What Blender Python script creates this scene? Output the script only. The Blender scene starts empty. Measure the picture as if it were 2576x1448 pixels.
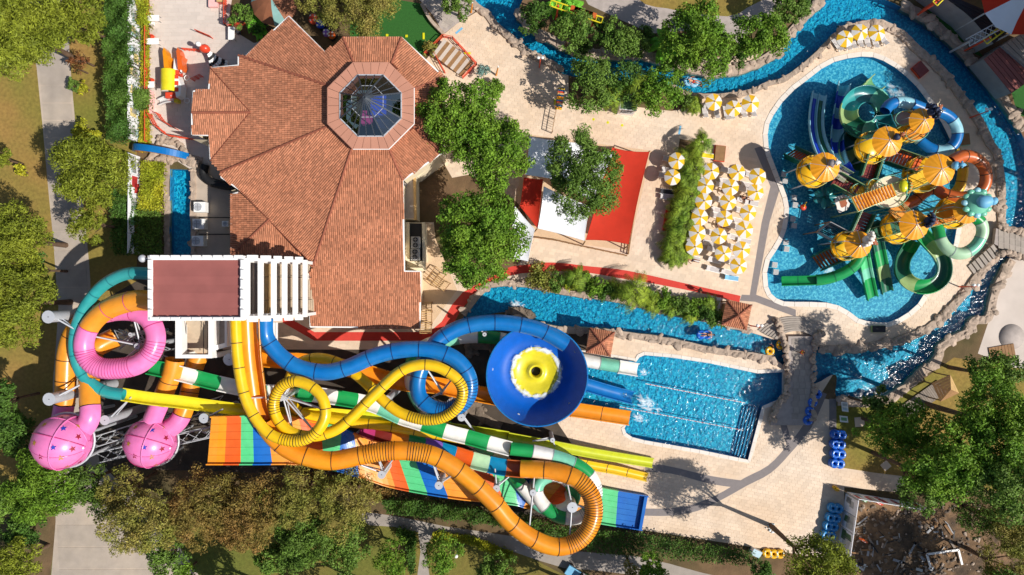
import bpy, bmesh, math, random
import numpy as np
from mathutils import Vector, Matrix, Quaternion
from mathutils.geometry import delaunay_2d_cdt, tessellate_polygon
R = math.radians
random.seed(7); RNG = np.random.default_rng(11)
scene = bpy.context.scene; COL = scene.collection
# ------------------------------------------------------------------ camera, sky, sun, exposure
S, H, CX, CY = 20.0, 86.0, 1288.0, 724.0          # 20 survey units per metre, drone 86 m up
cam = bpy.data.cameras.new('camera'); camo = bpy.data.objects.new('camera', cam); COL.objects.link(camo)
camo.location = (0, 0, H); camo.rotation_euler = (0, 0, 0)
cam.sensor_width = 36; cam.lens = 36*H/(2576/S); cam.clip_end = 5000; cam.clip_start = 1
scene.camera = camo
SUN_AZ = Vector((.92, -.39, 0)).normalized(); SUN_EL = R(46)
world = bpy.data.worlds.new('World'); scene.world = world; world.use_nodes = True
wn = world.node_tree.nodes; wl = world.node_tree.links
sky = wn.new('ShaderNodeTexSky'); sky.sky_type = 'NISHITA'; sky.sun_disc = False
sky.sun_elevation = SUN_EL; sky.sun_rotation = math.atan2(SUN_AZ.x, SUN_AZ.y)
bg = wn['Background']; bg.inputs[1].default_value = .075; wl.new(sky.outputs[0], bg.inputs[0])
sun = bpy.data.lights.new('sun', 'SUN'); suno = bpy.data.objects.new('sun', sun); COL.objects.link(suno)
sun.energy = 4.5; sun.angle = R(.5); sun.color = (1, .955, .89)
sd = Vector((-SUN_AZ.x*math.cos(SUN_EL), -SUN_AZ.y*math.cos(SUN_EL), -math.sin(SUN_EL)))
suno.rotation_euler = sd.to_track_quat('-Z', 'Y').to_euler(); suno.location = (60, -30, 80)
vs = scene.view_settings; vs.view_transform = 'Standard'; vs.look = 'None'; vs.exposure = .12; vs.gamma = 1
scene.cycles.max_bounces = 8; scene.cycles.transparent_max_bounces = 16
# ------------------------------------------------------------------ helpers
def P(u, v, z=0.0):
    """survey position (u right, v down, true height z) -> world point"""
    k = (H-z)/H/S
    return Vector(((u-CX)*k, (CY-v)*k, z))
def PL(pts, z=0.0): return [P(u, v, z) for u, v in pts]
def lin(r, g, b, f=1.0):
    o = []
    for c in (r, g, b):
        c /= 255.0
        o.append(f*(c/12.92 if c <= .04045 else ((c+.055)/1.055)**2.4))
    return tuple(o)
def smooth(pts, n=4, closed=True):
    out = []; N = len(pts)
    rng = range(N) if closed else range(N-1)
    for i in rng:
        if closed: p0, p1, p2, p3 = [pts[(i+k) % N] for k in (-1, 0, 1, 2)]
        else: p0, p1, p2, p3 = pts[max(i-1, 0)], pts[i], pts[i+1], pts[min(i+2, N-1)]
        for j in range(n):
            t = j/n; t2 = t*t; t3 = t2*t
            out.append(tuple(.5*((2*b)+(c-a)*t+(2*a-5*b+4*c-d)*t2+(-a+3*b-3*c+d)*t3) for a, b, c, d in zip(p0, p1, p2, p3)))
    if not closed: out.append(tuple(pts[-1]))
    return out
def inside(poly, x, y):
    """numpy point-in-polygon"""
    x = np.asarray(x); y = np.asarray(y); r = np.zeros(x.shape, bool); n = len(poly)
    for i in range(n):
        x0, y0 = poly[i]; x1, y1 = poly[(i+1) % n]
        if y0 == y1: continue
        c = ((y0 > y) != (y1 > y)) & (x < (x1-x0)*(y-y0)/(y1-y0)+x0)
        r ^= c
    return r
MATS = {}
def M(name, col, rough=.6, var=.08, scale=1.2, bump=0, bscale=9, metal=0, spec=.4, attr=0, orand=0, col2=None, c2s=.25, c2w=.12, alpha=None, trans=None, coat=0):
    m = bpy.data.materials.new(name); m.use_nodes = True; MATS[name] = m
    n = m.node_tree.nodes; l = m.node_tree.links; b = n['Principled BSDF']
    b.inputs['Roughness'].default_value = rough; b.inputs['Metallic'].default_value = metal
    b.inputs['Specular IOR Level'].default_value = spec; b.inputs['Coat Weight'].default_value = coat; b.inputs['Coat Roughness'].default_value = .12
    geo = n.new('ShaderNodeNewGeometry'); src = geo.outputs['Position']
    def noise(sc, det=3):
        t = n.new('ShaderNodeTexNoise'); t.inputs['Scale'].default_value = sc; t.inputs['Detail'].default_value = det; l.new(src, t.inputs['Vector']); return t.outputs['Fac']
    def mix(mode, fac, a, c):
        x = n.new('ShaderNodeMix'); x.data_type = 'RGBA'; x.blend_type = mode
        for sock, val in ((x.inputs[0], fac), (x.inputs[6], a), (x.inputs[7], c)):
            if hasattr(val, 'is_output'): l.new(val, sock)
            elif isinstance(val, (int, float)): sock.default_value = val
            else: sock.default_value = (*val[:3], 1)
        return x.outputs[2]
    def ramp(v, lo, hi, a=0., c=1.):
        x = n.new('ShaderNodeMapRange'); x.inputs[1].default_value = lo; x.inputs[2].default_value = hi; x.inputs[3].default_value = a; x.inputs[4].default_value = c
        l.new(v, x.inputs[0]); return x.outputs[0]
    out = col
    if col2 is not None: out = mix('MIX', ramp(noise(c2s, 4), .5-c2w, .5+c2w), col, col2)
    def scalemul(out, v, amt):
        return mix('MULTIPLY', 1.0, out, _grey(n, l, ramp(v, 0, 1, 1-amt, 1+amt)))
    if var: out = scalemul(out, ramp(noise(scale, 6), .28, .72), var)
    if attr:
        a = n.new('ShaderNodeAttribute'); a.attribute_name = 'rnd'; out = scalemul(out, a.outputs['Fac'], attr)
    if orand:
        a = n.new('ShaderNodeObjectInfo'); out = scalemul(out, a.outputs['Random'], orand)
    if hasattr(out, 'is_output'): l.new(out, b.inputs['Base Color'])
    else: b.inputs['Base Color'].default_value = (*out, 1)
    if bump:
        bp = n.new('ShaderNodeBump'); bp.inputs['Strength'].default_value = bump; bp.inputs['Distance'].default_value = .1
        l.new(noise(bscale, 4), bp.inputs['Height']); l.new(bp.outputs[0], b.inputs['Normal'])
    if trans:
        tr = n.new('ShaderNodeBsdfTranslucent'); ms = n.new('ShaderNodeMixShader'); ms.inputs[0].default_value = trans
        if hasattr(out, 'is_output'): l.new(out, tr.inputs[0])
        else: tr.inputs[0].default_value = (*out, 1)
        l.new(b.outputs[0], ms.inputs[1]); l.new(tr.outputs[0], ms.inputs[2]); l.new(ms.outputs[0], n['Material Output'].inputs[0])
    if alpha is not None: b.inputs['Alpha'].default_value = alpha
    return m
def _grey(n, l, v):
    c = n.new('ShaderNodeCombineColor')
    for i in range(3): l.new(v, c.inputs[i])
    return c.outputs[0]

class MB:
    def __init__(s): s.v = []; s.f = []; s.sm = []; s.mi = []; s.rnd = None
    def add(s, vs, fs, smooth=False, mi=0):
        o = len(s.v); s.v += [tuple(x) for x in vs]
        for f in fs: s.f.append(tuple(i+o for i in f)); s.sm.append(smooth); s.mi.append(mi)
        return s
    def box(s, c, d, rz=0, mi=0, rot=None):
        c = Vector(c); h = Vector(d)/2; m = rot or Matrix.Rotation(rz, 3, 'Z')
        vs = [c+m @ Vector((x*h.x, y*h.y, z*h.z)) for z in (-1, 1) for y in (-1, 1) for x in (-1, 1)]
        return s.add(vs, [(0, 2, 3, 1), (4, 5, 7, 6), (0, 1, 5, 4), (2, 6, 7, 3), (0, 4, 6, 2), (1, 3, 7, 5)], False, mi)
    def cyl(s, a, b, r0, r1=None, n=8, mi=0, cap=True):
        a = Vector(a); b = Vector(b); r1 = r0 if r1 is None else r1
        q = (b-a).to_track_quat('Z', 'Y'); vs = []
        for p, r in ((a, r0), (b, r1)):
            for i in range(n):
                t = 2*math.pi*i/n; vs.append(p+q @ Vector((r*math.cos(t), r*math.sin(t), 0)))
        fs = [(i, (i+1) % n, n+(i+1) % n, n+i) for i in range(n)]
        s.add(vs, fs, True, mi)
        if cap: s.add(vs[:n], [tuple(reversed(range(n)))], False, mi); s.add(vs[n:], [tuple(range(n))], False, mi)
        return s
    def beam(s, a, b, w, h, mi=0):
        a = Vector(a); b = Vector(b); d = b-a; L = d.length
        q = d.to_track_quat('X', 'Z').to_matrix()
        return s.box((a+b)/2, (L, w, h), rot=q, mi=mi)
    def prism(s, poly, z0, z1, mi=0):
        n = len(poly); p = [Vector((x[0], x[1], 0)) for x in poly]
        if sum(p[i].x*p[(i+1) % n].y-p[(i+1) % n].x*p[i].y for i in range(n)) < 0: p.reverse()
        vs = [(q.x, q.y, z0) for q in p]+[(q.x, q.y, z1) for q in p]
        s.add(vs, [(i, (i+1) % n, n+(i+1) % n, n+i) for i in range(n)], False, mi)
        tr = tessellate_polygon([p])
        o = []
        for t in tr:
            a, b, c = [p[i] for i in t]
            o.append(t if (b-a).cross(c-a).z > 0 else t[::-1])
        s.add(vs[n:], o, False, mi); s.add(vs[:n], [t[::-1] for t in o], False, mi)
        return s
    def lathe(s, prof, n=24, c=(0, 0, 0), mi=0, close=False):
        c = Vector(c); vs = []; m = len(prof)
        for i in range(n):
            t = 2*math.pi*i/n
            for r, z in prof: vs.append(c+Vector((r*math.cos(t), r*math.sin(t), z)))
        fs = []
        for i in range(n):
            j = (i+1) % n
            for k in range(m if close else m-1):
                k2 = (k+1) % m; fs.append((i*m+k, j*m+k, j*m+k2, i*m+k2))
        return s.add(vs, fs, True, mi)
    def blob(s, c, d, seed=0, amp=.15, sub=2, mi=0, flat=False):
        rr = random.Random(seed); bm = bmesh.new(); bmesh.ops.create_icosphere(bm, subdivisions=sub, radius=1)
        ph = [(Vector((rr.uniform(-1, 1), rr.uniform(-1, 1), rr.uniform(-1, 1)))*2.6, rr.uniform(0, 6)) for _ in range(5)]
        vs = []
        for v in bm.verts:
            f = 1+amp*sum(math.sin(v.co.dot(k)+p) for k, p in ph)/2
            vs.append((c[0]+v.co.x*f*d[0], c[1]+v.co.y*f*d[1], c[2]+v.co.z*f*d[2]))
        fs = [tuple(v.index for v in f.verts) for f in bm.faces]; bm.free()
        return s.add(vs, fs, not flat, mi)
    def mesh(s, name, mats):
        me = bpy.data.meshes.new(name); me.from_pydata(s.v, [], s.f)
        for m in (mats if isinstance(mats, (list, tuple)) else [mats]): me.materials.append(MATS[m] if isinstance(m, str) else m)
        me.polygons.foreach_set('use_smooth', s.sm)
        if any(s.mi): me.polygons.foreach_set('material_index', s.mi)
        if s.rnd is not None:
            a = me.attributes.new('rnd', 'FLOAT', 'FACE'); a.data.foreach_set('value', np.asarray(s.rnd, np.float32))
        me.update(); return me
    def build(s, name, mats, parent=None, origin=None):
        """link as one mesh object; world coordinates given, stored relative to parent / origin"""
        off = Vector((0, 0, 0))
        if origin is not None:
            off = Vector(origin); s.v = [(x-off.x, y-off.y, z-off.z) for x, y, z in s.v]
        return place(s.mesh(name, mats), name, parent, off)
def place(me, name, parent=None, loc=(0, 0, 0), rz=0, sc=None):
    o = bpy.data.objects.new(name, me); COL.objects.link(o)
    o.location = loc; o.rotation_euler = (0, 0, rz)
    if sc is not None: o.scale = sc if hasattr(sc, '__len__') else (sc, sc, sc)
    if parent is not None: o.parent = parent
    return o
def tag(o, label=None, cat=None, group=None, kind=None):
    if label: o['label'] = label
    if cat: o['category'] = cat
    if group: o['group'] = group
    if kind: o['kind'] = kind
    return o
def thing(name, label, cat, loc=(0, 0, 0), rz=0, group=None):
    o = bpy.data.objects.new(name, None); COL.objects.link(o); o.empty_display_size = .2
    o.location = loc; o.rotation_euler = (0, 0, rz); return tag(o, label, cat, group)
def dup(root, loc, rz=0, label=None, sc=None):
    r = root.copy(); COL.objects.link(r); r.location = loc; r.rotation_euler = (0, 0, rz)
    if sc: r.scale = (sc, sc, sc)
    if label: r['label'] = label
    for ch in root.children:
        c = ch.copy(); COL.objects.link(c); c.parent = r
        for g in ch.children:
            d = g.copy(); COL.objects.link(d); d.parent = c
    return r
ORD = ['first', 'second', 'third', 'fourth', 'fifth', 'sixth', 'seventh', 'eighth', 'ninth', 'tenth', 'eleventh', 'twelfth']
# ------------------------------------------------------------------ materials
M('soil', lin(118, 92, 66), .95, .25, .7, .4, 5, col2=lin(88, 78, 48), c2s=.12)
M('lawn', lin(122, 120, 48), .95, .22, 2.5, .5, 30, col2=lin(158, 124, 66), c2s=.075, c2w=.13)
M('green_lawn', lin(104, 110, 44), .95, .2, 2.5, .5, 30, col2=lin(128, 112, 54), c2s=.1)
M('turf', lin(44, 96, 34), .9, .12, 4, .3, 40)
M('concrete', lin(196, 178, 158), .9, .10, .8, .1, 20, col2=lin(168, 156, 144), c2s=.15)
M('concrete_grey', lin(160, 150, 140), .9, .14, .8, .1, 20)
M('wet_ground', lin(74, 64, 54), .8, .35, .6, .3, 6)  # dark brown, strongly mottled yard ground
M('travertine', lin(220, 198, 175), .7, .06, .5, 0, col2=lin(220, 194, 166), c2s=.12, c2w=.2)
M('slab', lin(227, 206, 183), .68, .08, .45, 0, attr=.07, col2=lin(222, 194, 164), c2s=.12, c2w=.15)
M('terrace_stone', lin(208, 194, 182), .75, .05, .6, 0, col2=lin(198, 184, 172), c2s=.2)
M('terrace_slab', lin(212, 198, 186), .75, .04, .6, 0, attr=.05)
M('grey_paving', lin(172, 160, 152), .85, .14, 1.5, .1, 20)
M('stone_slab', lin(176, 164, 152), .85, .10, 1.5, .15, 14, attr=.12, orand=.12)
M('red_path', lin(208, 66, 54), .85, .08, 1.5, .1, 40)
M('mat_grey', lin(136, 128, 126), .95, .06, 2, .1, 60)
M('sand', lin(212, 182, 148), .95, .07, 1.2, .4, 6)
M('coping', lin(226, 216, 204), .6, .05, 1, 0, attr=.05)
M('rock', lin(176, 156, 138), .92, .22, 1.6, .7, 3, orand=.14)
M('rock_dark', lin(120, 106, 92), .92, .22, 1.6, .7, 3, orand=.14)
M('white_paint', lin(244, 242, 238), .5, .03, 1)
M('cream_wall', lin(232, 216, 184), .8, .05, .8)
M('dark', lin(30, 30, 32), .6, .1)
M('black_mesh', lin(46, 46, 52), .8, .1)
M('steel', lin(196, 198, 202), .45, .06, 2, metal=.2)
M('grey_paint', lin(150, 150, 152), .6, .1)
M('tile_clay', lin(176, 115, 84), .8, .10, .35, .1, 12, attr=.27, col2=lin(186, 124, 92), c2s=.2)
M('ridge_clay', lin(150, 88, 66), .8, .15, .8, .1, 12, orand=.1)
M('roof_deck', lin(120, 64, 46), .9, .1)
M('drum_pink', lin(192, 136, 112), .7, .05, .6, orand=.04)
M('red_brown_roof', lin(150, 88, 82), .75, .10, .5, .05, 20, orand=.06)
M('wood', lin(150, 112, 74), .8, .15, 2, .1, 12, orand=.1)
M('wood_pale', lin(200, 164, 110), .8, .12, 2, orand=.08)
M('wood_grey', lin(140, 128, 116), .85, .15, 2, orand=.1)
M('bark', lin(104, 82, 64), .95, .25, 2, .5, 6)
def gloss(name, r, g, b, rough=.34, **k): return M(name, lin(r, g, b), rough, k.pop('var', .09), k.pop('scale', 1.4), spec=.45, coat=k.pop('coat', .2), col2=lin(*[c*.86+24 for c in (r, g, b)]), c2s=.45, c2w=.22, **k)
gloss('gl_yellow', 240, 190, 6); gloss('gl_yellow2', 232, 214, 30); gloss('gl_lime', 200, 206, 34); gloss('gl_orange', 240, 146, 14); gloss('gl_orange2', 236, 138, 14)
gloss('gl_blue', 0, 106, 180); gloss('gl_blue2', 0, 96, 188); gloss('gl_pink', 238, 122, 184); gloss('gl_teal', 40, 152, 150); gloss('gl_green', 20, 152, 74)
gloss('gl_mint', 118, 200, 168); gloss('gl_white', 240, 236, 228); gloss('gl_redorange', 226, 92, 22); gloss('gl_grass', 84, 200, 128); gloss('gl_gold', 236, 146, 30)
gloss('gl_rust', 200, 92, 34); gloss('gl_dkgreen', 14, 92, 62); gloss('gl_dkteal', 22, 112, 118); gloss('gl_olive', 150, 176, 110); gloss('gl_skyblue', 150, 208, 222); gloss('gl_magenta', 196, 56, 120)
gloss('gl_maroon', 122, 34, 28); gloss('gl_palegreen', 184, 222, 180); gloss('gl_cyan', 0, 128, 176); gloss('gl_purple', 130, 90, 190); gloss('gl_red', 226, 66, 36)
gloss('gl_sun', 246, 190, 20); gloss('gl_lemon', 220, 216, 20); gloss('gl_cream', 240, 222, 186); gloss('gl_royal', 20, 60, 190)
M('seal', lin(60, 44, 30), .6, .1); M('seal_blue', lin(10, 40, 92), .6, .1); M('seal_light', lin(150, 160, 160), .6, .05)
M('canvas_yellow', lin(250, 198, 40), .8, .05, 2, trans=.25); M('canvas_white', lin(246, 242, 236), .8, .05, 2, trans=.25)
M('sail_white', lin(242, 242, 245), .8, .03, 1); M('sail_red', lin(222, 62, 36), .8, .06, 1, trans=.3)
M('fabric_grey', lin(196, 190, 188), .9, .06, 3); M('fabric_yellow', lin(226, 196, 40), .9, .06, 3); M('fabric_blue', lin(120, 180, 215), .9, .06, 3)
M('fabric_red', lin(206, 62, 40), .9, .06, 3)
M('rail_red', lin(226, 84, 52), .6, .05); M('skin', lin(206, 150, 118), .6, .04); M('skin_tan', lin(150, 98, 70), .6, .04); M('hair', lin(44, 30, 22), .7, .1)
M('cloth_yellow', lin(236, 190, 40), .8, .05); M('cloth_red', lin(206, 48, 40), .8, .05); M('cloth_dark', lin(36, 40, 60), .8, .05)
M('ring_blue', lin(24, 100, 205), .3, .04, 1, coat=.4); M('ring_sky', lin(40, 140, 205), .3, .04, 1, coat=.4); M('ring_pale', lin(150, 205, 235), .3, .04, 1, coat=.4); M('ring_yellow', lin(240, 180, 20), .3, .04, 1, coat=.4)
M('foam', lin(236, 244, 248), .9, .05, 3, alpha=.75)
M('tile_stairs', lin(196, 176, 150), .8, .1, 2)
def leafmat(name, c, c2, attr=.45):
    return M(name, lin(*c), .62, .18, .9, spec=.25, attr=attr, orand=.08, col2=lin(*c2), c2s=.35, c2w=.15, trans=.18)
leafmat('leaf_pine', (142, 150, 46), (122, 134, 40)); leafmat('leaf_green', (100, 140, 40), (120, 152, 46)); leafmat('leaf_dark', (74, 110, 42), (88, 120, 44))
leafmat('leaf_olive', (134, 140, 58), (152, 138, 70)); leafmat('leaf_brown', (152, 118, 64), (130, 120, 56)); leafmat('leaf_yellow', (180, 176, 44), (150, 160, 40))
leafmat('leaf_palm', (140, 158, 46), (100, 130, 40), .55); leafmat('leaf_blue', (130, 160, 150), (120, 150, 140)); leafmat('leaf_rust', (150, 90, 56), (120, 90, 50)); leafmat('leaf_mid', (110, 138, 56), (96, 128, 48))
leafmat('leaf_banana', (110, 190, 50), (130, 200, 60), .2)
# water: clear surface over blue tiles with caustic light painted in
def water_mat(name, tint, bscale, bstr):
    m = bpy.data.materials.new(name); m.use_nodes = True; MATS[name] = m; n = m.node_tree.nodes; l = m.node_tree.links
    n.remove(n['Principled BSDF']); g = n.new('ShaderNodeNewGeometry')
    a = n.new('ShaderNodeTexNoise'); a.inputs['Scale'].default_value = bscale; a.inputs['Detail'].default_value = 4; a.inputs['Distortion'].default_value = .8; l.new(g.outputs['Position'], a.inputs[0])
    bp = n.new('ShaderNodeBump'); bp.inputs['Strength'].default_value = bstr; bp.inputs['Distance'].default_value = .25; l.new(a.outputs['Fac'], bp.inputs['Height'])
    fr = n.new('ShaderNodeFresnel'); fr.inputs[0].default_value = 1.33; l.new(bp.outputs[0], fr.inputs['Normal'])
    t = n.new('ShaderNodeBsdfTransparent'); t.inputs[0].default_value = (*tint, 1)
    gl = n.new('ShaderNodeBsdfGlossy'); gl.inputs['Roughness'].default_value = .1; l.new(bp.outputs[0], gl.inputs['Normal'])
    ms = n.new('ShaderNodeMixShader'); l.new(fr.outputs[0], ms.inputs[0]); l.new(t.outputs[0], ms.inputs[1]); l.new(gl.outputs[0], ms.inputs[2]); l.new(ms.outputs[0], n['Material Output'].inputs[0])
water_mat('water', (.60, .93, .97), 1.9, .45); water_mat('water_calm', (.72, .95, .97), 2.6, .16)
def caustic_mosaic(name, c0, c1, c2, cell, wob):
    """tiled pool floor in blues; net-like ripple caustics painted into the colour"""
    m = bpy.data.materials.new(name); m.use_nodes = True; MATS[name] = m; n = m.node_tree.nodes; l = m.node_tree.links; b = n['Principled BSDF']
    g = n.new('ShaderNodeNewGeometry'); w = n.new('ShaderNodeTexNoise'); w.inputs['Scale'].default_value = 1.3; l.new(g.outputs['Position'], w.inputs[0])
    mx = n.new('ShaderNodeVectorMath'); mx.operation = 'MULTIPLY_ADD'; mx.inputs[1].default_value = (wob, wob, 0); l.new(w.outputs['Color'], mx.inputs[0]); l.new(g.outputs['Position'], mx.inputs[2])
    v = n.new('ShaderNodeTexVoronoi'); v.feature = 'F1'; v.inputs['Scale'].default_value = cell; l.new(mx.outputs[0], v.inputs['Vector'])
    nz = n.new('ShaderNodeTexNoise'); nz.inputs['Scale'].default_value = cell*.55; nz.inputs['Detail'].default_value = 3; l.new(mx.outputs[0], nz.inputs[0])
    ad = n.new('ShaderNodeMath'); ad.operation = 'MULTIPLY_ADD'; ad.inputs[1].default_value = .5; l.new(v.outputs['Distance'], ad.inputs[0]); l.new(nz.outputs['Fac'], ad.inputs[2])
    cr = n.new('ShaderNodeValToRGB'); e = cr.color_ramp.elements; e[0].position = .48; e[0].color = (*c0, 1); e[1].position = .98; e[1].color = (*c2, 1)  # brighter stops paint the rippled light onto the tile blues
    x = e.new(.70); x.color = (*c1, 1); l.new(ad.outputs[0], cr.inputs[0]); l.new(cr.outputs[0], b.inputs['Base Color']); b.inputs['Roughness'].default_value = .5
caustic_mosaic('caustic_mosaic_river', lin(0, 130, 174), lin(6, 150, 192), lin(66, 202, 226), 4.4, .6)
caustic_mosaic('caustic_mosaic_pool', lin(0, 138, 180), lin(10, 158, 196), lin(76, 206, 228), 4.6, .6)
caustic_mosaic('caustic_mosaic_kids', lin(26, 136, 178), lin(40, 154, 192), lin(126, 206, 222), 5.2, .25)
M('pool_wall', lin(60, 140, 180), .5, .1, 3)
gloss('gl_dome', 246, 160, 18)
M('rubble_soil', lin(138, 108, 78), .95, .4, 1.6, .8, 7, col2=lin(82, 68, 54), c2s=.35, c2w=.12)
M('bowl_blue', lin(0, 92, 186), .5, .08, 1.2, spec=.3)
# ------------------------------------------------------------------ the ground, as one jigsaw of surfaces
KIDS = smooth([(2132,147),(2182,142),(2222,153),(2265,180),(2305,217),(2332,253),(2370,310),(2397,370),(2413,450),(2415,510),(2408,570),(2395,633),(2365,690),(2332,730),(2309,766),(2272,796),(2232,813),(2192,811),(2159,803),(2122,776),(2079,763),(2015,761),(1972,760),(1945,746),(1931,722),(1930,668),(1952,630),(1972,593),(1982,550),(1982,510),(1967,465),(1944,407),(1932,370),(1931,325),(1945,290),(1982,240),(2032,200),(2082,163)], 3)
RIV_IN = [(1184,13),(1218,37),(1241,67),(1288,103),(1321,130),(1355,150),(1391,167),(1405,183),(1480,200),(1580,205),(1688,215),(1721,230),(1755,237),(1805,238),(1872,230),(1932,207),(1965,198),(2015,167),(2059,127),(2099,83),(2139,67),(2185,57),(2215,54),(2240,67),(2282,93),(2315,127),(2365,167),(2415,227),(2465,293),(2499,360),(2519,400),(2525,483),(2529,573),(2512,640),(2465,690),(2415,750),(2365,806),(2315,836),(2265,853),(2199,866),(2132,875),(2049,873),(1960,858),(1885,836),(1821,820),(1755,803),(1688,793),(1621,776),(1555,760),(1488,750),(1431,743),(1365,730),(1288,716),(1232,722),(1204,748),(1165,800)]
RIV_OUT = [(1150,835),(1211,800),(1261,786),(1300,790),(1330,808),(1401,823),(1455,826),(1521,830),(1605,841),(1688,853),(1788,876),(1871,888),(1932,897),(1975,925),(1985,965),(2049,966),(2090,945),(2105,950),(2105,1004),(2165,1008),(2215,1001),(2249,985),(2282,963),(2315,930),(2349,906),(2365,866),(2425,833),(2445,803),(2479,795),(2499,723),(2539,650),(2580,600),(2600,480),(2590,400),(2576,350),(2549,300),(2505,240),(2465,190),(2415,133),(2365,83),(2315,47),(2265,17),(2215,-4),(2150,-14),(2085,-6),(2075,3),(2039,33),(2009,67),(1972,107),(1949,140),(1888,170),(1821,187),(1755,183),(1705,170),(1671,160),(1621,143),(1555,143),(1488,140),(1428,123),(1388,103),(1338,73),(1305,40),(1308,15),(1312,-20),(1190,-20)]
RIVER = smooth(RIV_IN, 3, False)+smooth(RIV_OUT, 3, False)
SPLASH = [(1621,893),(1688,899),(1788,914),(1905,939),(1968,936),(1968,1002),(1918,1023),(1882,1158),(1760,1133),(1621,1109),(1590,1101),(1574,1090),(1570,1078),(1576,1065),(1451,1044),(1462,888),(1600,910),(1608,899)]
LEFTP = [(428,426),(479,428),(480,640),(470,690),(425,690)]
POOLS = [('river', RIVER, 'caustic_mosaic_river', 'water', -1.25), ('kids_pool', KIDS, 'caustic_mosaic_kids', 'water_calm', -.75), ('splash_pool', SPLASH, 'caustic_mosaic_pool', 'water', -1.15), ('side_pool', LEFTP, 'caustic_mosaic_river', 'water', -1.1)]
DECK = [(1042,190),(1080,140),(1118,86),(1150,60),(1200,30),(1500,170),(2000,130),(2090,40),(2240,30),(2420,190),(2560,380),(2560,620),(2480,720),(2340,880),(2110,920),(2060,1000),(2104,1010),(2104,1175),(2200,1190),(2280,1200),(2268,1240),(2124,1226),(2120,1400),(2050,1402),(1900,1378),(1618,1334),(1500,1312),(1470,1180),(1440,1120),(1400,1060),(1440,1030),(1470,1000),(1478,840),(1300,740),(1210,722),(1160,760),(1110,840),(1060,880),(560,880),(560,810),(640,650),(760,640),(1000,700),(1010,600),(1010,400)]
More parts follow.
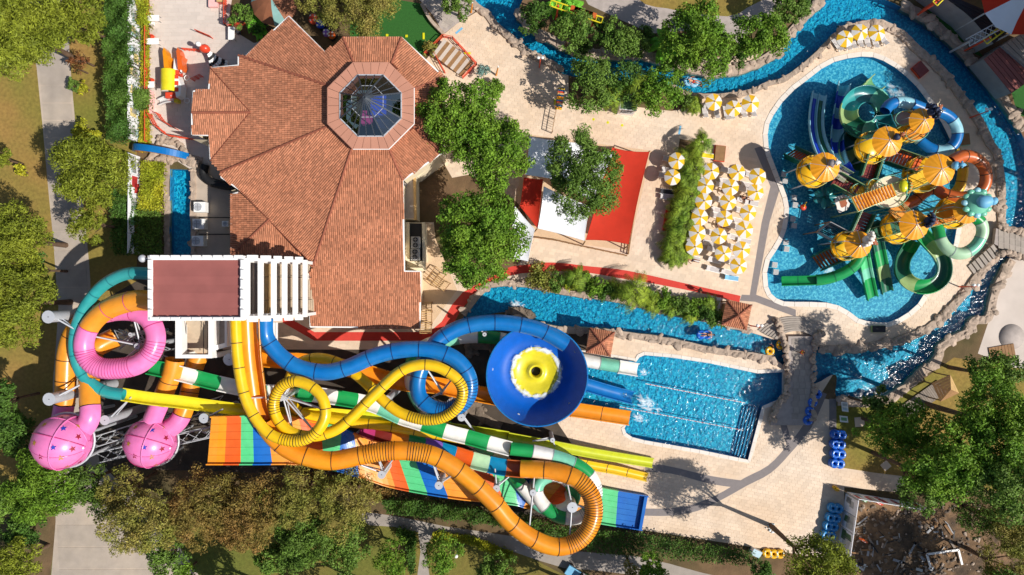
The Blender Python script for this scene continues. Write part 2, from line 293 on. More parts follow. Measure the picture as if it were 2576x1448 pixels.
SURF = [
 ('ground', [(-26000,-26000),(28000,-26000),(28000,28000),(-26000,28000)], 'soil'),
 ('lawn', [(-400,-300),(330,-300),(345,420),(345,640),(330,1000),(-400,1700),(-400,-300)], 'lawn'),
 ('lawn', [(140,1330),(500,1260),(900,1300),(1290,1380),(1420,1448),(1500,1700),(100,1700)], 'green_lawn'),
 ('service_yard', [(375,690),(700,780),(1060,850),(1160,830),(1300,780),(1480,840),(1470,1000),(1430,1080),(1520,1230),(1620,1250),(1620,1345),(1290,1290),(850,1200),(520,1185),(150,1180),(180,800)], 'wet_ground'),  # dark brown mottled ground
 ('road', smooth([(60,-40),(160,-40),(175,143),(193,350),(222,640),(228,760),(222,960),(250,1160),(330,1230),(400,1330),(500,1448),(520,1700),(150,1700),(140,1313),(133,963),(147,773),(122,483),(92,170)], 2), 'concrete'),
 ('path', smooth([(900,1290),(1000,1300),(1120,1325),(1290,1350),(1420,1385),(1600,1400),(1760,1440),(1900,1480),(1880,1540),(1600,1448),(1420,1430),(1290,1388),(1090,1338),(1080,1448),(1085,1560),(1060,1560),(1050,1448),(1052,1340),(930,1322)], 2), 'concrete_grey'),
 ('terrace', [(376,-40),(740,-40),(740,120),(640,200),(600,420),(500,440),(376,362)], 'terrace_stone'),
 ('service_court', [(482,415),(600,415),(620,690),(482,690)], 'concrete'),
 ('planting_bed', [(350,390),(425,390),(425,660),(350,660)], 'soil'),
 ('turf_lawn', [(860,95),(870,60),(1000,0),(1060,10),(1116,86),(1100,110),(1060,140)], 'turf'),
 ('garden_bed', [(590,-40),(880,-40),(880,110),(740,60),(640,110),(575,70),(580,20)], 'soil'),
 ('island', [(1300,-40),(2090,-40),(2000,90),(1900,190),(1750,200),(1600,160),(1400,120),(1290,30)], 'soil'),
 ('island_walk', [(1450,-40),(1480,12),(1560,50),(1640,85),(1760,75),(1860,110),(1900,70),(1960,20),(2020,-40)], 'grey_paving'),
 ('island_lawn', smooth([(1620,-20),(1625,12),(1680,22),(1720,30),(1830,42),(1880,20),(1920,-20)], 2), 'lawn'),
 ('walk', [(1055,0),(1180,-20),(1195,30),(1150,60),(1116,86),(1090,40)], 'grey_paving'),
 ('far_corner', [(2290,-40),(2700,-40),(2700,330),(2560,300),(2500,220),(2420,130),(2300,20)], 'soil'),
 ('corner_turf', [(2320,10),(2400,60),(2480,150),(2400,110)], 'turf'),
 ('side_turf', [(2540,215),(2600,210),(2600,300),(2560,290)], 'turf'),
 ('plaza', [(2540,640),(2700,600),(2700,1000),(2560,930),(2460,890),(2490,800)], 'terrace_stone'),
 ('right_lawn', [(2104,1010),(2260,1000),(2400,900),(2700,950),(2700,1240),(2300,1230),(2200,1190),(2104,1175)], 'lawn'),
 ('rubble_plot', [(2112,1240),(2330,1275),(2480,1300),(2700,1330),(2700,1700),(2080,1700),(2085,1448)], 'rubble_soil'),
 ('deck', DECK, 'travertine'),
 ('play_sand', [(1335,340),(1640,380),(1580,632),(1330,596),(1290,520)], 'sand'),
 ('courtyard', [(1040,440),(1110,400),(1150,470),(1090,560),(1040,560)], 'soil'),
 ('sand_yard', [(1064,560),(1090,565),(1110,640),(1150,730),(1070,838),(1062,780)], 'sand'),
 ('tree_bed', smooth([(1100,480),(1180,440),(1290,500),(1330,560),(1320,650),(1220,720),(1150,700),(1095,600)], 2), 'soil'),
 ('hedge_bed', [(1710,350),(1770,360),(1745,650),(1690,660),(1672,640),(1690,480)], 'soil'),
 ('bank_bed', [(1335,690),(1480,715),(1600,738),(1740,770),(1820,800),(1815,818),(1700,790),(1560,755),(1340,722)], 'soil'),
 ('river_bed_garden', [(1430,190),(1560,188),(1730,215),(1740,270),(1690,280),(1560,265),(1430,260)], 'soil'),
 ('red_path', smooth([(1164,736),(1201,716),(1260,684),(1288,671),(1331,666),(1371,661),(1421,663),(1475,670),(1575,681),(1721,713),(1863,745)], 3, False)+smooth([(1860,761),(1755,736),(1638,713),(1555,700),(1488,688),(1421,683),(1355,685),(1288,693),(1225,720),(1192,746),(1160,780),(1132,828),(1090,858)], 3, False)+[(791,858),(711,812),(714,793),(791,836),(1080,836),(1111,810),(1138,766)], 'red_path'),
 ('rubber_mat', [(1898,374),(1916,368),(1975,470),(1960,482),(1936,560),(1902,742),(2002,780),(2002,798),(1900,760),(1861,757),(1866,742),(1886,743),(1916,560),(1938,470)], 'mat_grey'),
 ('rubber_mat', smooth([(1623,1171),(1671,1171),(1788,1198),(1872,1210)], 3, False)+smooth([(1858,1228),(1788,1218),(1688,1192),(1623,1188)], 3, False), 'mat_grey'),
 ('rubber_mat', smooth([(1620,1280),(1688,1279),(1755,1266),(1821,1236),(1871,1204),(1932,1172),(1978,1124),(2022,1068),(2064,985)], 3, False)+smooth([(2080,992),(2042,1075),(1992,1137),(1940,1190),(1880,1222),(1821,1255),(1755,1286),(1688,1298),(1620,1298)], 3, False), 'mat_grey'),
 ('rubber_mat', [(1960,1060),(1976,1060),(1994,1118),(1982,1132)], 'mat_grey'),
 ('rubber_mat', [(2086,1004),(2104,1004),(2104,1082),(2086,1082)], 'mat_grey'),
]
verts = []; faces = []; names = []
def addp(poly):
    if poly[0] == poly[-1]: poly = poly[:-1]
    o = len(verts)
    ws = [P(u, v) for u, v in poly]
    if sum(ws[i-1].x*ws[i].y-ws[i].x*ws[i-1].y for i in range(len(ws))) < 0: ws.reverse()
    for w in ws: verts.append(Vector((w.x, w.y)))
    faces.append(list(range(o, o+len(poly))))
for nme, poly, m in SURF: addp(poly)
for nme, poly, m, w, z in POOLS: addp(poly)
NS = len(SURF)
vc, _, fc, _, _, of = delaunay_2d_cdt(verts, [], faces, 1, 1e-4, True)
own = {}
for f, o in zip(fc, of):
    if o: own.setdefault(max(o), []).append(f)
STRUCT = {}
for k, fs in own.items():
    pool = k >= NS
    nme, poly, m = (SURF[k] if not pool else (POOLS[k-NS][0]+'_floor', POOLS[k-NS][1], POOLS[k-NS][2]))
    z = POOLS[k-NS][4] if pool else 0.0
    used = sorted({i for f in fs for i in f}); idx = {i: j for j, i in enumerate(used)}
    b = MB(); b.add([(vc[i].x, vc[i].y, z) for i in used], [tuple(idx[i] for i in f) if len(f) == 3 else tuple(idx[i] for i in f) for f in fs])
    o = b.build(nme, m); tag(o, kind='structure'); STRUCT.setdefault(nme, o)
    if pool:
        w = MB(); w.add([(vc[i].x, vc[i].y, -.13) for i in used], [tuple(idx[i] for i in f) for f in fs]); wo = w.build(POOLS[k-NS][0]+'_water', POOLS[k-NS][3]); tag(wo, kind='structure')
        n = len(poly); ring = PL(poly); s = MB()
        s.add([(p.x, p.y, 0) for p in ring]+[(p.x, p.y, z-.02) for p in ring], [(i, (i+1) % n, n+(i+1) % n, n+i) for i in range(n)])
        tag(s.build(POOLS[k-NS][0]+'_side', 'pool_wall'), kind='structure')
HIGH = {}
def over(name):
    ks = [i for i, s in enumerate(SURF) if s[0] == name]; k = max(ks)
    return [s[1] for s in SURF[k+1:]]+[p[1] for p in POOLS]
def slabs(surf, name, mat, w, h, ang, gap=.009, top=.02, singles=280, near=(1500, 600)):
    base = PL([s for s in SURF if s[0] == surf][0][1]); c, s = math.cos(ang), math.sin(ang)
    xs = [p.x for p in base]; ys = [p.y for p in base]
    L = max(max(xs)-min(xs), max(ys)-min(ys)); cx0 = (max(xs)+min(xs))/2; cy0 = (max(ys)+min(ys))/2
    ni = int(L/w*1.1); nj = int(L/h*1.1); I, J = np.meshgrid(np.arange(-ni, ni), np.arange(-nj, nj), indexing='ij')
    off = (J % 3)*w*.37; X = (I*w+off); Y = J*h
    pts = []
    for dx, dy in ((0, 0), (w, 0), (w, h), (0, h)):
        pts.append((cx0+c*(X+dx)-s*(Y+dy), cy0+s*(X+dx)+c*(Y+dy)))
    ok = np.ones(X.shape, bool); b2 = [(p.x, p.y) for p in base]; ov = [[(q.x, q.y) for q in PL(o)] for o in over(surf)]
    for x, y in pts:
        ok &= inside(b2, x, y)
        for o in ov: ok &= ~inside(o, x, y)
    mx = sum(p[0] for p in pts)/4; my = sum(p[1] for p in pts)/4
    for o in ov: ok &= ~inside(o, mx, my)
    ii, jj = np.nonzero(ok)
    q = P(*near); d = (mx[ii, jj]-q.x)**2+(my[ii, jj]-q.y)**2; order = np.argsort(d)
    b = MB(); rnd = []; par = STRUCT[surf]; sh = None
    hw, hh = w/2-gap, h/2-gap
    qv = [(-hw, -hh), (hw, -hh), (hw, hh), (-hw, hh)]
    F5 = [(0, 1, 5, 4), (1, 2, 6, 5), (2, 3, 7, 6), (3, 0, 4, 7), (4, 5, 6, 7)]
    ms = []
    for t in range(6):
        m = MB(); m.add([(c*x-s*y, s*x+c*y, .001) for x, y in qv]+[(c*x-s*y, s*x+c*y, top) for x, y in qv], F5); m.rnd = [RNG.random()]*5; ms.append(m.mesh(name, mat))
    for n_, k in enumerate(order):
        x, y = mx[ii[k], jj[k]], my[ii[k], jj[k]]
        if n_ < singles: place(ms[n_*7 % 6 if n_ % 2 else random.randrange(6)], name, par, (x, y, 0)); continue
        b.add([(x+c*a-s*e, y+s*a+c*e, .001) for a, e in qv]+[(x+c*a-s*e, y+s*a+c*e, top) for a, e in qv], F5); rnd += [random.random()]*5
    if b.v: b.rnd = rnd; tag(b.build(name, mat, par), kind='stuff')
slabs('deck', 'paving_slab', 'slab', .72, .4, R(-11))
slabs('terrace', 'paving_slab', 'terrace_slab', 1.0, .5, R(1), singles=200, near=(480, 150))
slabs('walk', 'paving_slab', 'stone_slab', .9, .6, R(-30), singles=150, near=(1110, 40))
# concrete bays of the drive
def bays(name, mat, a0, a1, b0, b1, n, par):
    for i in range(n):
        t0, t1 = i/n, (i+1)/n
        q = [tuple(np.array(a0)*(1-t)+np.array(a1)*t) for t in (t0+.006, t1-.006)]; r = [tuple(np.array(b0)*(1-t)+np.array(b1)*t) for t in (t1-.006, t0+.006)]
        m = MB(); m.prism(PL(q+r), .001, .022); m.build(name, mat, par)
M('bay', lin(184, 169, 152), .9, .10, .8, .1, 20, col2=lin(164, 152, 140), c2s=.15, orand=.05)
bays('concrete_bay', 'bay', (100,172), (124,480), (172,172), (200,480), 7, STRUCT['road'])
bays('concrete_bay', 'bay', (126,490), (146,770), (202,490), (224,770), 6, STRUCT['road'])
bays('concrete_bay', 'bay', (144,1320), (158,1600), (322,1320), (480,1600), 5, STRUCT['road'])
# coping stones round the pools
def coping(poly, label, name, step=1.0, wd=.42, inner=.0):
    pts = [Vector((p.x, p.y, 0)) for p in PL(poly)]
    area = sum(pts[i].x*pts[(i+1) % len(pts)].y-pts[(i+1) % len(pts)].x*pts[i].y for i in range(len(pts)))
    if area < 0: pts.reverse()
    t = thing(name, label, 'pool edge')
    # resample
    res = []
    for i in range(len(pts)):
        a, b = pts[i], pts[(i+1) % len(pts)]; n = max(1, round((b-a).length/step))
        for k in range(n): res.append(a.lerp(b, k/n))
    n = len(res); nor = []
    for i in range(n):
        d = (res[(i+1) % n]-res[i-1]).normalized(); nor.append(Vector((d.y, -d.x, 0)))
    for i in range(n):
        j = (i+1) % n; a, b = res[i].lerp(res[j], .015), res[i].lerp(res[j], .985)
        poly4 = [a-nor[i]*.05, b-nor[j]*.05, b+nor[j]*wd, a+nor[i]*wd]
        m = MB(); m.prism(poly4, .003, .07); m.rnd = [random.random()]*len(m.f); m.build('coping_stone', 'coping', t)
    return t
coping(KIDS[::2], 'pale coping stones curving round the shallow play pool', 'pool_coping', 1.3, .55)
coping([p for p in SPLASH], 'pale coping stones round the slide landing pool with lane ropes', 'pool_coping', 1.2, .4)
# rock edging
BOUL = []
for k in range(10):
    b = MB(); b.blob((0, 0, 0), (1, .8, .62), seed=k+3, amp=.5, sub=2, flat=True); BOUL.append(b)
BM_ = {m: [b.mesh('boulder', m) for b in BOUL] for m in ('rock', 'rock_dark')}
def rocks(path, label, step=1.0, size=.75, mat='rock', jit=.25, z=.05, zs=1.0, cat='rock wall', name='rock_edging'):
    pts = [P(u, v) for u, v in smooth(path, 4, False)]; t = thing(name, label, cat, pts[0]); o = pts[0]; size *= .5; step *= .5
    led = MB(); n = len(pts); wd = size*1.35; vs_ = []
    for i in range(n):
        d = (pts[min(i+1, n-1)]-pts[max(i-1, 0)]).normalized(); q = Vector((d.y, -d.x, 0)); c = pts[i]-o
        a = wd*random.uniform(.8, 1.15); b_ = wd*random.uniform(.8, 1.15); h = random.uniform(.18, .3)
        vs_ += [c-q*a-Vector((0, 0, .5)), c-q*a*.8+Vector((0, 0, h)), c+q*b_*.8+Vector((0, 0, h)), c+q*b_-Vector((0, 0, .5))]
    led.add(vs_, [(i*4+k, i*4+k+1, i*4+k+5, i*4+k+4) for i in range(n-1) for k in range(3)]); led.build('ledge', mat, t)
    acc = 0
    for a, b in zip(pts, pts[1:]):
        d = (b-a).length; s = acc
        while s < d:
            p = a.lerp(b, s/d); k = size*random.choice((.45, .6, .75, .9, 1.2)); jx = jit*1.3
            place(BM_[mat][random.randrange(10)], 'boulder', t, (p.x-o.x+random.uniform(-jx, jx), p.y-o.y+random.uniform(-jx, jx), z+.12), random.uniform(0, 6.3), (k*random.uniform(.85, 1.25), k*random.uniform(.8, 1.1), k*zs*random.uniform(.55, .95)))
            s += step*random.uniform(.7, 1.2)*(.5+k/size*.6)
        acc = s-d
    return t
rocks([(1184,8),(1222,34),(1246,64),(1288,99),(1321,128),(1357,148),(1394,166),(1404,182)], 'low rock wall along the lower bank of the river beside the changing-hut deck', .95, .8)
rocks([(1690,218),(1721,235),(1758,242),(1806,243),(1872,236),(1934,212),(1968,203),(2015,172),(2060,132),(2099,90)], 'low rock rim of the river bend beside three parasols', .9, .55)
rocks([(2110,78),(2145,70),(2190,62),(2226,66),(2275,95),(2308,130),(2358,172),(2408,232),(2456,298),(2490,364),(2510,404),(2517,483),(2519,565)], 'rock wall between the play pool deck and the shaded right bend of the river', .9, .95)
rocks([(2506,645),(2458,696),(2408,756),(2358,810),(2310,838),(2262,856),(2199,871),(2132,880),(2060,878)], 'rock wall under the play pool deck beside the glittering river', .9, .9)
rocks([(1885,832),(1821,815),(1755,798),(1688,788),(1621,771),(1555,755),(1488,745),(1431,738),(1365,725),(1290,712),(1232,718),(1204,742),(1165,792)], 'rock edge of the long channel along the planted palm bank', 1.0, .65)
rocks([(1300,796),(1330,812),(1401,828),(1455,832),(1521,836),(1605,847),(1688,860),(1788,882),(1871,893),(1940,902)], 'rock edge of the long channel beside the slide landing deck', .9, .75)
rocks([(1306,36),(1336,70),(1386,100),(1428,119),(1488,136),(1555,139),(1621,139),(1671,156),(1705,165),(1755,179),(1821,182),(1888,166),(1945,138),(1970,104),(2006,64),(2036,30),(2070,2)], 'rough rocks along the planted island bank of the river', .85, 1.0)
rocks([(2270,12),(2320,42),(2370,79),(2420,129),(2471,186),(2512,236),(2556,296),(2576,330)], 'rock wall on the outer shaded bank of the right river bend', .9, 1.0, 'rock')
rocks([(2105,1010),(2165,1014),(2220,1007),(2254,991),(2288,968),(2320,935),(2354,911),(2371,870),(2430,838),(2450,808),(2484,800),(2505,726),(2545,655)], 'curved rock wall round the shaded lower river basin', .9, .95, 'rock')
rocks([(420,390),(421,430),(419,470),(421,520),(420,580),(421,640)], 'rough rock edge left of the narrow side pool', .9, .55)
rocks([(486,428),(488,480),(485,530),(488,590),(486,645)], 'rough rock edge right of the narrow side pool', .9, .5)
rocks([(378,405),(400,398),(430,402),(455,392),(480,402),(510,408)], 'cluster of pale boulders under the rainbow arch', .7, 1.0, z=.3)
rocks([(400,360),(420,352),(450,365),(460,375)], 'pale boulders above the rainbow arch', .8, .8, z=.3)
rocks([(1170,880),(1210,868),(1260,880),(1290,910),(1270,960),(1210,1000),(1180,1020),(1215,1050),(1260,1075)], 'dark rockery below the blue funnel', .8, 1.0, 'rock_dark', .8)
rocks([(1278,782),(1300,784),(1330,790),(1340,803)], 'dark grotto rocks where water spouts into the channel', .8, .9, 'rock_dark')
# stone footbridge over the channel
def footbridge():
    t = thing('stone_footbridge', 'stone paved footbridge with fan-shaped steps over the channel', 'bridge', P(2008, 950)); o = P(2008, 950)
    L = lambda u, v, z=0: P(u, v, z)-o
    b = MB(); b.prism([L(*q) for q in ((1978,846),(2040,846),(2040,1000),(2030,1068),(1934,1068),(1950,1020),(1978,990))], .25, .62); b.build('bridge_slab', 'grey_paving', t)
    for j in range(13):
        v = 852+j*15.5
        for i in range(3):
            u0 = 1987+i*15.5+(j % 2)*4; u1 = min(u0+14.5, 2034)
            m = MB(); m.prism([L(u0, v), L(u1, v), L(u1, v+14.5), L(u0, v+14.5)], .6, .66); m.build('paving_slab', 'stone_slab', t)
    for k in range(7):   # fan steps
        r0, r1 = 50+k*7.5, 57.2+k*7.5; a0, a1 = R(-155+k*1), R(-38-k*1); cx, cy = 1998, 868
        pl = [L(cx+r1*math.cos(a0+(a1-a0)*i/12)*1.05, cy+r1*math.sin(a0+(a1-a0)*i/12)*.7) for i in range(13)]+[L(cx+r0*math.cos(a0+(a1-a0)*i/12)*1.05, cy+r0*math.sin(a0+(a1-a0)*i/12)*.7) for i in range(12, -1, -1)]
        m = MB(); m.prism(pl, .01, .62-.08*k); m.build('step', 'stone_slab', t)
    for side, path in ((0, [(1950,808),(1962,845),(1974,880),(1976,940),(1972,990),(1950,1020),(1938,1062)]), (1, [(2062,838),(2045,850),(2040,880),(2041,940),(2040,1000),(2032,1062)])):
        pts = [L(u, v) for u, v in smooth(path, 4, False)]
        for i in range(0, len(pts)-1):
            for z in (.35, .8): 
                k = random.uniform(.28, .46); place(BM_['rock'][random.randrange(10)], 'parapet_stone', t, (pts[i].x+random.uniform(-.1, .1), pts[i].y+random.uniform(-.1, .1), z), random.uniform(0, 6), (k, k, k))
footbridge()
def bridge2():
    o = P(2540, 610); t = thing('stone_footbridge', 'wide stone footbridge crossing the river at the right edge', 'bridge', o); L = lambda u, v, z=0: P(u, v, z)-o
    b = MB(); b.prism([L(*q) for q in ((2495,576),(2640,610),(2640,665),(2520,632),(2490,615))], .3, .8); b.build('bridge_slab', 'grey_paving', t)
    for i in range(9):
        for j in range(3):
            u = 2500+i*14; v = 579+j*16+i*3.4; m = MB(); m.prism([L(u, v), L(u+13, v+3), L(u+13, v+17.5), L(u, v+14.5)], .79, .84); m.build('paving_slab', 'stone_slab', t)
    for k in range(7):
        m = MB(); u = 2488-k*8; v = 622+k*8; m.prism([L(u, v-6), L(u+16, v+16), L(u+10, v+23), L(u-7, v)], .01, .8-.1*k); m.build('step', 'stone_slab', t)
    for pth in ([(2502,572),(2540,582),(2600,596)], [(2500,640),(2530,640),(2600,660)]):
        for u, v in smooth(pth, 7, False):
            k = random.uniform(.3, .48); p = L(u, v); place(BM_['rock'][random.randrange(10)], 'parapet_stone', t, (p.x, p.y, .9), random.uniform(0, 6), (k, k, k))
bridge2()
# ------------------------------------------------------------------ the big tiled building
Z0, SL = 9.6, .215                                   # height at the drum, roof slope
DC = P(933, 267, Z0)                                 # drum centre
AP = 4.72                                            # drum apothem
def plane_pt(u, v, n, d):
    """point above survey position (u,v) on plane n.p = d"""
    o = Vector((0, 0, H)); r = P(u, v)-o; return o+r*((d-n.dot(o))/n.dot(r))
def oct_plane(k):
    a = R(45*k); nn = Vector((SL*math.cos(a), SL*math.sin(a), 1)); p = DC+Vector((math.cos(a), math.sin(a), 0))*AP
    return nn, nn.dot(p), Vector((math.cos(a), math.sin(a), 0))
def dir_plane(p, dx, dy, s=SL):
    dv = Vector((dx, dy, 0)).normalized(); nn = Vector((s*dv.x, s*dv.y, 1)); return nn, nn.dot(p), dv
BLD = thing('tiled_building', 'large terracotta-tiled octagonal building with glass lantern roof', 'building', (DC.x, DC.y, 0)); BO = Vector((DC.x, DC.y, 0))
EAVES = []
TILEV = []
def tiles(par, pts, nn, dv, tw=.235, tl=.36):
    """clay pan tiles, columns running down the slope dv"""
    e1 = Vector((-dv.y, dv.x, 0)); nn = nn.normalized(); e2 = (dv-nn*dv.dot(nn)).normalized()
    o = pts[0]; q = [((p-o).dot(e1), (p-o).dot(e2)) for p in pts]
    a0, a1 = min(x for x, y in q), max(x for x, y in q); b0, b1 = min(y for x, y in q), max(y for x, y in q)
    ca = np.arange(a0, a1, tw); cb = np.arange(b0, b1, tl); A, B = np.meshgrid(ca+tw/2, cb+tl/2, indexing='ij')
    ok = inside(q, A, B) 
    b = MB(); rnd = []
    prof = [(-.5, 0), (-.28, .055), (.05, .075), (.34, .045), (.5, -.01)]
    for i, j in zip(*np.nonzero(ok)):
        c = o+e1*A[i, j]+e2*B[i, j]; l = random.uniform(-.015, .015); vs_ = []
        for t, lift in ((-.54, .015), (.54, .045)):
            for x, h in prof: vs_.append(c+e1*(x*tw+l)+e2*(t*tl)+nn*(h+lift)-BO)
        b.add(vs_, [(5+k+1, 5+k, k, k+1) for k in range(4)]+[(5, 6, 7, 8, 9)], False)
        r = random.random(); r = r*.72+.05; 
        if random.random() < .14: r = random.uniform(.85, 1.0)
        rnd += [r]*5
    if b.v: b.rnd = rnd; tag(b.build('roof_tile', 'tile_clay', par), kind='stuff')
def facet(px, pl, eaves=(), par=None):
    nn, d, dv = pl; pts = [plane_pt(u, v, nn, d) for u, v in px]; par = par or BLD
    b = MB(); n = len(pts); un = nn.normalized()
    tri = tessellate_polygon([pts]); top = [p-BO for p in pts]; bot = [p-un*.22-BO for p in pts]
    b.add(top, tri); b.add(bot, tri); b.add(top+bot, [(i, (i+1) % n, n+(i+1) % n, n+i) for i in range(n)])
    f = b.build('roof', 'roof_deck', par); tiles(f, pts, nn, dv)
    for i in eaves: EAVES.append((pts[i], pts[(i+1) % n]))
    return pts
def ridge(a, b, par=BLD, r=.17, mat='ridge_clay'):
    d = b-a; n = max(2, int(d.length/.42))
    g = MB()
    for i in range(n):
        p = a+d*(i/n); q = a+d*((i+1.08)/n); g.cyl(p-BO+Vector((0, 0, .03)), q-BO+Vector((0, 0, .05)), r*.88, r, 6)
    return tag(g.build('ridge_tile', mat, par), kind='stuff')
DR = [(890,160),(985,160),(1042,224),(1040,319),(978,374),(885,374),(825,318),(828,217)]   # N-left, clockwise
oN, oNE, oE, oSE, oS, oSW, oW, oNW = [oct_plane(k) for k in (2, 1, 0, 7, 6, 5, 4, 3)]
pN = facet([(863,95),(1010,95),DR[1],DR[0]], oN, (0,))
pNE = facet([(1010,95),(1118,196),DR[2],DR[1]], oNE, (0,))
pE = facet([(1118,196),(1113,384),DR[3],DR[2]], oE, (0,))
pSE = facet([(1113,384),(1013,454),DR[4],DR[3]], oSE, (0,))
pS = facet([DR[5],DR[4],(1013,454),(1017,683),(1058,684),(1056,825),(781,823),(776,688),(787,671)], oS, (2,3,4,5,6))
pSW = facet([DR[6],DR[5],(787,671),(757,637),(679,551),(608,482),(557,447),(555,434)], oSW, (5,6))
pW = facet([DR[7],DR[6],(555,434),(530,405),(630,283),(530,172),(600,165),(600,140)], oW, (5,6))
pNW = facet([DR[0],DR[7],(600,140),(620,140),(727,42),(818,133),(863,95)], oNW, (3,4))
rw = plane_pt(630, 283, oW[0], oW[1])
gN = dir_plane(rw, 0, 1); gS = dir_plane(rw, 0, -1)
w1 = facet([(483,284),(487,230),(525,228),(530,172),(630,283)], gN, (0,1,2))
w2 = facet([(630,283),(530,405),(526,341),(483,339),(483,284)], gS, (1,2,3))
sw0 = plane_pt(679, 551, oSW[0], oSW[1])
s1 = facet([(608,482),(679,551),(582,645),(582,490)], dir_plane(sw0, -1, 0, .2), (2,3))
s2 = facet([(679,551),(757,637),(770,655),(582,655),(582,645)], dir_plane(sw0, 0, -1, .2), (2,))
for a, b in ((pN[0], pN[3]), (pN[1], pN[2]), (pNE[1], pNE[2]), (pE[1], pE[2]), (pSE[1], pSE[2]), (pS[8], pS[0]), (pSW[7], pSW[0]), (pW[7], pW[0]), (w1[0], w1[4]), (s1[1], s1[2])): ridge(a, b)
for a, b in ((pW[4], pW[5]), (pW[4], pW[3]), (pSW[3], pSW[5])): ridge(a, b, r=.09, mat='roof_deck')
for a, b in EAVES:                                    # fascia boards, gutters
    g = MB(); d = (b-a).normalized(); g.beam(a-BO-Vector((0, 0, .1)), b-BO-Vector((0, 0, .1)), .16, .26); g.build('fascia', 'white_paint', BLD)
# walls under the eaves
b = MB()
cen = P(860, 420, 4)
for a, c in EAVES:
    m = (a+c)/2; out = Vector((c.y-a.y, a.x-c.x, 0)).normalized()
    if out.dot(m-cen) < 0: out.negate()
    a2, c2 = a-out*.5-BO, c-out*.5-BO
    b.add([Vector((a2.x, a2.y, 0)), Vector((c2.x, c2.y, 0)), Vector((c2.x, c2.y, c2.z-.22)), Vector((a2.x, a2.y, a2.z-.22))], [(0, 1, 2, 3)])
b.build('wall', 'cream_wall', BLD)
# lantern drum: flat octagonal ring of panels, glass pyramid
ZD = 10.5; DCd = P(933, 267, ZD); 
def octp(r, z, k, ph=22.5): return DCd+Vector((r*math.cos(R(ph+45*k)), r*math.sin(R(ph+45*k)), z-ZD))-BO
RO, RI = 5.05, 3.72
lan = MB()
for k in range(8):
    lan.add([octp(RO-.05, Z0-.4, k), octp(RO-.05, Z0-.4, k+1), octp(RO-.05, ZD-.02, k+1), octp(RO-.05, ZD-.02, k)], [(0, 1, 2, 3)])
    lan.add([octp(RI+.02, ZD-1.5, k), octp(RI+.02, ZD-1.5, k+1), octp(RI+.02, ZD+.06, k+1), octp(RI+.02, ZD+.06, k)], [(0, 1, 2, 3)])
LN = lan.build('lantern_drum', 'drum_pink', BLD)
for k in range(8):
    for j in range(4):
        t0, t1 = j/4+.006, (j+1)/4-.006; m = MB()
        q = [octp(RI, ZD, k).lerp(octp(RI, ZD, k+1), t0), octp(RO+.1, ZD, k).lerp(octp(RO+.1, ZD, k+1), t0), octp(RO+.1, ZD, k).lerp(octp(RO+.1, ZD, k+1), t1), octp(RI, ZD, k).lerp(octp(RI, ZD, k+1), t1)]
        m.prism(q, ZD-.04, ZD+.06); m.build('ring_panel', 'drum_pink', LN)
    m = MB(); m.beam(octp(RO+.12, ZD-.05, k), octp(RO+.12, ZD-.05, k+1), .09, .16); m.build('gutter', 'white_paint' if k in (5, 6, 7) else 'drum_pink', LN)
# glass
gm = bpy.data.materials.new('lantern_glass'); gm.use_nodes = True; MATS['lantern_glass'] = gm; n = gm.node_tree.nodes; l = gm.node_tree.links; n.remove(n['Principled BSDF'])
tr = n.new('ShaderNodeBsdfTransparent'); tr.inputs[0].default_value = (.72, .84, .90, 1); gl = n.new('ShaderNodeBsdfGlossy'); gl.inputs[0].default_value = (.8, .9, 1, 1); gl.inputs['Roughness'].default_value = .03
ms = n.new('ShaderNodeMixShader'); lw = n.new('ShaderNodeFresnel'); lw.inputs[0].default_value = 2.3; l.new(lw.outputs[0], ms.inputs[0]); l.new(tr.outputs[0], ms.inputs[1]); l.new(gl.outputs[0], ms.inputs[2]); l.new(ms.outputs[0], n['Material Output'].inputs[0])
SK = thing('lantern_roof', 'pyramid glass lantern with dark bars crowning the tiled roof', 'skylight', BO+octp(0, 0, 0)*0+Vector((octp(0, ZD, 0).x, octp(0, ZD, 0).y, ZD)))
M('bar_grey', lin(64, 70, 78), .5)
so = octp(0, ZD, 0); apex = Vector((0, 0, 3.5))
def sk(k, z=.1): v = octp(RI-.06, ZD+z, k)-so; return v
for k in range(8):
    a, c = sk(k), sk(k+1)
    for j in range(3):
        p0, p1 = a.lerp(c, j/3), a.lerp(c, (j+1)/3); mid = .5
        m = MB(); up0, up1 = p0.lerp(apex, mid), p1.lerp(apex, mid)
        m.add([p0, p1, up1, up0], [(0, 1, 2, 3)]); m.build('pane', 'lantern_glass', SK)
        m = MB(); m.add([up0, up1, apex], [(0, 1, 2)]); m.build('pane', 'lantern_glass', SK)
        m = MB(); m.beam(p0, apex.lerp(p0, .03), .08 if j else .15, .1); m.build('glazing_bar', 'bar_grey', SK)
    m = MB(); m.beam(a.lerp(apex, .5), c.lerp(apex, .5), .05, .06); m.build('cross_bar', 'steel', SK)
    m = MB(); m.beam(a, c, .12, .12); m.build('sill_bar', 'steel', SK)
M('hall_grey', lin(96, 110, 124), .6, .2, .8)
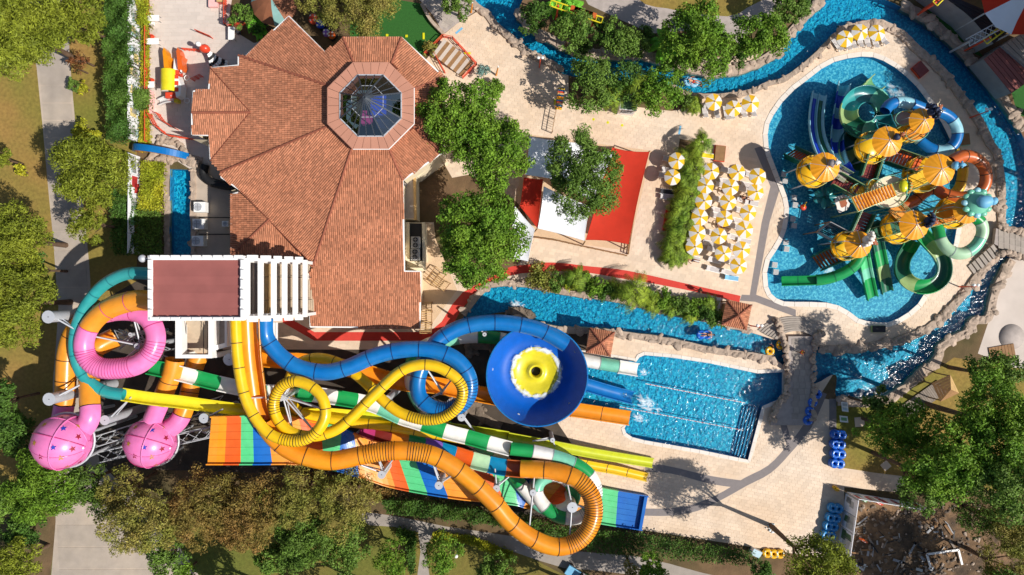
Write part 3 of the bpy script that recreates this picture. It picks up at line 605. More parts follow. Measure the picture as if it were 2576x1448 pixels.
# hall seen through the lantern: floor and a soft-play frame
hf = MB(); hf.prism([octp(RI+.4, 0, k) for k in range(8)], 5.9, 6.0); hf.build('hall_floor', 'hall_grey', BLD)
pf = thing('indoor_climbing_frame', 'blue and red climbing frame seen through the glass lantern', 'play frame', P(945, 290, 6)); 
for (x, y, z, w, d, h, mt) in ((1.1, .5, 1.2, 2.4, 2.2, 2.4, 'gl_royal'), (-.7, -.7, .9, 1.2, 1.5, 1.8, 'gl_magenta'), (1.1, -1.4, .7, 1.5, 1.1, 1.4, 'gl_blue'), (-.5, 1.0, .5, 1.0, 1.0, 1.0, 'gl_teal')):
    m = MB(); m.box((x, y, z), (w, d, h)); m.build('padded_block', mt, pf)
# ------------------------------------------------------------------ east annex, plant deck
t = thing('plant_deck', 'dark roof well with air conditioners on the right wall of the tiled building', 'roof well', P(1042, 605, 0)); o = P(1042, 605, 0)
L = lambda u, v, z: P(u, v, z)-o
m = MB(); m.prism([L(1024,560,3), L(1066,560,3), L(1068,660,3), L(1024,660,3)], 0, 2.9); m.build('base', 'cream_wall', t)
m = MB(); m.prism([L(1030,563,3), L(1061,563,3), L(1062,656,3), L(1030,656,3)], 2.9, 3.0); m.build('well_floor', 'dark', t)
for q in ([(1062,560),(1069,560),(1070,682),(1064,682)], [(1024,658),(1064,658),(1064,682),(1024,682)], [(1020,560),(1030,560),(1030,658),(1020,658)]):
    m = MB(); m.prism([L(u, v, 3.4) for u, v in q], 2.5, 3.5); m.build('parapet', 'cream_wall', t)
t2 = thing('flat_annex', 'narrow cream annex with grey flat roof below the right eave', 'annex', P(1030, 500, 0)); o2 = P(1030, 500, 0)
m = MB(); m.prism([P(u, v, 3.6)-o2 for u, v in ((1012,458),(1044,432),(1046,552),(1014,552))], 0, 3.5); m.build('wall', 'cream_wall', t2)
m = MB(); m.prism([P(u, v, 3.6)-o2 for u, v in ((1014,462),(1040,438),(1042,550),(1016,550))], 3.5, 3.62); m.build('roof', 'grey_paving', t2)
m = MB(); m.prism([P(u, v, 3.6)-o2 for u, v in ((1040,434),(1046,432),(1048,554),(1042,554))], 3.4, 3.8); m.build('parapet', 'wood_pale', t2)
t3 = thing('flat_annex', 'slanted cream annex with ledge at the corner of the tiled roof', 'annex', P(1070, 430, 0)); o3 = P(1070, 430, 0)
m = MB(); m.prism([P(u, v, 3.6)-o3 for u, v in ((1040,432),(1106,386),(1113,398),(1050,446))], 0, 3.5); m.build('wall', 'cream_wall', t3)
m = MB(); m.prism([P(u, v, 3.6)-o3 for u, v in ((1078,408),(1108,388),(1112,396),(1082,418))], 3.5, 3.7); m.build('ledge', 'grey_paint', t3)
# air conditioners
def ac(name, label, u, v, z, w, d, h, fans, rz=0, group=None):
    t = thing(name, label, 'air conditioner', P(u, v, z), rz, group)
    m = MB(); m.box((0, 0, h/2), (w, d, h)); m.build('casing', 'white_paint', t)
    m = MB(); m.box((0, 0, h+.01), (w*.96, d*.96, .03)); m.build('lid', 'grey_paint', t) if len(fans) > 1 else None
    for fx, fy, r in fans:
        m = MB(); m.lathe([(r, h+.02), (r, h+.07), (r*.9, h+.07), (r*.9, h+.03)], 16, (fx, fy, 0)); m.build('fan_ring', 'dark' if len(fans) > 1 else 'steel', t)
        m = MB(); m.lathe([(.0, h+.04), (r*.9, h+.035)], 16, (fx, fy, 0)); f = m.build('fan_guard', 'black_mesh' if len(fans) > 1 else 'steel', t)
        m = MB()
        for k in range(4): m.box((fx+.4*r*math.cos(k*1.57), fy+.4*r*math.sin(k*1.57), h+.05), (.7*r, .16*r, .02), rz=k*1.57)
        m.build('fan_blade', 'grey_paint', t)
    return t
ac('air_conditioner', 'upper twin-fan air conditioner in the dark roof well', 1048, 612, 3, 1.0, 1.35, 1.1, [(0, .33, .3), (0, -.33, .3)])
ac('air_conditioner', 'lower twin-fan air conditioner in the dark roof well', 1047, 642, 3, 1.0, 1.35, 1.1, [(0, .33, .3), (0, -.33, .3)])
for i, (u, v) in enumerate(((512,524),(509,566),(507,608))):
    ac('air_conditioner', f'{["upper","middle","lower"][i]} of three white air conditioners beside the narrow side pool', u, v, 0, 1.45, 1.25, 1.1, [(-.2, 0, .5)])
ac('air_conditioner', 'small white air conditioner tucked against the left wall of the tiled building', 573, 565, 0, .8, .7, .8, [(0, 0, .28)])
# pipes in the court
for i, v in enumerate((548, 590)):
    m = MB(); m.cyl(P(500, v, .25), P(578, v, .25), .06); tag(m.build('pipe', 'dark', None), ['dark pipe crossing the court below the upper air conditioner', 'dark pipe crossing the court below the middle air conditioner'][i], 'pipe')
m = MB(); pth = [P(u, v, .5) for u, v in smooth([(515,415),(512,440),(530,458),(560,466),(590,470)], 4, False)]
for a, c in zip(pth, pth[1:]): m.cyl(a, c, .55, n=10)
tag(m.build('duct', 'dark'), 'thick dark duct bending below the tiled eave by the boulders', 'duct')
# ------------------------------------------------------------------ slide tower
TO = P(494, 725, 15.5); TO.z = 0
TW = thing('slide_tower', 'white slide tower with red-brown flat roof and stepped pergola', 'tower', TO)
def tl(u, v, z): return P(u, v, z)-TO
ZR = 15.4
m = MB(); m.prism([tl(378,648,ZR), tl(612,648,ZR), tl(612,803,ZR), tl(378,803,ZR)], ZR-.5, ZR-.05); RF = m.build('roof_slab', 'white_paint', TW)
for i in range(7):
    v0 = 655+i*20.4; v1 = min(v0+20.2, 796) if i < 6 else 796; m = MB(); zz = ZR-.04+(.02 if i % 2 else .035)
    m.prism([tl(385,v0,ZR), tl(606,v0,ZR), tl(606,v1+.6,ZR), tl(385,v1+.6,ZR)], ZR-.06, zz); m.build('roof_sheet', 'red_brown_roof', RF)
for q in ([(375,644),(614,644),(614,652),(375,652)], [(375,798),(614,798),(614,807),(375,807)], [(375,653),(383,653),(383,797),(375,797)], [(606,653),(614,653),(614,797),(606,797)]):
    m = MB(); m.prism([tl(u, v, ZR) for u, v in q], ZR-.6, ZR+.25); m.build('parapet', 'white_paint', TW)
for k in range(9):
    for v in (647, 803):
        m = MB(); c = tl(388+k*26.5, v, ZR+.4); m.box(c, (.78, .34, .34)); m.build('merlon', 'white_paint', TW)
for k in range(6):
    for u in (378, 611):
        m = MB(); c = tl(u, 664+k*25, ZR+.4); m.box(c, (.34, .78, .34)); m.build('merlon', 'white_paint', TW)
c4 = [tl(u, v, ZR) for u, v in ((382,652),(608,652),(382,800),(608,800))]
for c in c4+[(c4[0]+c4[1])/2, (c4[2]+c4[3])/2]:
    m = MB(); m.box((c.x, c.y, (ZR-.6)/2), (.55, .55, ZR-.6)); m.build('column', 'white_paint', TW)
for z in (4.2, 8.4, 12.2):
    m = MB(); m.prism([(c4[0].x, c4[0].y), (c4[1].x, c4[1].y), (c4[3].x, c4[3].y), (c4[2].x, c4[2].y)], z-.25, z); m.build('platform', 'concrete_grey', TW)
    for a, b in ((0, 1), (2, 3), (0, 2), (1, 3)):
        m = MB(); p, q = c4[a], c4[b]; m.beam(Vector((p.x, p.y, z+1)), Vector((q.x, q.y, z+1)), .06, .06); m.beam(Vector((p.x, p.y, z+.5)), Vector((q.x, q.y, z+.5)), .04, .04); m.build('railing', 'dark', TW)
# stepped pergola over the stair
PG = [(622, 15.0, 12), (656, 13.9, 9), (689, 12.7, 9), (716, 11.5, 9), (743, 10.4, 8), (768, 9.3, 8)]
prev = None
for u, z, w in PG:
    a, b = tl(u, 650+(15-z)*.9, z), tl(u, 803-(15-z)*.9, z)
    m = MB(); m.beam(a, b, .42, .6); m.build('pergola_beam', 'white_paint', TW)
    for p in (a, b):
        m = MB(); m.box((p.x, p.y+(.25 if p is b else -.25), (z-.3)/2), (.34, .34, z-.3)); m.build('pergola_post', 'white_paint', TW)
    if prev:
        pa, pb = prev
        for p, q in ((pa, a), (pb, b)):
            m = MB(); hgt = p.z-.12; m.beam(Vector((p.x, p.y, hgt)), Vector((q.x, p.y, hgt)), .62, .5); m.build('pergola_rail', 'white_paint', TW)
        # stair flight below this bay
        n = 5
        for j in range(n):
            t = (j+.5)/n; x = pa.x*(1-t)+a.x*t; z0 = (pa.z*(1-t)+a.z*t)-3.4; wdt = (pa.y-pb.y)*.86
            m = MB(); m.box((x, (pa.y+pb.y)/2, z0), ((a.x-pa.x)/n*.98, wdt, .12)); m.build('stair_tread', 'wood_pale' if prev[0].z > 14.5 else 'tile_stairs', TW)
        for yy in (-.46, -.2, .2, .46):
            m = MB(); yc = (pa.y+pb.y)/2+(pa.y-pb.y)*yy; m.beam(Vector((pa.x+.2, yc, pa.z-2.4)), Vector((a.x, yc, a.z-2.4)), .06, .06); m.build('handrail', 'dark', TW)
        m = MB(); 
        for j in range(4): m.beam(Vector((a.x-.25-.1*j, pa.y-.5, a.z-1.2-.35*j)), Vector((a.x-.25-.1*j, pb.y+.5, a.z-1.2-.35*j)), .03, .03)
        m.build('cable_guard', 'dark', TW)
    prev = (a, b)
# lower stair bay below the roof
ZB = 10.0
for q in ([(441,806),(457,806),(457,902),(441,902)], [(524,806),(533,806),(533,902),(524,902)], [(457,893),(524,893),(524,902),(457,902)], [(533,806),(539,806),(539,880),(533,880)], [(565,806),(571,806),(571,872),(565,872)]):
    m = MB(); m.prism([tl(u, v, ZB) for u, v in q], ZB-1.3, ZB); m.build('stair_bay_wall', 'white_paint', TW)
for u, v in ((446,898),(528,898),(568,868),(446,812),(528,812)):
    m = MB(); c = tl(u, v, ZB); m.box((c.x, c.y, (ZB-1.3)/2), (.5, .5, ZB-1.3)); m.build('column', 'white_paint', TW)
for j in range(11):
    m = MB(); c = tl(490, 812+j*7.2, ZB-1-j*.28); m.box(c, (2.9, .44, .14)); m.build('stair_tread', 'tile_stairs', TW)
for u in (468, 512):
    m = MB(); m.beam(tl(u, 812, ZB-.2), tl(u, 892, ZB-2.6), .06, .06); m.build('handrail', 'dark', TW)
for j in range(3):
    m = MB(); m.beam(tl(460, 896-j*3, ZB-.3-j*.4), tl(522, 896-j*3, ZB-.3-j*.4), .05, .05); m.build('cable_guard', 'dark', TW)
m = MB(); m.box(tl(552, 838, ZB-2), (1.3, 3.4, .15)); m.build('landing', 'grey_paving', TW)
m = MB(); m.beam(tl(541, 876, ZB-.6), tl(592, 862, ZB-1.4), .5, .5); m.build('brace', 'white_paint', TW)
for u in (592, 600, 608, 614):
    m = MB(); m.beam(tl(u+82, 812, 8.0), tl(u+82, 858, 8.0), .18, .3); m.build('ledge_beam', 'white_paint', TW)
t = thing('flood_lamp', 'round lamp bracketed on the left corner of the tower roof', 'lamp', P(358, 651, 15)); 
m = MB(); m.lathe([(0, .3), (.3, .25), (.42, 0), (.3, -.2), (0, -.22)], 14); m.build('lamp_head', 'steel', t)
m = MB(); m.cyl((.3, 0, 0), tl(378, 651, 15)-tl(358, 651, 15), .05); m.build('bracket', 'steel', t)

# ------------------------------------------------------------------ slide builder
def cpath(pts, step=.3):
    w = [tuple(P(u, v, z)) for u, v, z in pts]; w = [Vector(p) for p in smooth(w, 10, False)]
    out = [w[0]]; acc = 0
    for a, b in zip(w, w[1:]):
        d = (b-a).length
        while acc+d >= step:
            t = (step-acc)/d; a = a.lerp(b, t); d = (b-a).length; out.append(a); acc = 0
        acc += d
    out.append(w[-1]); return out
def frames(p):
    fr = []; n = len(p)
    for i in range(n):
        t = (p[min(i+1, n-1)]-p[max(i-1, 0)]).normalized(); s = t.cross(Vector((0, 0, 1)))
        s = s.normalized() if s.length > .05 else (fr[-1][0] if fr else Vector((1, 0, 0)))
        fr.append((s, s.cross(t).normalized()))
    return fr
def prof_tube(r, n=14):
    o = []
    for i in range(n):
        a = 2*math.pi*(i+.5)/n; o.append((r*math.cos(a), r*math.sin(a)))
    k = n//2
    up = o[:k]; lo = o[k:]
    L_ = r*1.11; return up+[(-L_, .04), (-L_, -.04)]+lo+[(L_, -.04), (L_, .04)]
def prof_open(r, wall=.25, th=.06, n=10, lip=.12):
    inn = [(-(r+lip), wall), (-r, wall)]+[(r*math.cos(a), r*math.sin(a)*.85) for a in [math.pi+math.pi*i/n for i in range(n+1)]]+[(r, wall), (r+lip, wall)]
    R_ = r+th; out = [(r+lip, wall-th), (R_, wall-th)]+[(R_*math.cos(a), R_*math.sin(a)*.85-th*.3) for a in [2*math.pi-math.pi*i/n for i in range(n+1)]]+[(-R_, wall-th), (-(r+lip), wall-th)]
    return inn+out
def prof_box(w, wall=.45, th=.06):
    return [(-w, wall), (-w+th*2, wall), (-w+th*2.4, 0), (w-th*2.4, 0), (w-th*2, wall), (w, wall), (w, -th*1.5), (-w, -th*1.5)]
def strip(p, fr, i0, i1, prof, o, cap=True):
    vs_ = []; m = len(prof)
    for i in range(i0, i1+1):
        s, u = fr[i]
        for a, b in prof: vs_.append(p[i]+s*a+u*b-o)
    nn = i1-i0+1; b = MB()
    b.add(vs_, [(k*m+j, k*m+(j+1) % m, (k+1)*m+(j+1) % m, (k+1)*m+j) for k in range(nn-1) for j in range(m)], True)
    return b
def slide(name, label, pts, r, cols, seclen=2.4, kind='tube', seal='seal', ribs=(), cat='water slide', step=.3, opens=(), wall=.25, sealw=.085, boxes=()):
    """cols: list of materials cycled, or [(until fraction, material)...]"""
    p = cpath(pts, step); fr = frames(p); n = len(p); t = thing(name, label, cat, (p[-1].x, p[-1].y, 0)); o = Vector((p[-1].x, p[-1].y, 0))
    ns = max(1, round((n-1)*step/seclen)); ed = [round(i*(n-1)/ns) for i in range(ns+1)]
    for i in range(ns):
        f = (i+.5)/ns
        mt = cols[i % len(cols)] if isinstance(cols[0], str) else next(c for e, c in cols if f <= e)
        if not isinstance(mt, str): mt = mt[i % len(mt)]
        op = kind == 'open' or any(a <= f <= b for a, b in opens); bx = kind == 'box' or any(a <= f <= b for a, b in boxes)
        pr = prof_box(r, wall) if bx else prof_open(r, wall) if op else prof_tube(r)
        g = strip(p, fr, ed[i], ed[i+1], pr, o)
        sec = g.build('slide_section', mt, t)
        if seal and i < ns-1:
            k = ed[i+1]; s_, u_ = fr[k]; tg = (p[min(k+1, n-1)]-p[k-1]).normalized(); h = sealw/2
            pp = [p[k]-tg*h, p[k]+tg*h]; k2 = 1.045
            q = [(a*k2 if not op else a+(.05 if a > r*.98 else -.05 if a < -r*.98 else 0), b*k2+(.012 if op else 0)) for a, b in pr] if not bx else [(a*1.02, b+.012) for a, b in pr]
            strip(pp, [fr[k]]*2, 0, 1, q, o).build('joint', seal, sec)
    for f0, f1, sp in ribs:
        k0, k1 = int(f0*(n-1)), int(f1*(n-1)); st = max(1, round(sp/step))
        for k in range(k0, k1, st):
            tg = (p[min(k+1, n-1)]-p[k-1]).normalized(); pp = [p[k]-tg*.03, p[k]+tg*.03]
            strip(pp, [fr[k]]*2, 0, 1, [(a*1.05, b*1.05) for a, b in prof_tube(r)], o).build('rib', seal, t)
    return t, p, fr

def foam_mat(name, r0, w, sc, centre=None):
    """broken white water; cover thins out from radius r0 over width w"""
    m = bpy.data.materials.new(name); m.use_nodes = True; MATS[name] = m; n = m.node_tree.nodes; l = m.node_tree.links; b = n['Principled BSDF']
    b.inputs['Base Color'].default_value = (.86, .92, .95, 1); b.inputs['Roughness'].default_value = .8
    tc = n.new('ShaderNodeTexCoord'); ln = n.new('ShaderNodeVectorMath'); ln.operation = 'LENGTH'
    mu = n.new('ShaderNodeVectorMath'); mu.operation = 'MULTIPLY'; mu.inputs[1].default_value = (1, 1, 0); l.new(tc.outputs['Object'], mu.inputs[0]); l.new(mu.outputs[0], ln.inputs[0])
    df = n.new('ShaderNodeMath'); df.operation = 'SUBTRACT'; df.inputs[1].default_value = r0; l.new(ln.outputs['Value'], df.inputs[0])
    ab = n.new('ShaderNodeMath'); ab.operation = 'ABSOLUTE'; l.new(df.outputs[0], ab.inputs[0])
    mr = n.new('ShaderNodeMapRange'); mr.inputs[1].default_value = 0; mr.inputs[2].default_value = w*2; mr.inputs[3].default_value = .56; mr.inputs[4].default_value = -.3; l.new(ab.outputs[0], mr.inputs[0])
    nz = n.new('ShaderNodeTexNoise'); nz.inputs['Scale'].default_value = sc; nz.inputs['Detail'].default_value = 6; nz.inputs['Distortion'].default_value = 1.2; l.new(tc.outputs['Object'], nz.inputs[0])
    ad = n.new('ShaderNodeMath'); ad.operation = 'ADD'; l.new(mr.outputs[0], ad.inputs[0]); l.new(nz.outputs['Fac'], ad.inputs[1])
    m2 = n.new('ShaderNodeMapRange'); m2.inputs[1].default_value = .82; m2.inputs[2].default_value = 1.1; m2.inputs[3].default_value = 0; m2.inputs[4].default_value = .92; l.new(ad.outputs[0], m2.inputs[0]); l.new(m2.outputs[0], b.inputs['Alpha'])
    return name
# ------------------------------------------------------------------ the slides of the tower
def zs(pts, z0, z1, p=1.0):
    """give a traced line a steady fall from z0 to z1"""
    L_ = [0]
    for a, b in zip(pts, pts[1:]): L_.append(L_[-1]+math.dist(a, b))
    return [(u, v, z0+(z1-z0)*(d/L_[-1])**p) for (u, v), d in zip(pts, L_)]
slide('teal_tube_slide', 'closed teal tube slide curving round the left of the tower', zs([(385,690),(330,688),(290,700),(250,727),(215,770),(195,815),(187,860),(190,900),(205,940),(235,970),(270,987),(312,993)], 11.6, 9.6), .6, ['gl_teal'], 2.6, seal='gl_dkteal', sealw=.12)
slide('yellow_flume', 'long open yellow flume turning lime toward its run-out on the deck', zs([(308,992),(380,1003),(460,1012),(540,1023),(620,1033),(720,1041),(820,1042),(920,1050),(1030,1060),(1140,1080),(1240,1094),(1340,1112),(1420,1127),(1500,1142),(1642,1165)], 9.5, .35, 1.0), .62, [(.36, 'gl_yellow2'), (1.1, 'gl_lime')], 6.0, 'open', None, wall=.2, boxes=((.7, 1.0),))
YT = [(592,800),(594,850),(599,910),(612,985),(632,1035),(660,1075),(690,1099),(730,1110),(765,1107),(795,1088),(813,1062),(819,1035),(811,1003),(791,979),(763,964),(735,960),(708,973),(692,998),(689,1028),(700,1058),(722,1082),(752,1095),(785,1098),(815,1093),(851,1078),(891,1045),(927,1008),(964,972),(997,942),(1027,925),(1064,918),(1101,924),(1138,944),(1159,968),(1164,990),(1156,1017),(1134,1040),(1104,1054),(1061,1056),(1011,1041),(977,1019),(950,995),(925,968),(894,942),(860,918),(820,904),(785,903),(752,916),(732,945),(726,985),(740,1025),(780,1050),(831,1056),(891,1064),(944,1069),(1011,1078),(1094,1092),(1200,1112),(1330,1138),(1468,1168),(1550,1183),(1628,1201)]
slide('yellow_tube_slide', 'closed yellow tube slide with two big loops and a yellow run-out', zs(YT, 12.6, .35, 1.9), .55, [(1.1, 'gl_yellow')], 2.7, boxes=((.9, 1.0),), ribs=((.205, .245, .3), (.43, .5, .33), (.115, .15, .35)))
OT = [(630,800),(632,850),(636,910),(645,980),(655,1040),(678,1088),(715,1124),(760,1146),(830,1160),(900,1148),(960,1137),(1020,1135),(1080,1144),(1130,1168),(1185,1210),(1240,1262),(1280,1310),(1330,1350),(1385,1374),(1430,1373),(1470,1347),(1492,1302),(1490,1255),(1466,1218),(1430,1196),(1380,1184),(1310,1180)]
slide('orange_flume', 'wide orange slide snaking down from the tower into a loop at the bottom', zs(OT, 12.4, 5.2), .95, [(1.1, ['gl_orange', 'gl_orange2'])], 3.0, opens=((0, .16),), ribs=((.36, .41, .38), (.43, .47, .38), (.76, .9, .42)), wall=.35)
slide('rainbow_flume', 'open multicoloured flume continuing from the orange loop behind the rainbow lanes', zs([(1318,1180),(1262,1174),(1200,1160),(1140,1142),(1080,1124),(1020,1110),(960,1098),(900,1088)], 5.0, 3.4), .9, ['gl_rust', 'gl_cyan', 'gl_palegreen', 'gl_redorange', 'gl_cyan', 'gl_purple', 'gl_green', 'gl_gold', 'gl_maroon', 'gl_magenta', 'gl_blue'], 2.0, 'open', 'seal', wall=.35)
BT = [(666,800),(668,845),(688,878),(715,904),(748,924),(790,935),(832,936),(880,923),(930,901),(980,886),(1040,879),(1098,884),(1148,906),(1178,946),(1180,990),(1158,1020),(1120,1032),(1082,1024),(1056,1000),(1050,966),(1058,930),(1076,893),(1104,856),(1150,828),(1200,815),(1260,812),(1320,820),(1370,836),(1425,868)]
slide('blue_tube_slide', 'blue tube slide weaving from the tower round a loop into the funnel', zs(BT, 12.0, 7.0, .7), .82, ['gl_blue'], 3.0, seal='seal_blue', ribs=((.47, .58, .4),))
GT = [(372,922),(420,932),(470,944),(540,962),(610,977),(664,986),(730,988),(790,992),(877,1005),(927,1015),(967,1030),(1011,1050),(1044,1060),(1128,1087),(1178,1100),(1228,1114),(1284,1129)]
slide('green_white_flume', 'open flume banded green and white crossing under the yellow loops', zs(GT, 8.0, 5.0), .78, ['gl_green', 'gl_white', 'gl_green', 'gl_white', 'gl_mint', 'gl_white'], 2.6, 'open', None, wall=.25)
GS = [(1284,1129),(1335,1135),(1385,1146),(1431,1161),(1468,1181),(1491,1208),(1499,1241),(1490,1272),(1467,1297),(1438,1305),(1400,1298),(1368,1272),(1350,1240),(1360,1210),(1395,1196),(1430,1212),(1445,1245),(1430,1275),(1395,1287),(1358,1272),(1330,1243),(1305,1212),(1262,1155),(1200,1118),(1120,1072),(1066,1028),(1040,985),(1033,940),(1042,898),(1075,868),(1120,858),(1180,848),(1260,853),(1350,880),(1480,909),(1606,931)]
slide('green_white_tube', 'green and white tube slide spiralling at the bottom and ending in the pool', zs(GS, 4.8, .5), .72, [(.12, ['gl_green', 'gl_white', 'gl_mint']), (1.1, ['gl_white', 'gl_mint', 'gl_white', 'gl_green'])], 2.6, seal='seal_light', opens=((.965, 1.0),), ribs=((.13, .18, .35),))
slide('blue_run_out', 'blue flume running from the funnel into the landing pool', zs([(1440,958),(1480,970),(1530,985),(1594,1002)], 1.4, .25), .72, ['gl_blue'], 2.0, 'open', 'seal_blue', wall=.2)
slide('orange_run_out', 'orange flume passing under the funnel into the landing pool', zs([(640,900),(700,905),(800,915),(900,932),(1000,960),(1100,970),(1200,990),(1300,1008),(1400,1024),(1460,1033),(1584,1052)], 4.2, .25), .92, ['gl_orange2'], 4.0, 'open', 'seal', wall=.3, boxes=((.72, 1.0),))
# pink ring and the two balls
PT = [(390,758),(340,757),(285,772),(248,795),(222,828),(211,868),(222,906),(252,926),(295,928),(345,918),(380,888),(392,848),(378,808),(345,786),(300,782),(255,790),(225,800)]
slide('pink_tube_slide', 'fat pink tube slide circling below the left tower wall with orange start', zs(PT, 11.6, 8.6), 1.02, [(.24, 'gl_gold'), (1.1, 'gl_pink')], 2.8, ribs=((.36, .55, .42), (.62, .68, .4)), seal='gl_magenta')
slide('orange_tube_slide', 'orange tube dropping from the pink ring to the left pink ball', zs([(215,800),(185,840),(170,890),(166,940),(164,1000),(158,1040),(152,1070)], 9.0, 8.2), 1.05, [(.8, 'gl_gold'), (1.1, 'gl_pink')], 2.6)
slide('orange_tube_slide', 'orange tube rising from the right shoulder of the left pink ball', [(205,1085,10.5),(226,1050,10.6),(226,1000,10),(226,940,9.2),(240,880,8.2),(290,850,7.2)], 1.05, [(.32, 'gl_pink'), (1.1, 'gl_gold')], 2.8)
slide('orange_tube_slide', 'orange tube entering the right pink ball from the upper left', [(440,905,7.6),(432,940,7.4),(415,985,7.2),(395,1030,6.8),(382,1060,6.6)], 1.0, [(.7, 'gl_gold'), (1.1, 'gl_pink')], 2.6)
slide('orange_tube_slide', 'orange tube leaving the right shoulder of the right pink ball', [(418,1085,6.0),(450,1058,6.0),(470,1010,5.8),(482,960,5.4),(492,915,5.0),(510,880,4.6)], 1.0, [(.3, 'gl_pink'), (1.1, 'gl_gold')], 2.6)
M('star_red', lin(150, 30, 50), .5); M('star_blue', lin(40, 60, 170), .5); M('star_gold', lin(180, 140, 40), .5)
def ball(label, u, v, z, r, tilt):
    c = P(u, v, z); t = thing('pink_ball', label, 'slide ball', (c.x, c.y, 0)); N = 8
    q = Matrix.Rotation(R(88), 3, 'Y') @ Matrix.Rotation(R(20), 3, 'Z'); q = Matrix.Rotation(R(tilt), 3, 'Z') @ q
    for k in range(N):                                    # fibreglass gores
        b = MB(); vs_ = []; K, J = 14, 4
        for i in range(K+1):
            th = math.pi*i/K*.94+.19
            for j in range(J+1):
                ph = 2*math.pi*(k+j/J)/N; vs_.append(q @ Vector((r*math.sin(th)*math.cos(ph), r*math.sin(th)*math.sin(ph), r*math.cos(th)))+Vector((0, 0, z)))
        b.add(vs_, [(i*(J+1)+j, (i+1)*(J+1)+j, (i+1)*(J+1)+j+1, i*(J+1)+j+1) for i in range(K) for j in range(J)], True); g = b.build('gore', 'gl_pink', t)
        b = MB(); pr = []
        for i in range(17):
            th = math.pi*i/16*.94+.19; ph = 2*math.pi*k/N; pr.append(q @ Vector((math.sin(th)*math.cos(ph), math.sin(th)*math.sin(ph), math.cos(th)))*(r+.03)+Vector((0, 0, z)))
        for a, d in zip(pr, pr[1:]): b.cyl(a, d, .06, n=5)
        b.build('seam', 'gl_magenta' if k % 2 else 'gl_pink', g)
    for th in (1.35,):                                    # girdle flange
        b = MB(); pr = [q @ Vector((math.sin(th)*math.cos(R(a)), math.sin(th)*math.sin(R(a)), math.cos(th)))*(r+.05)+Vector((0, 0, z)) for a in range(0, 361, 10)]
        for a, d in zip(pr, pr[1:]): b.cyl(a, d, .09, n=5)
        b.build('flange', 'gl_pink', t)
    b = MB(); cc = q @ Vector((0, 0, r*1.0))+Vector((0, 0, z)); ax = q @ Vector((0, 0, 1)); b.cyl(cc-ax*.25, cc-ax*.02, r*.3, r*.24, 20); b.build('hatch', 'gl_pink', t)
    # printed stars, thin plates on the shell
    rr = random.Random(int(u)); 
    for i in range(26):
        th = [.62, .95, 1.25, 1.65, 2.0][i % 5]+.04*rr.uniform(-1, 1); ph = 2*math.pi*((i//5)/5.2+.07*(i % 2))+.3; d = Vector((math.sin(th)*math.cos(ph), math.sin(th)*math.sin(ph), math.cos(th)))
        w = q @ d
        if w.z < -.1: continue
        e1 = w.cross(Vector((.3, .8, .2))).normalized(); e2 = w.cross(e1); st = []
        for s in range(10):
            a = math.pi*s/5; ra = .36 if s % 2 == 0 else .15; st.append(w*(r+.035)+e1*ra*math.cos(a)+e2*ra*math.sin(a)+Vector((0, 0, z)))
        b = MB(); b.add(st+[w*(r+.04)+Vector((0, 0, z))], [(s, (s+1) % 10, 10) for s in range(10)]); b.build('star', ['star_red', 'star_gold', 'star_blue'][(i+i//5) % 3], t)
    b = MB(); 
    for a in range(0, 360, 12):
        p, d = [Vector((r*1.02*math.cos(R(x)), r*1.02*math.sin(R(x)), z-r*.3)) for x in (a, a+12)]; b.cyl(p, d, .13, n=6)
    b.build('support_ring', 'steel', t)
    for a in (20, 110, 200, 290):
        b = MB(); b.cyl((r*.9*math.cos(R(a)), r*.9*math.sin(R(a)), z-r*.35), (r*.75*math.cos(R(a)), r*.75*math.sin(R(a)), 0), .18, n=8); b.build('leg', 'steel', t)
    return t
ball('left pink ball with printed stars at the far left of the slides', 157, 1112, 11.0, 2.95, -12)
ball('right pink ball with printed stars beside the rainbow lanes', 379, 1114, 6.2, 2.82, -12)
# ------------------------------------------------------------------ blue funnel
FZ = 6.4; FO = P(1351, 945, FZ); FO.z = 0
FN = thing('blue_funnel', 'large blue funnel bowl with yellow centre and drain hole', 'water slide', FO)
NB = 16; R0 = 5.8; FD = 3.0
def bowl_pt(f, a):   # f 0 rim .. 1 centre cone base
    r = R0*(1-f)+2.9*f; z = FZ-FD*(1-(1-f)**2.8)
    return Vector((r*math.cos(a), r*math.sin(a), z))
for k in range(NB):
    b = MB(); vs_ = []; J, K = 4, 8
    for i in range(K+1):
        for j in range(J+1): vs_.append(bowl_pt(i/K, 2*math.pi*(k+j/J)/NB))
    b.add(vs_, [(i*(J+1)+j, i*(J+1)+j+1, (i+1)*(J+1)+j+1, (i+1)*(J+1)+j) for i in range(K) for j in range(J)], True)
    vs2 = [v+Vector((0, 0, -.12)) for v in vs_]; b.add(vs2, [(i*(J+1)+j+1, i*(J+1)+j, (i+1)*(J+1)+j, (i+1)*(J+1)+j+1) for i in range(K) for j in range(J)], True)
    g = b.build('bowl_gore', 'bowl_blue', FN)
    a0, a1 = 2*math.pi*k/NB, 2*math.pi*(k+1)/NB
    b = MB(); vs_ = []
    for j in range(5):
        a = a0+(a1-a0)*(j/4*.985+.0075); c, s = math.cos(a), math.sin(a)
        for rr_, z in ((R0-.02, FZ-.5), (R0-.02, FZ+.5), (R0+.12, FZ+.5), (R0+.12, FZ-.6)): vs_.append(Vector((rr_*c, rr_*s, z)))
    b.add(vs_, [(j*4+i, j*4+4+i, j*4+4+(i+1) % 4, j*4+(i+1) % 4) for j in range(4) for i in range(4)]); b.build('rim_panel', 'gl_blue', FN)
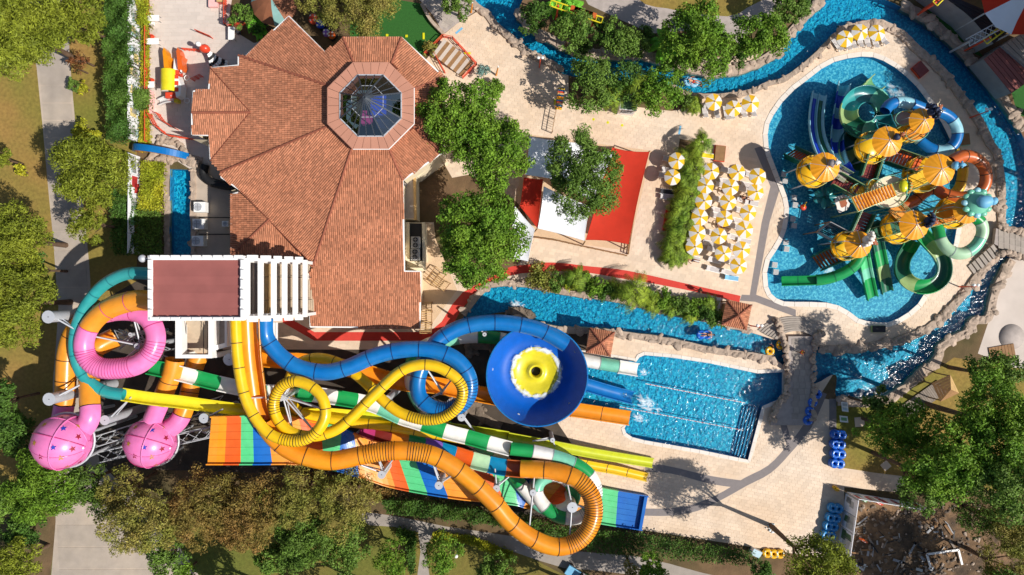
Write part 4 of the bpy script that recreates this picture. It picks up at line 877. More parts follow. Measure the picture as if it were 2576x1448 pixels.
b = MB(); q_ = FZ-FD; b.lathe([(3.1, q_-.02), (2.9, q_+.07), (2.2, q_-.2), (1.6, q_-.42), (1.1, q_-.35), (.92, q_-.1), (.76, q_-.04), (.62, q_-.25), (.56, q_-1.2)], 36); b.build('drain_cone', 'gl_yellow2', FN)
b = MB(); b.lathe([(0, q_-1.1), (.57, q_-1.1)], 20); b.build('drain_hole', 'dark', FN)
b = MB(); vs_ = []; NA = 64
for i in range(NA):
    a = 2*math.pi*i/NA
    for r_ in (2.0, 2.5, 2.9, 3.3, 3.7): vs_.append((r_*math.cos(a), r_*math.sin(a), FZ-FD+.12+max(0, r_-2.9)*.5))
b.add(vs_, [(i*5+k, i*5+k+1, (i+1) % NA*5+k+1, (i+1) % NA*5+k) for i in range(NA) for k in range(4)], True); tag(b.build('foam', foam_mat('foam_swirl', 2.85, .55, .9), FN), kind='stuff')
for a in (30, 102, 174, 246, 318):
    b = MB(); c, s = math.cos(R(a)), math.sin(R(a)); b.cyl((R0*.92*c, R0*.92*s, 0), (R0*.92*c, R0*.92*s, FZ-1.3), .2, n=10); b.build('leg', 'steel', FN)
# ------------------------------------------------------------------ rainbow racing lanes
def lanes():
    up = [(532,1050),(640,1047),(707,1046),(780,1058),(857,1076),(900,1096),(960,1116),(1100,1143),(1250,1175),(1400,1205),(1516,1229),(1630,1249)]
    lo = [(522,1166),(644,1166),(737,1166),(800,1173),(844,1181),(920,1203),(994,1226),(1144,1252),(1288,1267),(1338,1279),(1508,1314),(1615,1331)]
    zz = [9.8, 9.0, 8.0, 6.6, 6.2, 5.2, 4.0, 3.4, 2.3, 1.6, .55, .3]
    o = P(1100, 1200); t = thing('rainbow_lane_slide', 'wide racing slide with orange, green and blue cross bands', 'water slide', o)
    A = [P(u, v, z)-o for (u, v), z in zip(up, zz)]; B = [P(u, v, z)-o for (u, v), z in zip(lo, zz)]
    A = [Vector(p) for p in smooth([tuple(p) for p in A], 6, False)]; B = [Vector(p) for p in smooth([tuple(p) for p in B], 6, False)]
    n = len(A); cols = ['gl_gold', 'gl_gold', 'gl_redorange', 'gl_grass', 'gl_blue2', 'gl_gold', 'gl_gold', 'gl_redorange', 'gl_grass', 'gl_blue2', 'gl_gold', 'gl_redorange', 'gl_grass', 'gl_blue2', 'gl_gold', 'gl_redorange', 'gl_grass', 'gl_blue2', 'gl_gold', 'gl_gold', 'gl_grass', 'gl_blue2']
    L_ = [0]
    for i in range(1, n): L_.append(L_[-1]+((A[i]+B[i])/2-(A[i-1]+B[i-1])/2).length)
    def at(d):
        i = max(k for k in range(n-1) if L_[k] <= d+1e-6); f = (d-L_[i])/(L_[i+1]-L_[i]); return A[i].lerp(A[i+1], f), B[i].lerp(B[i+1], f)
    BAND = [(548,'gl_gold'),(568,'gl_orange'),(606,'gl_redorange'),(637,'gl_grass'),(677,'gl_blue2'),(727,'gl_gold'),(765,'gl_orange'),(811,'gl_redorange'),(855,'gl_grass'),(897,'gl_blue2'),(977,'gl_gold'),(1011,'gl_redorange'),(1055,'gl_grass'),(1105,'gl_blue2'),(1146,'gl_gold'),(1195,'gl_orange'),(1250,'gl_redorange'),(1295,'gl_grass'),(1338,'gl_blue2'),(1390,'gl_gold'),(1440,'gl_redorange'),(1508,'gl_gold'),(1552,'gl_grass'),(1700,'gl_blue2')]
    us = [CX+((A[i].x+B[i].x)/2+o.x)*S*H/(H-(A[i].z+B[i].z)/2) for i in range(n)]; cols = [c_ for _, c_ in BAND]; N = len(cols)
    cum = [0]+[float(np.interp(u_, us, L_)) for u_, _ in BAND]
    NL = 6
    for k in range(N):
        b = MB(); K = 6; vs_ = []; row = NL*4+4
        for i in range(K+1):
            a, c = at(min(cum[k]+(cum[k+1]-cum[k])*i/K, L_[-1]-1e-4)); dv = (c-a).normalized()
            vs_ += [a+Vector((0, 0, -.2))-dv*.12, a+Vector((0, 0, .42))-dv*.12, a+Vector((0, 0, .42))]
            for s in range(NL):
                for f, z in ((.03, 0), (.95, 0), (.965, .05), (1.0, .05)): vs_.append(a.lerp(c, (s+f)/NL)+Vector((0, 0, z if s < NL-1 else 0)))
            vs_ += [c+Vector((0, 0, .42)), c+Vector((0, 0, .42))+dv*.12, c+Vector((0, 0, -.2))+dv*.12]
        m = 3+NL*4+3
        b.add(vs_, [(i*m+j, (i+1)*m+j, (i+1)*m+j+1, i*m+j+1) for i in range(K) for j in range(m-1)]+[(i*m+m-1, (i+1)*m+m-1, (i+1)*m, i*m) for i in range(K)])
        b.build('slide_section', cols[k], t)
    for f in (.12, .3, .48, .66, .82):
        a, c = at(L_[-1]*f)
        for q in (a.lerp(c, .15), a.lerp(c, .85)):
            b = MB(); b.cyl((q.x, q.y, 0), (q.x, q.y, q.z-.2), .14); b.build('leg', 'steel', t)
    a, c = at(L_[-1]-.35); b = MB(); b.beam(a+Vector((0, 0, .3)), c+Vector((0, 0, .3)), .35, .5); b.build('end_stop', 'gl_blue2', t)
lanes()
# ------------------------------------------------------------------ steel columns of the slides
def support(u, v, z, r, label, arms=(), base=None):
    p = P(u, v, z); o = Vector((p.x, p.y, 0)); t = thing('support_column', label, 'column', o)
    b = MB(); b.cyl((0, 0, 0), (0, 0, z), r, n=14); b.build('post', 'steel', t)
    b = MB(); b.cyl((0, 0, z), (0, 0, z+.05), r*1.12, n=16); b.build('cap', 'steel', t)
    b = MB(); b.box((0, 0, z+.06), (.12, .07, .02)); b.build('slot', 'dark', t)
    for (au, av, az) in arms:
        q = P(au, av, az)-o; b = MB(); b.cyl((0, 0, z-.7), q, .1, n=6); b.cyl((0, 0, z-1.8), q, .08, n=6); b.build('arm', 'steel', t)
for a in [
 (122,798,12.5,.62,'thick steel column at the far left carrying the teal tube',[(190,830,11)]),
 (124,1005,12.0,.62,'steel column above the left pink ball',[(215,962,10.2)]),
 (264,1058,9.5,.5,'steel column between the two pink balls',[(330,1000,9)]),
 (513,1053,9.0,.5,'steel column at the top left corner of the rainbow lanes',[(560,1030,8.6)]),
 (577,905,8.5,.62,'thick column below the tower stair bay',[]),
 (706,1001,11.5,.36,'steel column inside the left yellow loop',[(692,1000,10.6),(812,1030,10.8),(740,1100,10.4),(790,1085,10.6),(735,962,10.6),(600,1003,11.2)]),
 (974,1005,8.0,.4,'steel column left of the right yellow loop',[(1000,1030,7.2)]),
 (1161,1051,6.6,.4,'steel column below the right yellow loop',[(1158,1015,7.4),(1200,1095,3.5),(1120,1045,7)]),
 (1110,990,7.4,.16,'thin steel post inside the blue loop',[(1068,1010,7.0),(1140,950,7.2),(1068,920,8)]),
 (960,1195,8.2,.42,'steel column below the first bend of the orange flume',[(950,1150,8.8),(1000,1140,8.6),(900,1168,8.8)]),
 (1104,1222,7.6,.42,'steel column beside the middle of the orange flume',[(1085,1155,8),(1150,1188,7.6)]),
 (1249,1230,5.6,.38,'steel column under the rainbow flume end',[(1245,1180,4.6),(1280,1200,4.6)]),
 (1341,1240,6.4,.34,'steel column left of the bottom spiral',[(1330,1345,6.6),(1345,1190,5.2)]),
 (1440,1277,6.6,.55,'thick steel column in the middle of the orange loop',[(1432,1368,6.4),(1425,1205,5.4),(1484,1280,6)]),
 (1390,1108,4.2,.26,'steel column under the lower rim of the funnel',[(1340,1110,3.2),(1398,1130,1.5)]),
 (1219,842,5.2,.22,'small steel column between the blue tube and the funnel',[(1200,822,6)]),
 (345,872,9.0,.3,'steel column inside the pink ring',[(232,846,10.2),(330,776,9.4),(385,850,9.5),(300,915,9.8)]),
 (328,842,8.4,.2,'thin steel column inside the pink ring near the tower',[(300,880,6),(370,830,7),(290,870,5)]),
 (1130,1010,4.0,.2,'short steel post under the blue loop',[(1150,1020,5)]),
]: support(*a)
def truss(label, a, b, w=1.2, n=9):
    a, b = P(*a), P(*b); o = Vector((a.x, a.y, 0)); t = thing('steel_truss', label, 'truss', o); d = (b-a).normalized(); s = Vector((-d.y, d.x, 0)).normalized()*w/2; u = Vector((0, 0, w/2))
    ch = [s+u, -s+u, -s-u, s-u]
    for c in ch: g = MB(); g.cyl(a+c-o, b+c-o, .07, n=5); g.build('chord', 'steel', t)
    for i in range(n):
        for j in range(4):
            p, q = a.lerp(b, i/n)+ch[j]-o, a.lerp(b, (i+1)/n)+ch[(j+1) % 4]-o; g = MB(); g.cyl(p, q, .045, n=4); g.build('lattice_bar', 'steel', t)
    for f in (.1, .9):
        p = a.lerp(b, f)-o; g = MB(); g.cyl((p.x, p.y, 0), (p.x, p.y, p.z-w/2), .14, n=6); g.build('leg', 'steel', t)
truss('white lattice truss running between the two pink balls', (215,1120,5), (560,1010,3))
truss('white lattice truss below the right pink ball toward the rainbow lanes', (250,1150,4), (540,1085,3))
truss('short lattice truss inside the pink ring', (290,840,5), (420,890,6), 1.0, 6)
# ------------------------------------------------------------------ water play castle
def tower(label, u, v, z, r, stripe, zp=3.6, pr=1.9):
    p = P(u, v, z); o = Vector((p.x, p.y, 0)); t = thing('play_tower', label, 'play tower', o)
    N = 16; R_ = r/S*(H-z)/H
    for k in range(N):                                # pleated dome gores
        b = MB(); vs_ = []; K = 6
        for i in range(K+1):
            f = i/K; rr = R_*1.0*f; zz = z-.62*f**1.35
            for j, s in ((0, 0), (.5, .035), (1, 0)):
                a = 2*math.pi*(k+j)/N; vs_.append(((rr+s*f)*math.cos(a), (rr+s*f)*math.sin(a), zz+s*f))
        b.add(vs_, [(i*3+j, i*3+3+j, i*3+4+j, i*3+1+j) for i in range(K) for j in range(2)]); b.build('dome_gore', stripe, t)
    for k in range(5):
        a = 2*math.pi*(k+.3)/5; b = MB(); pr_ = []
        for i in range(7): f = i/6; rr = (R_*1.0+.04)*f; pr_.append(Vector((rr*math.cos(a), rr*math.sin(a), z+.06-.62*f**1.35)))
        for x, y in zip(pr_, pr_[1:]): b.cyl(x, y, .025, n=5)
        b.cyl(pr_[-1], (pr*math.cos(a)*.95, pr*math.sin(a)*.95, zp), .06, n=5); b.cyl((pr*math.cos(a)*.95, pr*math.sin(a)*.95, zp), (pr*math.cos(a)*.95, pr*math.sin(a)*.95, -1), .09, n=6); b.build('post', 'steel', t)
    b = MB(); b.lathe([(0, zp), (pr, zp), (pr, zp-.15), (0, zp-.15)], 12); b.build('platform', 'gl_sun', t)
    for k in (2,):
        b = MB(); b.lathe([(pr-.03, zp+.3+.3*k), (pr+.03, zp+.3+.3*k), (pr+.03, zp+.36+.3*k), (pr-.03, zp+.36+.3*k)], 14, close=True); b.build('guard_ring', 'gl_olive', t)
    b = MB(); b.lathe([(pr, zp-.15), (pr+.05, zp+.25), (pr+.1, zp+.25), (pr+.06, zp-.2)], 14); b.build('rim', 'gl_sun', t)
    return o, z
def beast(label, u, v, z, body, head, mane=None, s=1.0, kind='plain', rz=0):
    """sculpted animal figure on a dome"""
    t = thing('animal_figure', label, 'sculpture', P(u, v, z), rz)
    b = MB(); b.blob((0, 0, .45*s), (.62*s, .5*s, .5*s), 3, .12); b.build('body', body, t)
    b = MB(); b.blob((.62*s, 0, .85*s), (.42*s, .34*s, .36*s), 4, .08); b.blob((1.0*s, 0, .75*s), (.26*s, .2*s, .19*s), 6, .06); hd = b.build('head', head, t)
    for y in (-1, 1):
        b = MB(); b.blob((.5*s, y*.36*s, 1.05*s), (.12*s, .16*s, .2*s), 5, .1, 1); b.build('ear', head, hd)
        b = MB(); b.blob((.86*s, y*.17*s, 1.05*s), (.06*s, .06*s, .06*s), 5, .02, 1); b.build('eye', 'gl_white', hd)
        b = MB(); b.cyl((.2*s, y*.35*s, .3*s), (.5*s, y*.5*s, -.15*s), .16*s, .12*s, 7); b.build('leg', body, t)
        if kind == 'antler':
            b = MB(); b.cyl((.5*s, y*.2*s, 1.1*s), (.3*s, y*.6*s, 1.6*s), .07*s, .05*s, 5); b.cyl((.4*s, y*.4*s, 1.35*s), (.65*s, y*.6*s, 1.6*s), .05*s, .03*s, 5); b.build('antler', 'gl_cream', hd)
    if mane:
        for k in range(22):
            a = 2*math.pi*k/11; rr = (.62 if k < 11 else .9)*s; b = MB(); b.blob(((.25-(.3 if k >= 11 else 0))*s, rr*math.sin(a), .75*s+rr*.8*math.cos(a)), (.24*s, .2*s, .2*s), k, .2, 1); b.build('mane_tuft', mane, t)
    return t
tower('orange dome play tower nearest the twin blue and green slide', 2081, 419, 7.4, 37, 'gl_dome')
tower('orange dome play tower beside the green spiral bowl', 2239, 354, 8.4, 38, 'gl_dome', 4.2)
tower('largest orange dome play tower beside the rust ring slide', 2370, 426, 8.2, 40, 'gl_dome', 4.0, 2.1)
tower('orange dome play tower above the green ring slide', 2307, 566, 7.8, 37, 'gl_dome')
tower('orange dome play tower with white-maned figure at the lower left', 2165, 615, 6.8, 34, 'gl_dome', 3.2, 1.7)
tower('orange dome play tower under the pale blue scalloped cap', 2440, 528, 7.0, 34, 'gl_dome')
tower('orange dome play tower under the brown antlered figure', 2326, 302, 7.0, 32, 'gl_dome')
M('fig_grey', lin(150, 140, 140), .6); M('fig_white', lin(232, 224, 214), .6); M('fig_brown', lin(160, 88, 52), .6); M('fig_navy', lin(40, 52, 80), .6); M('fig_blue', lin(110, 180, 215), .5); M('fig_pink', lin(220, 160, 215), .6)
beast('grey and white animal figure on the left dome', 2088, 412, 7.3, 'fig_grey', 'fig_white', None, .8)
beast('dark blue and brown animal figure on the dome beside the spiral bowl', 2252, 347, 8.3, 'fig_navy', 'fig_brown', None, .75, rz=.5)
beast('pale blue animal figure with lilac ears on the largest dome', 2398, 418, 7.9, 'fig_blue', 'fig_blue', None, .85)
beast('spotted brown figure with navy mane on the lower dome', 2330, 556, 7.5, 'fig_navy', 'fig_brown', 'fig_navy', .9, rz=-.3)
beast('white-maned brown figure on the lower left dome', 2176, 604, 6.6, 'fig_white', 'fig_brown', 'fig_white', 1.0, rz=-.5)
beast('brown antlered figure with navy mane leaning over the ring slide', 2338, 284, 7.0, 'fig_navy', 'fig_brown', 'fig_navy', 1.0, 'antler', .6)
t = thing('scalloped_cap', 'pale turquoise scalloped roof cap with blue animal figure', 'roof cap', P(2458, 511, 7.3))
b = MB(); b.lathe([(0, .9), (.7, .75), (1.2, .35), (1.45, 0), (1.3, -.1)], 20); b.build('cap', 'gl_mint', t)
for k in range(12):
    a = 2*math.pi*k/12; b = MB(); b.blob((1.42*math.cos(a), 1.42*math.sin(a), .02), (.42, .36, .28), k, .05, 2); b.build('scallop', 'gl_skyblue' if k % 3 == 0 else 'gl_mint', t)
b = MB(); b.blob((.4, .05, .9), (.95, .7, .55), 8, .2); b.build('animal_body', 'fig_blue', t)
b = MB(); b.blob((1.2, .1, 1.0), (.5, .42, .4), 9, .15); b.build('animal_head', 'fig_blue', t)
# their slides
def ring(cu, cv, ru, rv, a0, a1, n, z0, z1):
    return [(cu+ru*math.cos(R(a0+(a1-a0)*i/n)), cv+rv*math.sin(R(a0+(a1-a0)*i/n)), z0+(z1-z0)*i/n) for i in range(n+1)]
slide('play_slide', 'green and teal spiral bowl slide in the play pool', [(2232,330,5.6),(2222,310,5.4)]+ring(2178,284, 45, 46, 20, 560, 24, 5.3, 2.2)+[(2150,250,1.6),(2175,235,.9),(2210,205,.1)], .95, ['gl_dkteal', 'gl_mint', 'gl_dkgreen', 'gl_olive', 'gl_teal'], 2.0, 'open', None, wall=.3)
slide('play_slide', 'blue and pale blue straight slide left of the spiral bowl', zs([(2135,440),(2118,410),(2107,375),(2105,340),(2110,295),(2117,250),(2123,210)], 3.4, .0), .68, ['gl_royal', 'gl_skyblue'], 1.6, 'open', None)
slide('play_slide', 'blue and pale blue ring slide behind the antlered figure', zs([(2226,280),(2240,263),(2266,257),(2296,263),(2330,276),(2368,283),(2396,302),(2409,332),(2402,360),(2382,378),(2352,378),(2325,364),(2303,344),(2290,330)], 5.6, 3.2), .62, ['gl_blue', 'gl_skyblue'], 1.9, seal='seal_blue')
slide('play_slide', 'yellow tube slide beside the rust ring slide', zs([(2370,385),(2392,378),(2412,392),(2422,420),(2420,450),(2412,475),(2396,492)], 2.9, 1.2), .6, ['gl_sun'], 2.2)
slide('play_slide', 'rust orange ring slide on the right of the play castle', zs([(2392,408),(2420,394),(2450,397),(2474,418),(2481,450),(2470,478),(2446,494),(2412,497),(2376,489),(2350,474),(2325,485),(2300,506),(2268,518)], 5.4, 2.2), .66, ['gl_rust'], 2.0)
slide('play_slide', 'mint and green ring slide at the right rim of the play pool', zs([(2352,560),(2360,578),(2367,604),(2383,626),(2407,638),(2433,635),(2457,616),(2471,588),(2468,562),(2450,545),(2435,535)], 3.4, 5.0), .66, ['gl_green', 'gl_palegreen', 'gl_palegreen', 'gl_mint', 'gl_palegreen'], 1.9, seal='seal_light')
slide('play_slide', 'dark green open ring slide below the lower dome', zs([(2318,590),(2338,612),(2362,640),(2374,672),(2368,700),(2345,718),(2314,722),(2285,710),(2268,684),(2270,652),(2286,624),(2300,600)], 3.4, 1.4), .8, ['gl_green', 'gl_olive', 'gl_dkgreen', 'gl_dkgreen'], 1.8, 'open', None, wall=.3)
slide('play_slide', 'bright green straight slide dropping from the white-maned tower', zs([(2168,625),(2174,660),(2182,700),(2193,750)], 3.0, .0), .72, ['gl_green', 'gl_grass', 'gl_mint', 'gl_green'], 1.6, 'box', None, wall=.35)
slide('play_slide', 'dark green straight slide right of the bright green one', zs([(2196,560),(2206,610),(2216,660),(2230,735)], 3.2, .0), .75, ['gl_dkgreen', 'gl_dkgreen', 'gl_green', 'gl_olive'], 2.0, 'box', None, wall=.35)
slide('play_slide', 'green tube slide bending left to a long flat trough', zs([(2166,640),(2158,658),(2142,675),(2112,692),(2075,703),(2040,706),(1966,708)], 3.0, .05), .62, ['gl_green'], 2.3, boxes=((.55, 1),), seal='gl_dkgreen', wall=.35)
def twin():
    o = P(2058, 330); t = thing('play_slide', 'twin-lane pale blue slide with green and blue stripes', 'water slide', o)
    c = cpath(zs([(2078,398),(2066,375),(2056,345),(2052,310),(2054,275),(2060,238)], 3.6, .05)); fr = frames(c); n = len(c)
    strip(c, fr, 0, n-1, prof_box(.92, .35), o).build('trough', 'gl_skyblue', t)
    for s, mt in ((-.42, 'gl_royal'), (.42, 'gl_dkgreen')):
        strip(c, fr, 0, n-4, [(s-.22, .03), (s+.22, .03), (s+.22, .01), (s-.22, .01)], o).build('lane', mt, t)
    strip(c, fr, 0, n-1, [(-.05, .25), (.05, .25), (.05, 0), (-.05, 0)], o).build('divider', 'gl_skyblue', t)
twin()
def stairs(label, a, b, w, n, mat, side='gl_dkgreen'):
    A, B = P(*a), P(*b); o = Vector((A.x, A.y, 0)); t = thing('stair_flight', label, 'stairs', o); d = B-A; h = Vector((d.x, d.y, 0)).normalized(); s = Vector((-h.y, h.x, 0))
    ang = math.atan2(h.y, h.x); L_ = Vector((d.x, d.y)).length
    for i in range(n):
        p = A.lerp(B, (i+.5)/n)-o; g = MB(); g.box((p.x, p.y, p.z), (L_/n*.9, w, .14), rz=ang); g.build('step', mat, t)
    for k in (-1, 1):
        g = MB(); q = s*(k*(w/2+.1)); g.beam(A-o+q+Vector((0, 0, .3)), B-o+q+Vector((0, 0, .3)), .12, .9); g.build('side_panel', side, t)
        g = MB(); g.cyl(A-o+q+Vector((0, 0, 1)), B-o+q+Vector((0, 0, 1)), .05, n=6); g.build('handrail', 'gl_olive', t)
stairs('red stairs rising from the pool to the left dome', (1985,385,-.4), (2050,414,3.6), 1.5, 10, 'gl_redorange')
stairs('red stairs between the spiral bowl tower and the largest dome', (2232,392,3.0), (2312,420,4.2), 1.7, 10, 'gl_redorange')
stairs('red-brown stairs at the lower left of the play castle', (2052,662,-.3), (2125,630,3.2), 1.9, 9, 'gl_rust')
stairs('dark red ramp stairs under the golden slat roof', (2148,600,3.2), (2178,535,3.8), 1.5, 9, 'gl_maroon')
stairs('dark red stairs linking the left dome with the slat roof', (2098,452,3.4), (2155,484,4.0), 1.5, 8, 'gl_maroon')
stairs('dark red stairs descending in the middle of the play castle', (2196,395,3.8), (2178,450,3.6), 1.6, 8, 'gl_maroon')
slide('play_slide', 'dark green lower spiral half hidden between the left domes', ring(2165,372, 38, 40, 60, 330, 12, 2.6, 1.4), .85, ['gl_dkgreen', 'gl_olive', 'gl_dkteal', 'gl_dkgreen'], 1.8, 'open', None, wall=.3)
def walkway(label, a, b, w, mat):
    A, B = P(*a), P(*b); o = Vector((A.x, A.y, 0)); t = thing('play_walkway', label, 'walkway', o); d = B-A; s = Vector((-d.y, d.x, 0)).normalized(); n = max(3, int(d.length/.45))
    for i in range(n): q = A.lerp(B, (i+.5)/n)-o; g = MB(); g.box(q, (d.length/n*.93, w, .1), rz=math.atan2(d.y, d.x)); g.build('floor_board', mat, t)
    for k in (-1, 1):
        for zz in (.35, .7, 1.0): g = MB(); g.cyl(A-o+s*k*w/2+Vector((0, 0, zz)), B-o+s*k*w/2+Vector((0, 0, zz)), .035, n=5); g.build('guard_rail', 'gl_olive', t)
        for f_ in (0, .5, 1): q = A.lerp(B, f_)-o+s*k*w/2; g = MB(); g.cyl((q.x, q.y, -1), q+Vector((0, 0, 1)), .05, n=5); g.build('post', 'gl_olive', t)
for a_ in (('yellow walkway between the largest dome and the slat roof', (2330,440,4.2), (2250,480,4.4), 1.7, 'gl_sun'), ('yellow walkway from the slat roof down to the lower dome', (2245,520,4.2), (2285,560,4.0), 1.5, 'gl_gold'), ('green walkway behind the white-maned tower', (2190,590,3.4), (2262,570,3.6), 1.4, 'gl_dkgreen'), ('yellow walkway joining the spiral bowl tower to the antlered tower', (2255,345,4.6), (2305,318,4.6), 1.8, 'gl_sun'), ('yellow walkway from the lower dome to the scalloped cap', (2320,560,4.2), (2420,535,4.2), 1.5, 'gl_gold'), ('grey walkway right of the twin slide tower', (2090,425,3.8), (2130,450,3.8), 1.3, 'grey_paving')): walkway(*a_)
# slat roof, cream decks, barrel
o = P(2196, 500, 6); t = thing('slat_roof', 'golden corrugated slat roof in the middle of the play castle', 'roof', (o.x, o.y, 0)); o = Vector((o.x, o.y, 0)); N = 14
q = [P(u, v, 6)-o for u, v in ((2140,498),(2243,463),(2256,493),(2158,533))]
for i in range(N):
    f = (i+.5)/N; a, b_ = q[0].lerp(q[1], f), q[3].lerp(q[2], f); g = MB(); g.cyl(a, b_, .14, n=8); g.build('slat', 'gl_gold', t)
for a, b_ in ((0, 1), (3, 2), (0, 3), (1, 2)): g = MB(); g.cyl(q[a], q[b_], .07, n=6); g.build('frame_rail', 'gl_olive', t)
for p in q: g = MB(); g.cyl(p, (p.x, p.y, -1), .09, n=6); g.build('post', 'gl_olive', t)
def podium(label, u, v, z, rx, ry, mat, rot):
    p = P(u, v, z); t = thing('play_deck', label, 'deck', (p.x, p.y, 0)); k = (H-z)/H/S
    pl = [Matrix.Rotation(R(rot), 3, 'Z') @ Vector((rx*k*math.cos(2*math.pi*i/24), ry*k*math.sin(2*math.pi*i/24), 0)) for i in range(24)]
    g = MB(); g.prism(pl, z-.15, z); g.build('deck_plate', mat, t)
    for i in range(24):
        g = MB(); g.cyl(pl[i]+Vector((0, 0, z+.5)), pl[(i+1) % 24]+Vector((0, 0, z+.5)), .04, n=5); g.build('guard_rail', 'gl_mint', t)
    for i in range(0, 24, 4):
        g = MB(); g.cyl((pl[i].x, pl[i].y, -1), (pl[i].x, pl[i].y, z+.5), .07, n=6); g.build('post', 'gl_olive', t)
podium('cream oval deck beside the golden slat roof', 2236, 484, 4.6, 48, 40, 'gl_cream', 20)
podium('small yellow round deck left of the cream oval deck', 2196, 470, 4.4, 18, 18, 'gl_sun', 0)
podium('yellow round deck at the head of the slat roof', 2157, 478, 4.0, 19, 14, 'gl_sun', 0)
podium('yellow deck between the pale ring slide and the spiral bowl tower', 2302, 335, 4.8, 30, 20, 'gl_gold', 20)
podium('yellow walkway deck below the scalloped cap', 2380, 533, 4.6, 36, 17, 'gl_gold', 15)
podium('grey upper deck by the pale blue ring slide', 2270, 300, 5.0, 24, 18, 'grey_paving', 15)
t = thing('tipping_barrel', 'lemon tipping barrel with toothed wheel on the cream deck', 'barrel', P(2270, 470, 5.2))
g = MB(); g.blob((0, 0, .3), (.55, .72, .4), 2, .02, 3); g.build('barrel', 'gl_lemon', t)
g = MB(); g.cyl((.45, 0, .1), (.75, 0, .1), .7, n=20); w = g.build('wheel', 'gl_olive', t)
for k in range(14):
    a = 2*math.pi*k/14; g = MB(); g.box((.6, .76*math.cos(a), .1+.76*math.sin(a)), (.2, .16, .16)); g.build('tooth', 'gl_gold', w)
g = MB(); g.cyl((.2, -1.2, .5), (.35, 1.3, .5), .08); g.build('axle', 'gl_mint', t)
# scramble net
o = P(2090, 588, 2); o.z = 0; t = thing('scramble_net', 'black rope net crossing over the play pool', 'net', o); q = [P(u, v, 2.6)-o for u, v in ((2050,585),(2080,561),(2132,588),(2100,613))]
for i in range(16):
    f = i/15; g = MB(); g.cyl(q[0].lerp(q[3], f), q[1].lerp(q[2], f), .035, n=4); g.build('net_rope', 'black_mesh', t)
for i in range(9):
    f = i/8; g = MB(); g.cyl(q[0].lerp(q[1], f), q[3].lerp(q[2], f), .035, n=4); g.build('net_rope', 'black_mesh', t)
for p in q: g = MB(); g.cyl(p+Vector((0, 0, 1)), (p.x, p.y, -.9), .08, n=6); g.build('post', 'wood', t)
for a, b_ in ((0, 3), (1, 2), (0, 1)): g = MB(); g.cyl(q[a]+Vector((0, 0, 1)), q[b_]+Vector((0, 0, 1)), .06, n=6); g.add([q[a], q[b_], q[b_]+Vector((0, 0, 1)), q[a]+Vector((0, 0, 1))], [(0, 1, 2, 3)]); g.build('side_net', 'grey_paint', t)
o = P(2118, 513, 3.2); t = thing('cut_out_panel', 'white cut-out panel with red-brown cartoonless print beside the slat roof'.replace('cartoonless ', ''), 'panel', o)
g = MB(); 
rng_ = random.Random(2); pl = [Vector(((1.1+.16*rng_.uniform(-1, 1))*math.cos(a)*.75, (1.1+.16*rng_.uniform(-1, 1))*math.sin(a), 0)) for a in [2*math.pi*i/18 for i in range(18)]]
g.prism(pl, 0, .1); g.build('board', 'fig_white', t); g = MB(); g.prism([p*.55+Vector((.1, .1, 0)) for p in pl], .1, .11); g.build('print', 'fig_brown', t)
g = MB(); g.cyl((0, 0, 0), (0, 0, -4), .08); g.build('post', 'gl_olive', t)
t = thing('lotus_fountain', 'turquoise leaf-shaped water fountain left of the slat roof', 'fountain', P(2062, 500, 0))
for k in range(7):
    a = 2*math.pi*k/7; g = MB(); g.blob((.85*math.cos(a), .85*math.sin(a), 1.5), (.5*abs(math.cos(a))+.24, .5*abs(math.sin(a))+.24, .1), k, .1); g.build('leaf', 'gl_teal' if k % 2 else 'gl_dkteal', t)
g = MB(); g.cyl((0, 0, -.9), (0, 0, 1.5), .12); g.build('stem', 'gl_dkgreen', t)
t = thing('water_jet', 'red mushroom water jet with yellow nozzle at the left of the play pool', 'water jet', P(2018, 523, -.2))
g = MB(); g.lathe([(0, .5), (.3, .45), (.42, .3), (.1, .28), (.1, -.5)], 14); g.build('cap', 'gl_red', t); g = MB(); g.cyl((0, 0, .5), (.15, .6, .9), .06); g.build('nozzle', 'gl_yellow', t)
for i, (u, v) in enumerate(((1973,438),(1976,455),(1999,498),(2002,516),(1996,551),(1999,568),(1978,610),(1980,627),(1950,667),(1953,685))):
    t = thing('fountain_grate', f'{ORD[i]} white square grate in the play pool counting from the top', 'grate', P(u, v), R(-8), 'square grates along the left side of the play pool')
    g = MB(); g.box((0, 0, -.42), (.66, .66, .62)); g.build('base', 'gl_white', t)
    for k in range(5): g = MB(); g.box((-.26+.13*k, 0, -.1), (.05, .6, .03)); g.build('bar', 'grey_paint', t)
def lamp(label, u, v, z, ru, rv, lu, lv):
    p = P(u, v); t = thing('flood_light', label, 'light pole', p); g = MB(); g.cyl((0, 0, 0), (0, 0, z), .09, .06, n=8); g.build('pole', 'rail_red', t)
    for k in (-1, 1): g = MB(); g.blob((.25*k, .2, z), (.22, .18, .16), 2, .05); g.build('lamp_head', 'white_paint', t)
for a in (('red light pole on the rock wall right of the ring slides', 2440, 297, 3.4), ('red light pole on the deck at the lower right of the play pool', 2412, 722, 3.2), ('red light pole by the kiosk at the channel', 1888, 820, 3.2), ('red light pole beside the rubber path near the river steps', 1357, 170, 3.0)): lamp(*a, 0, 0, 0, 0)
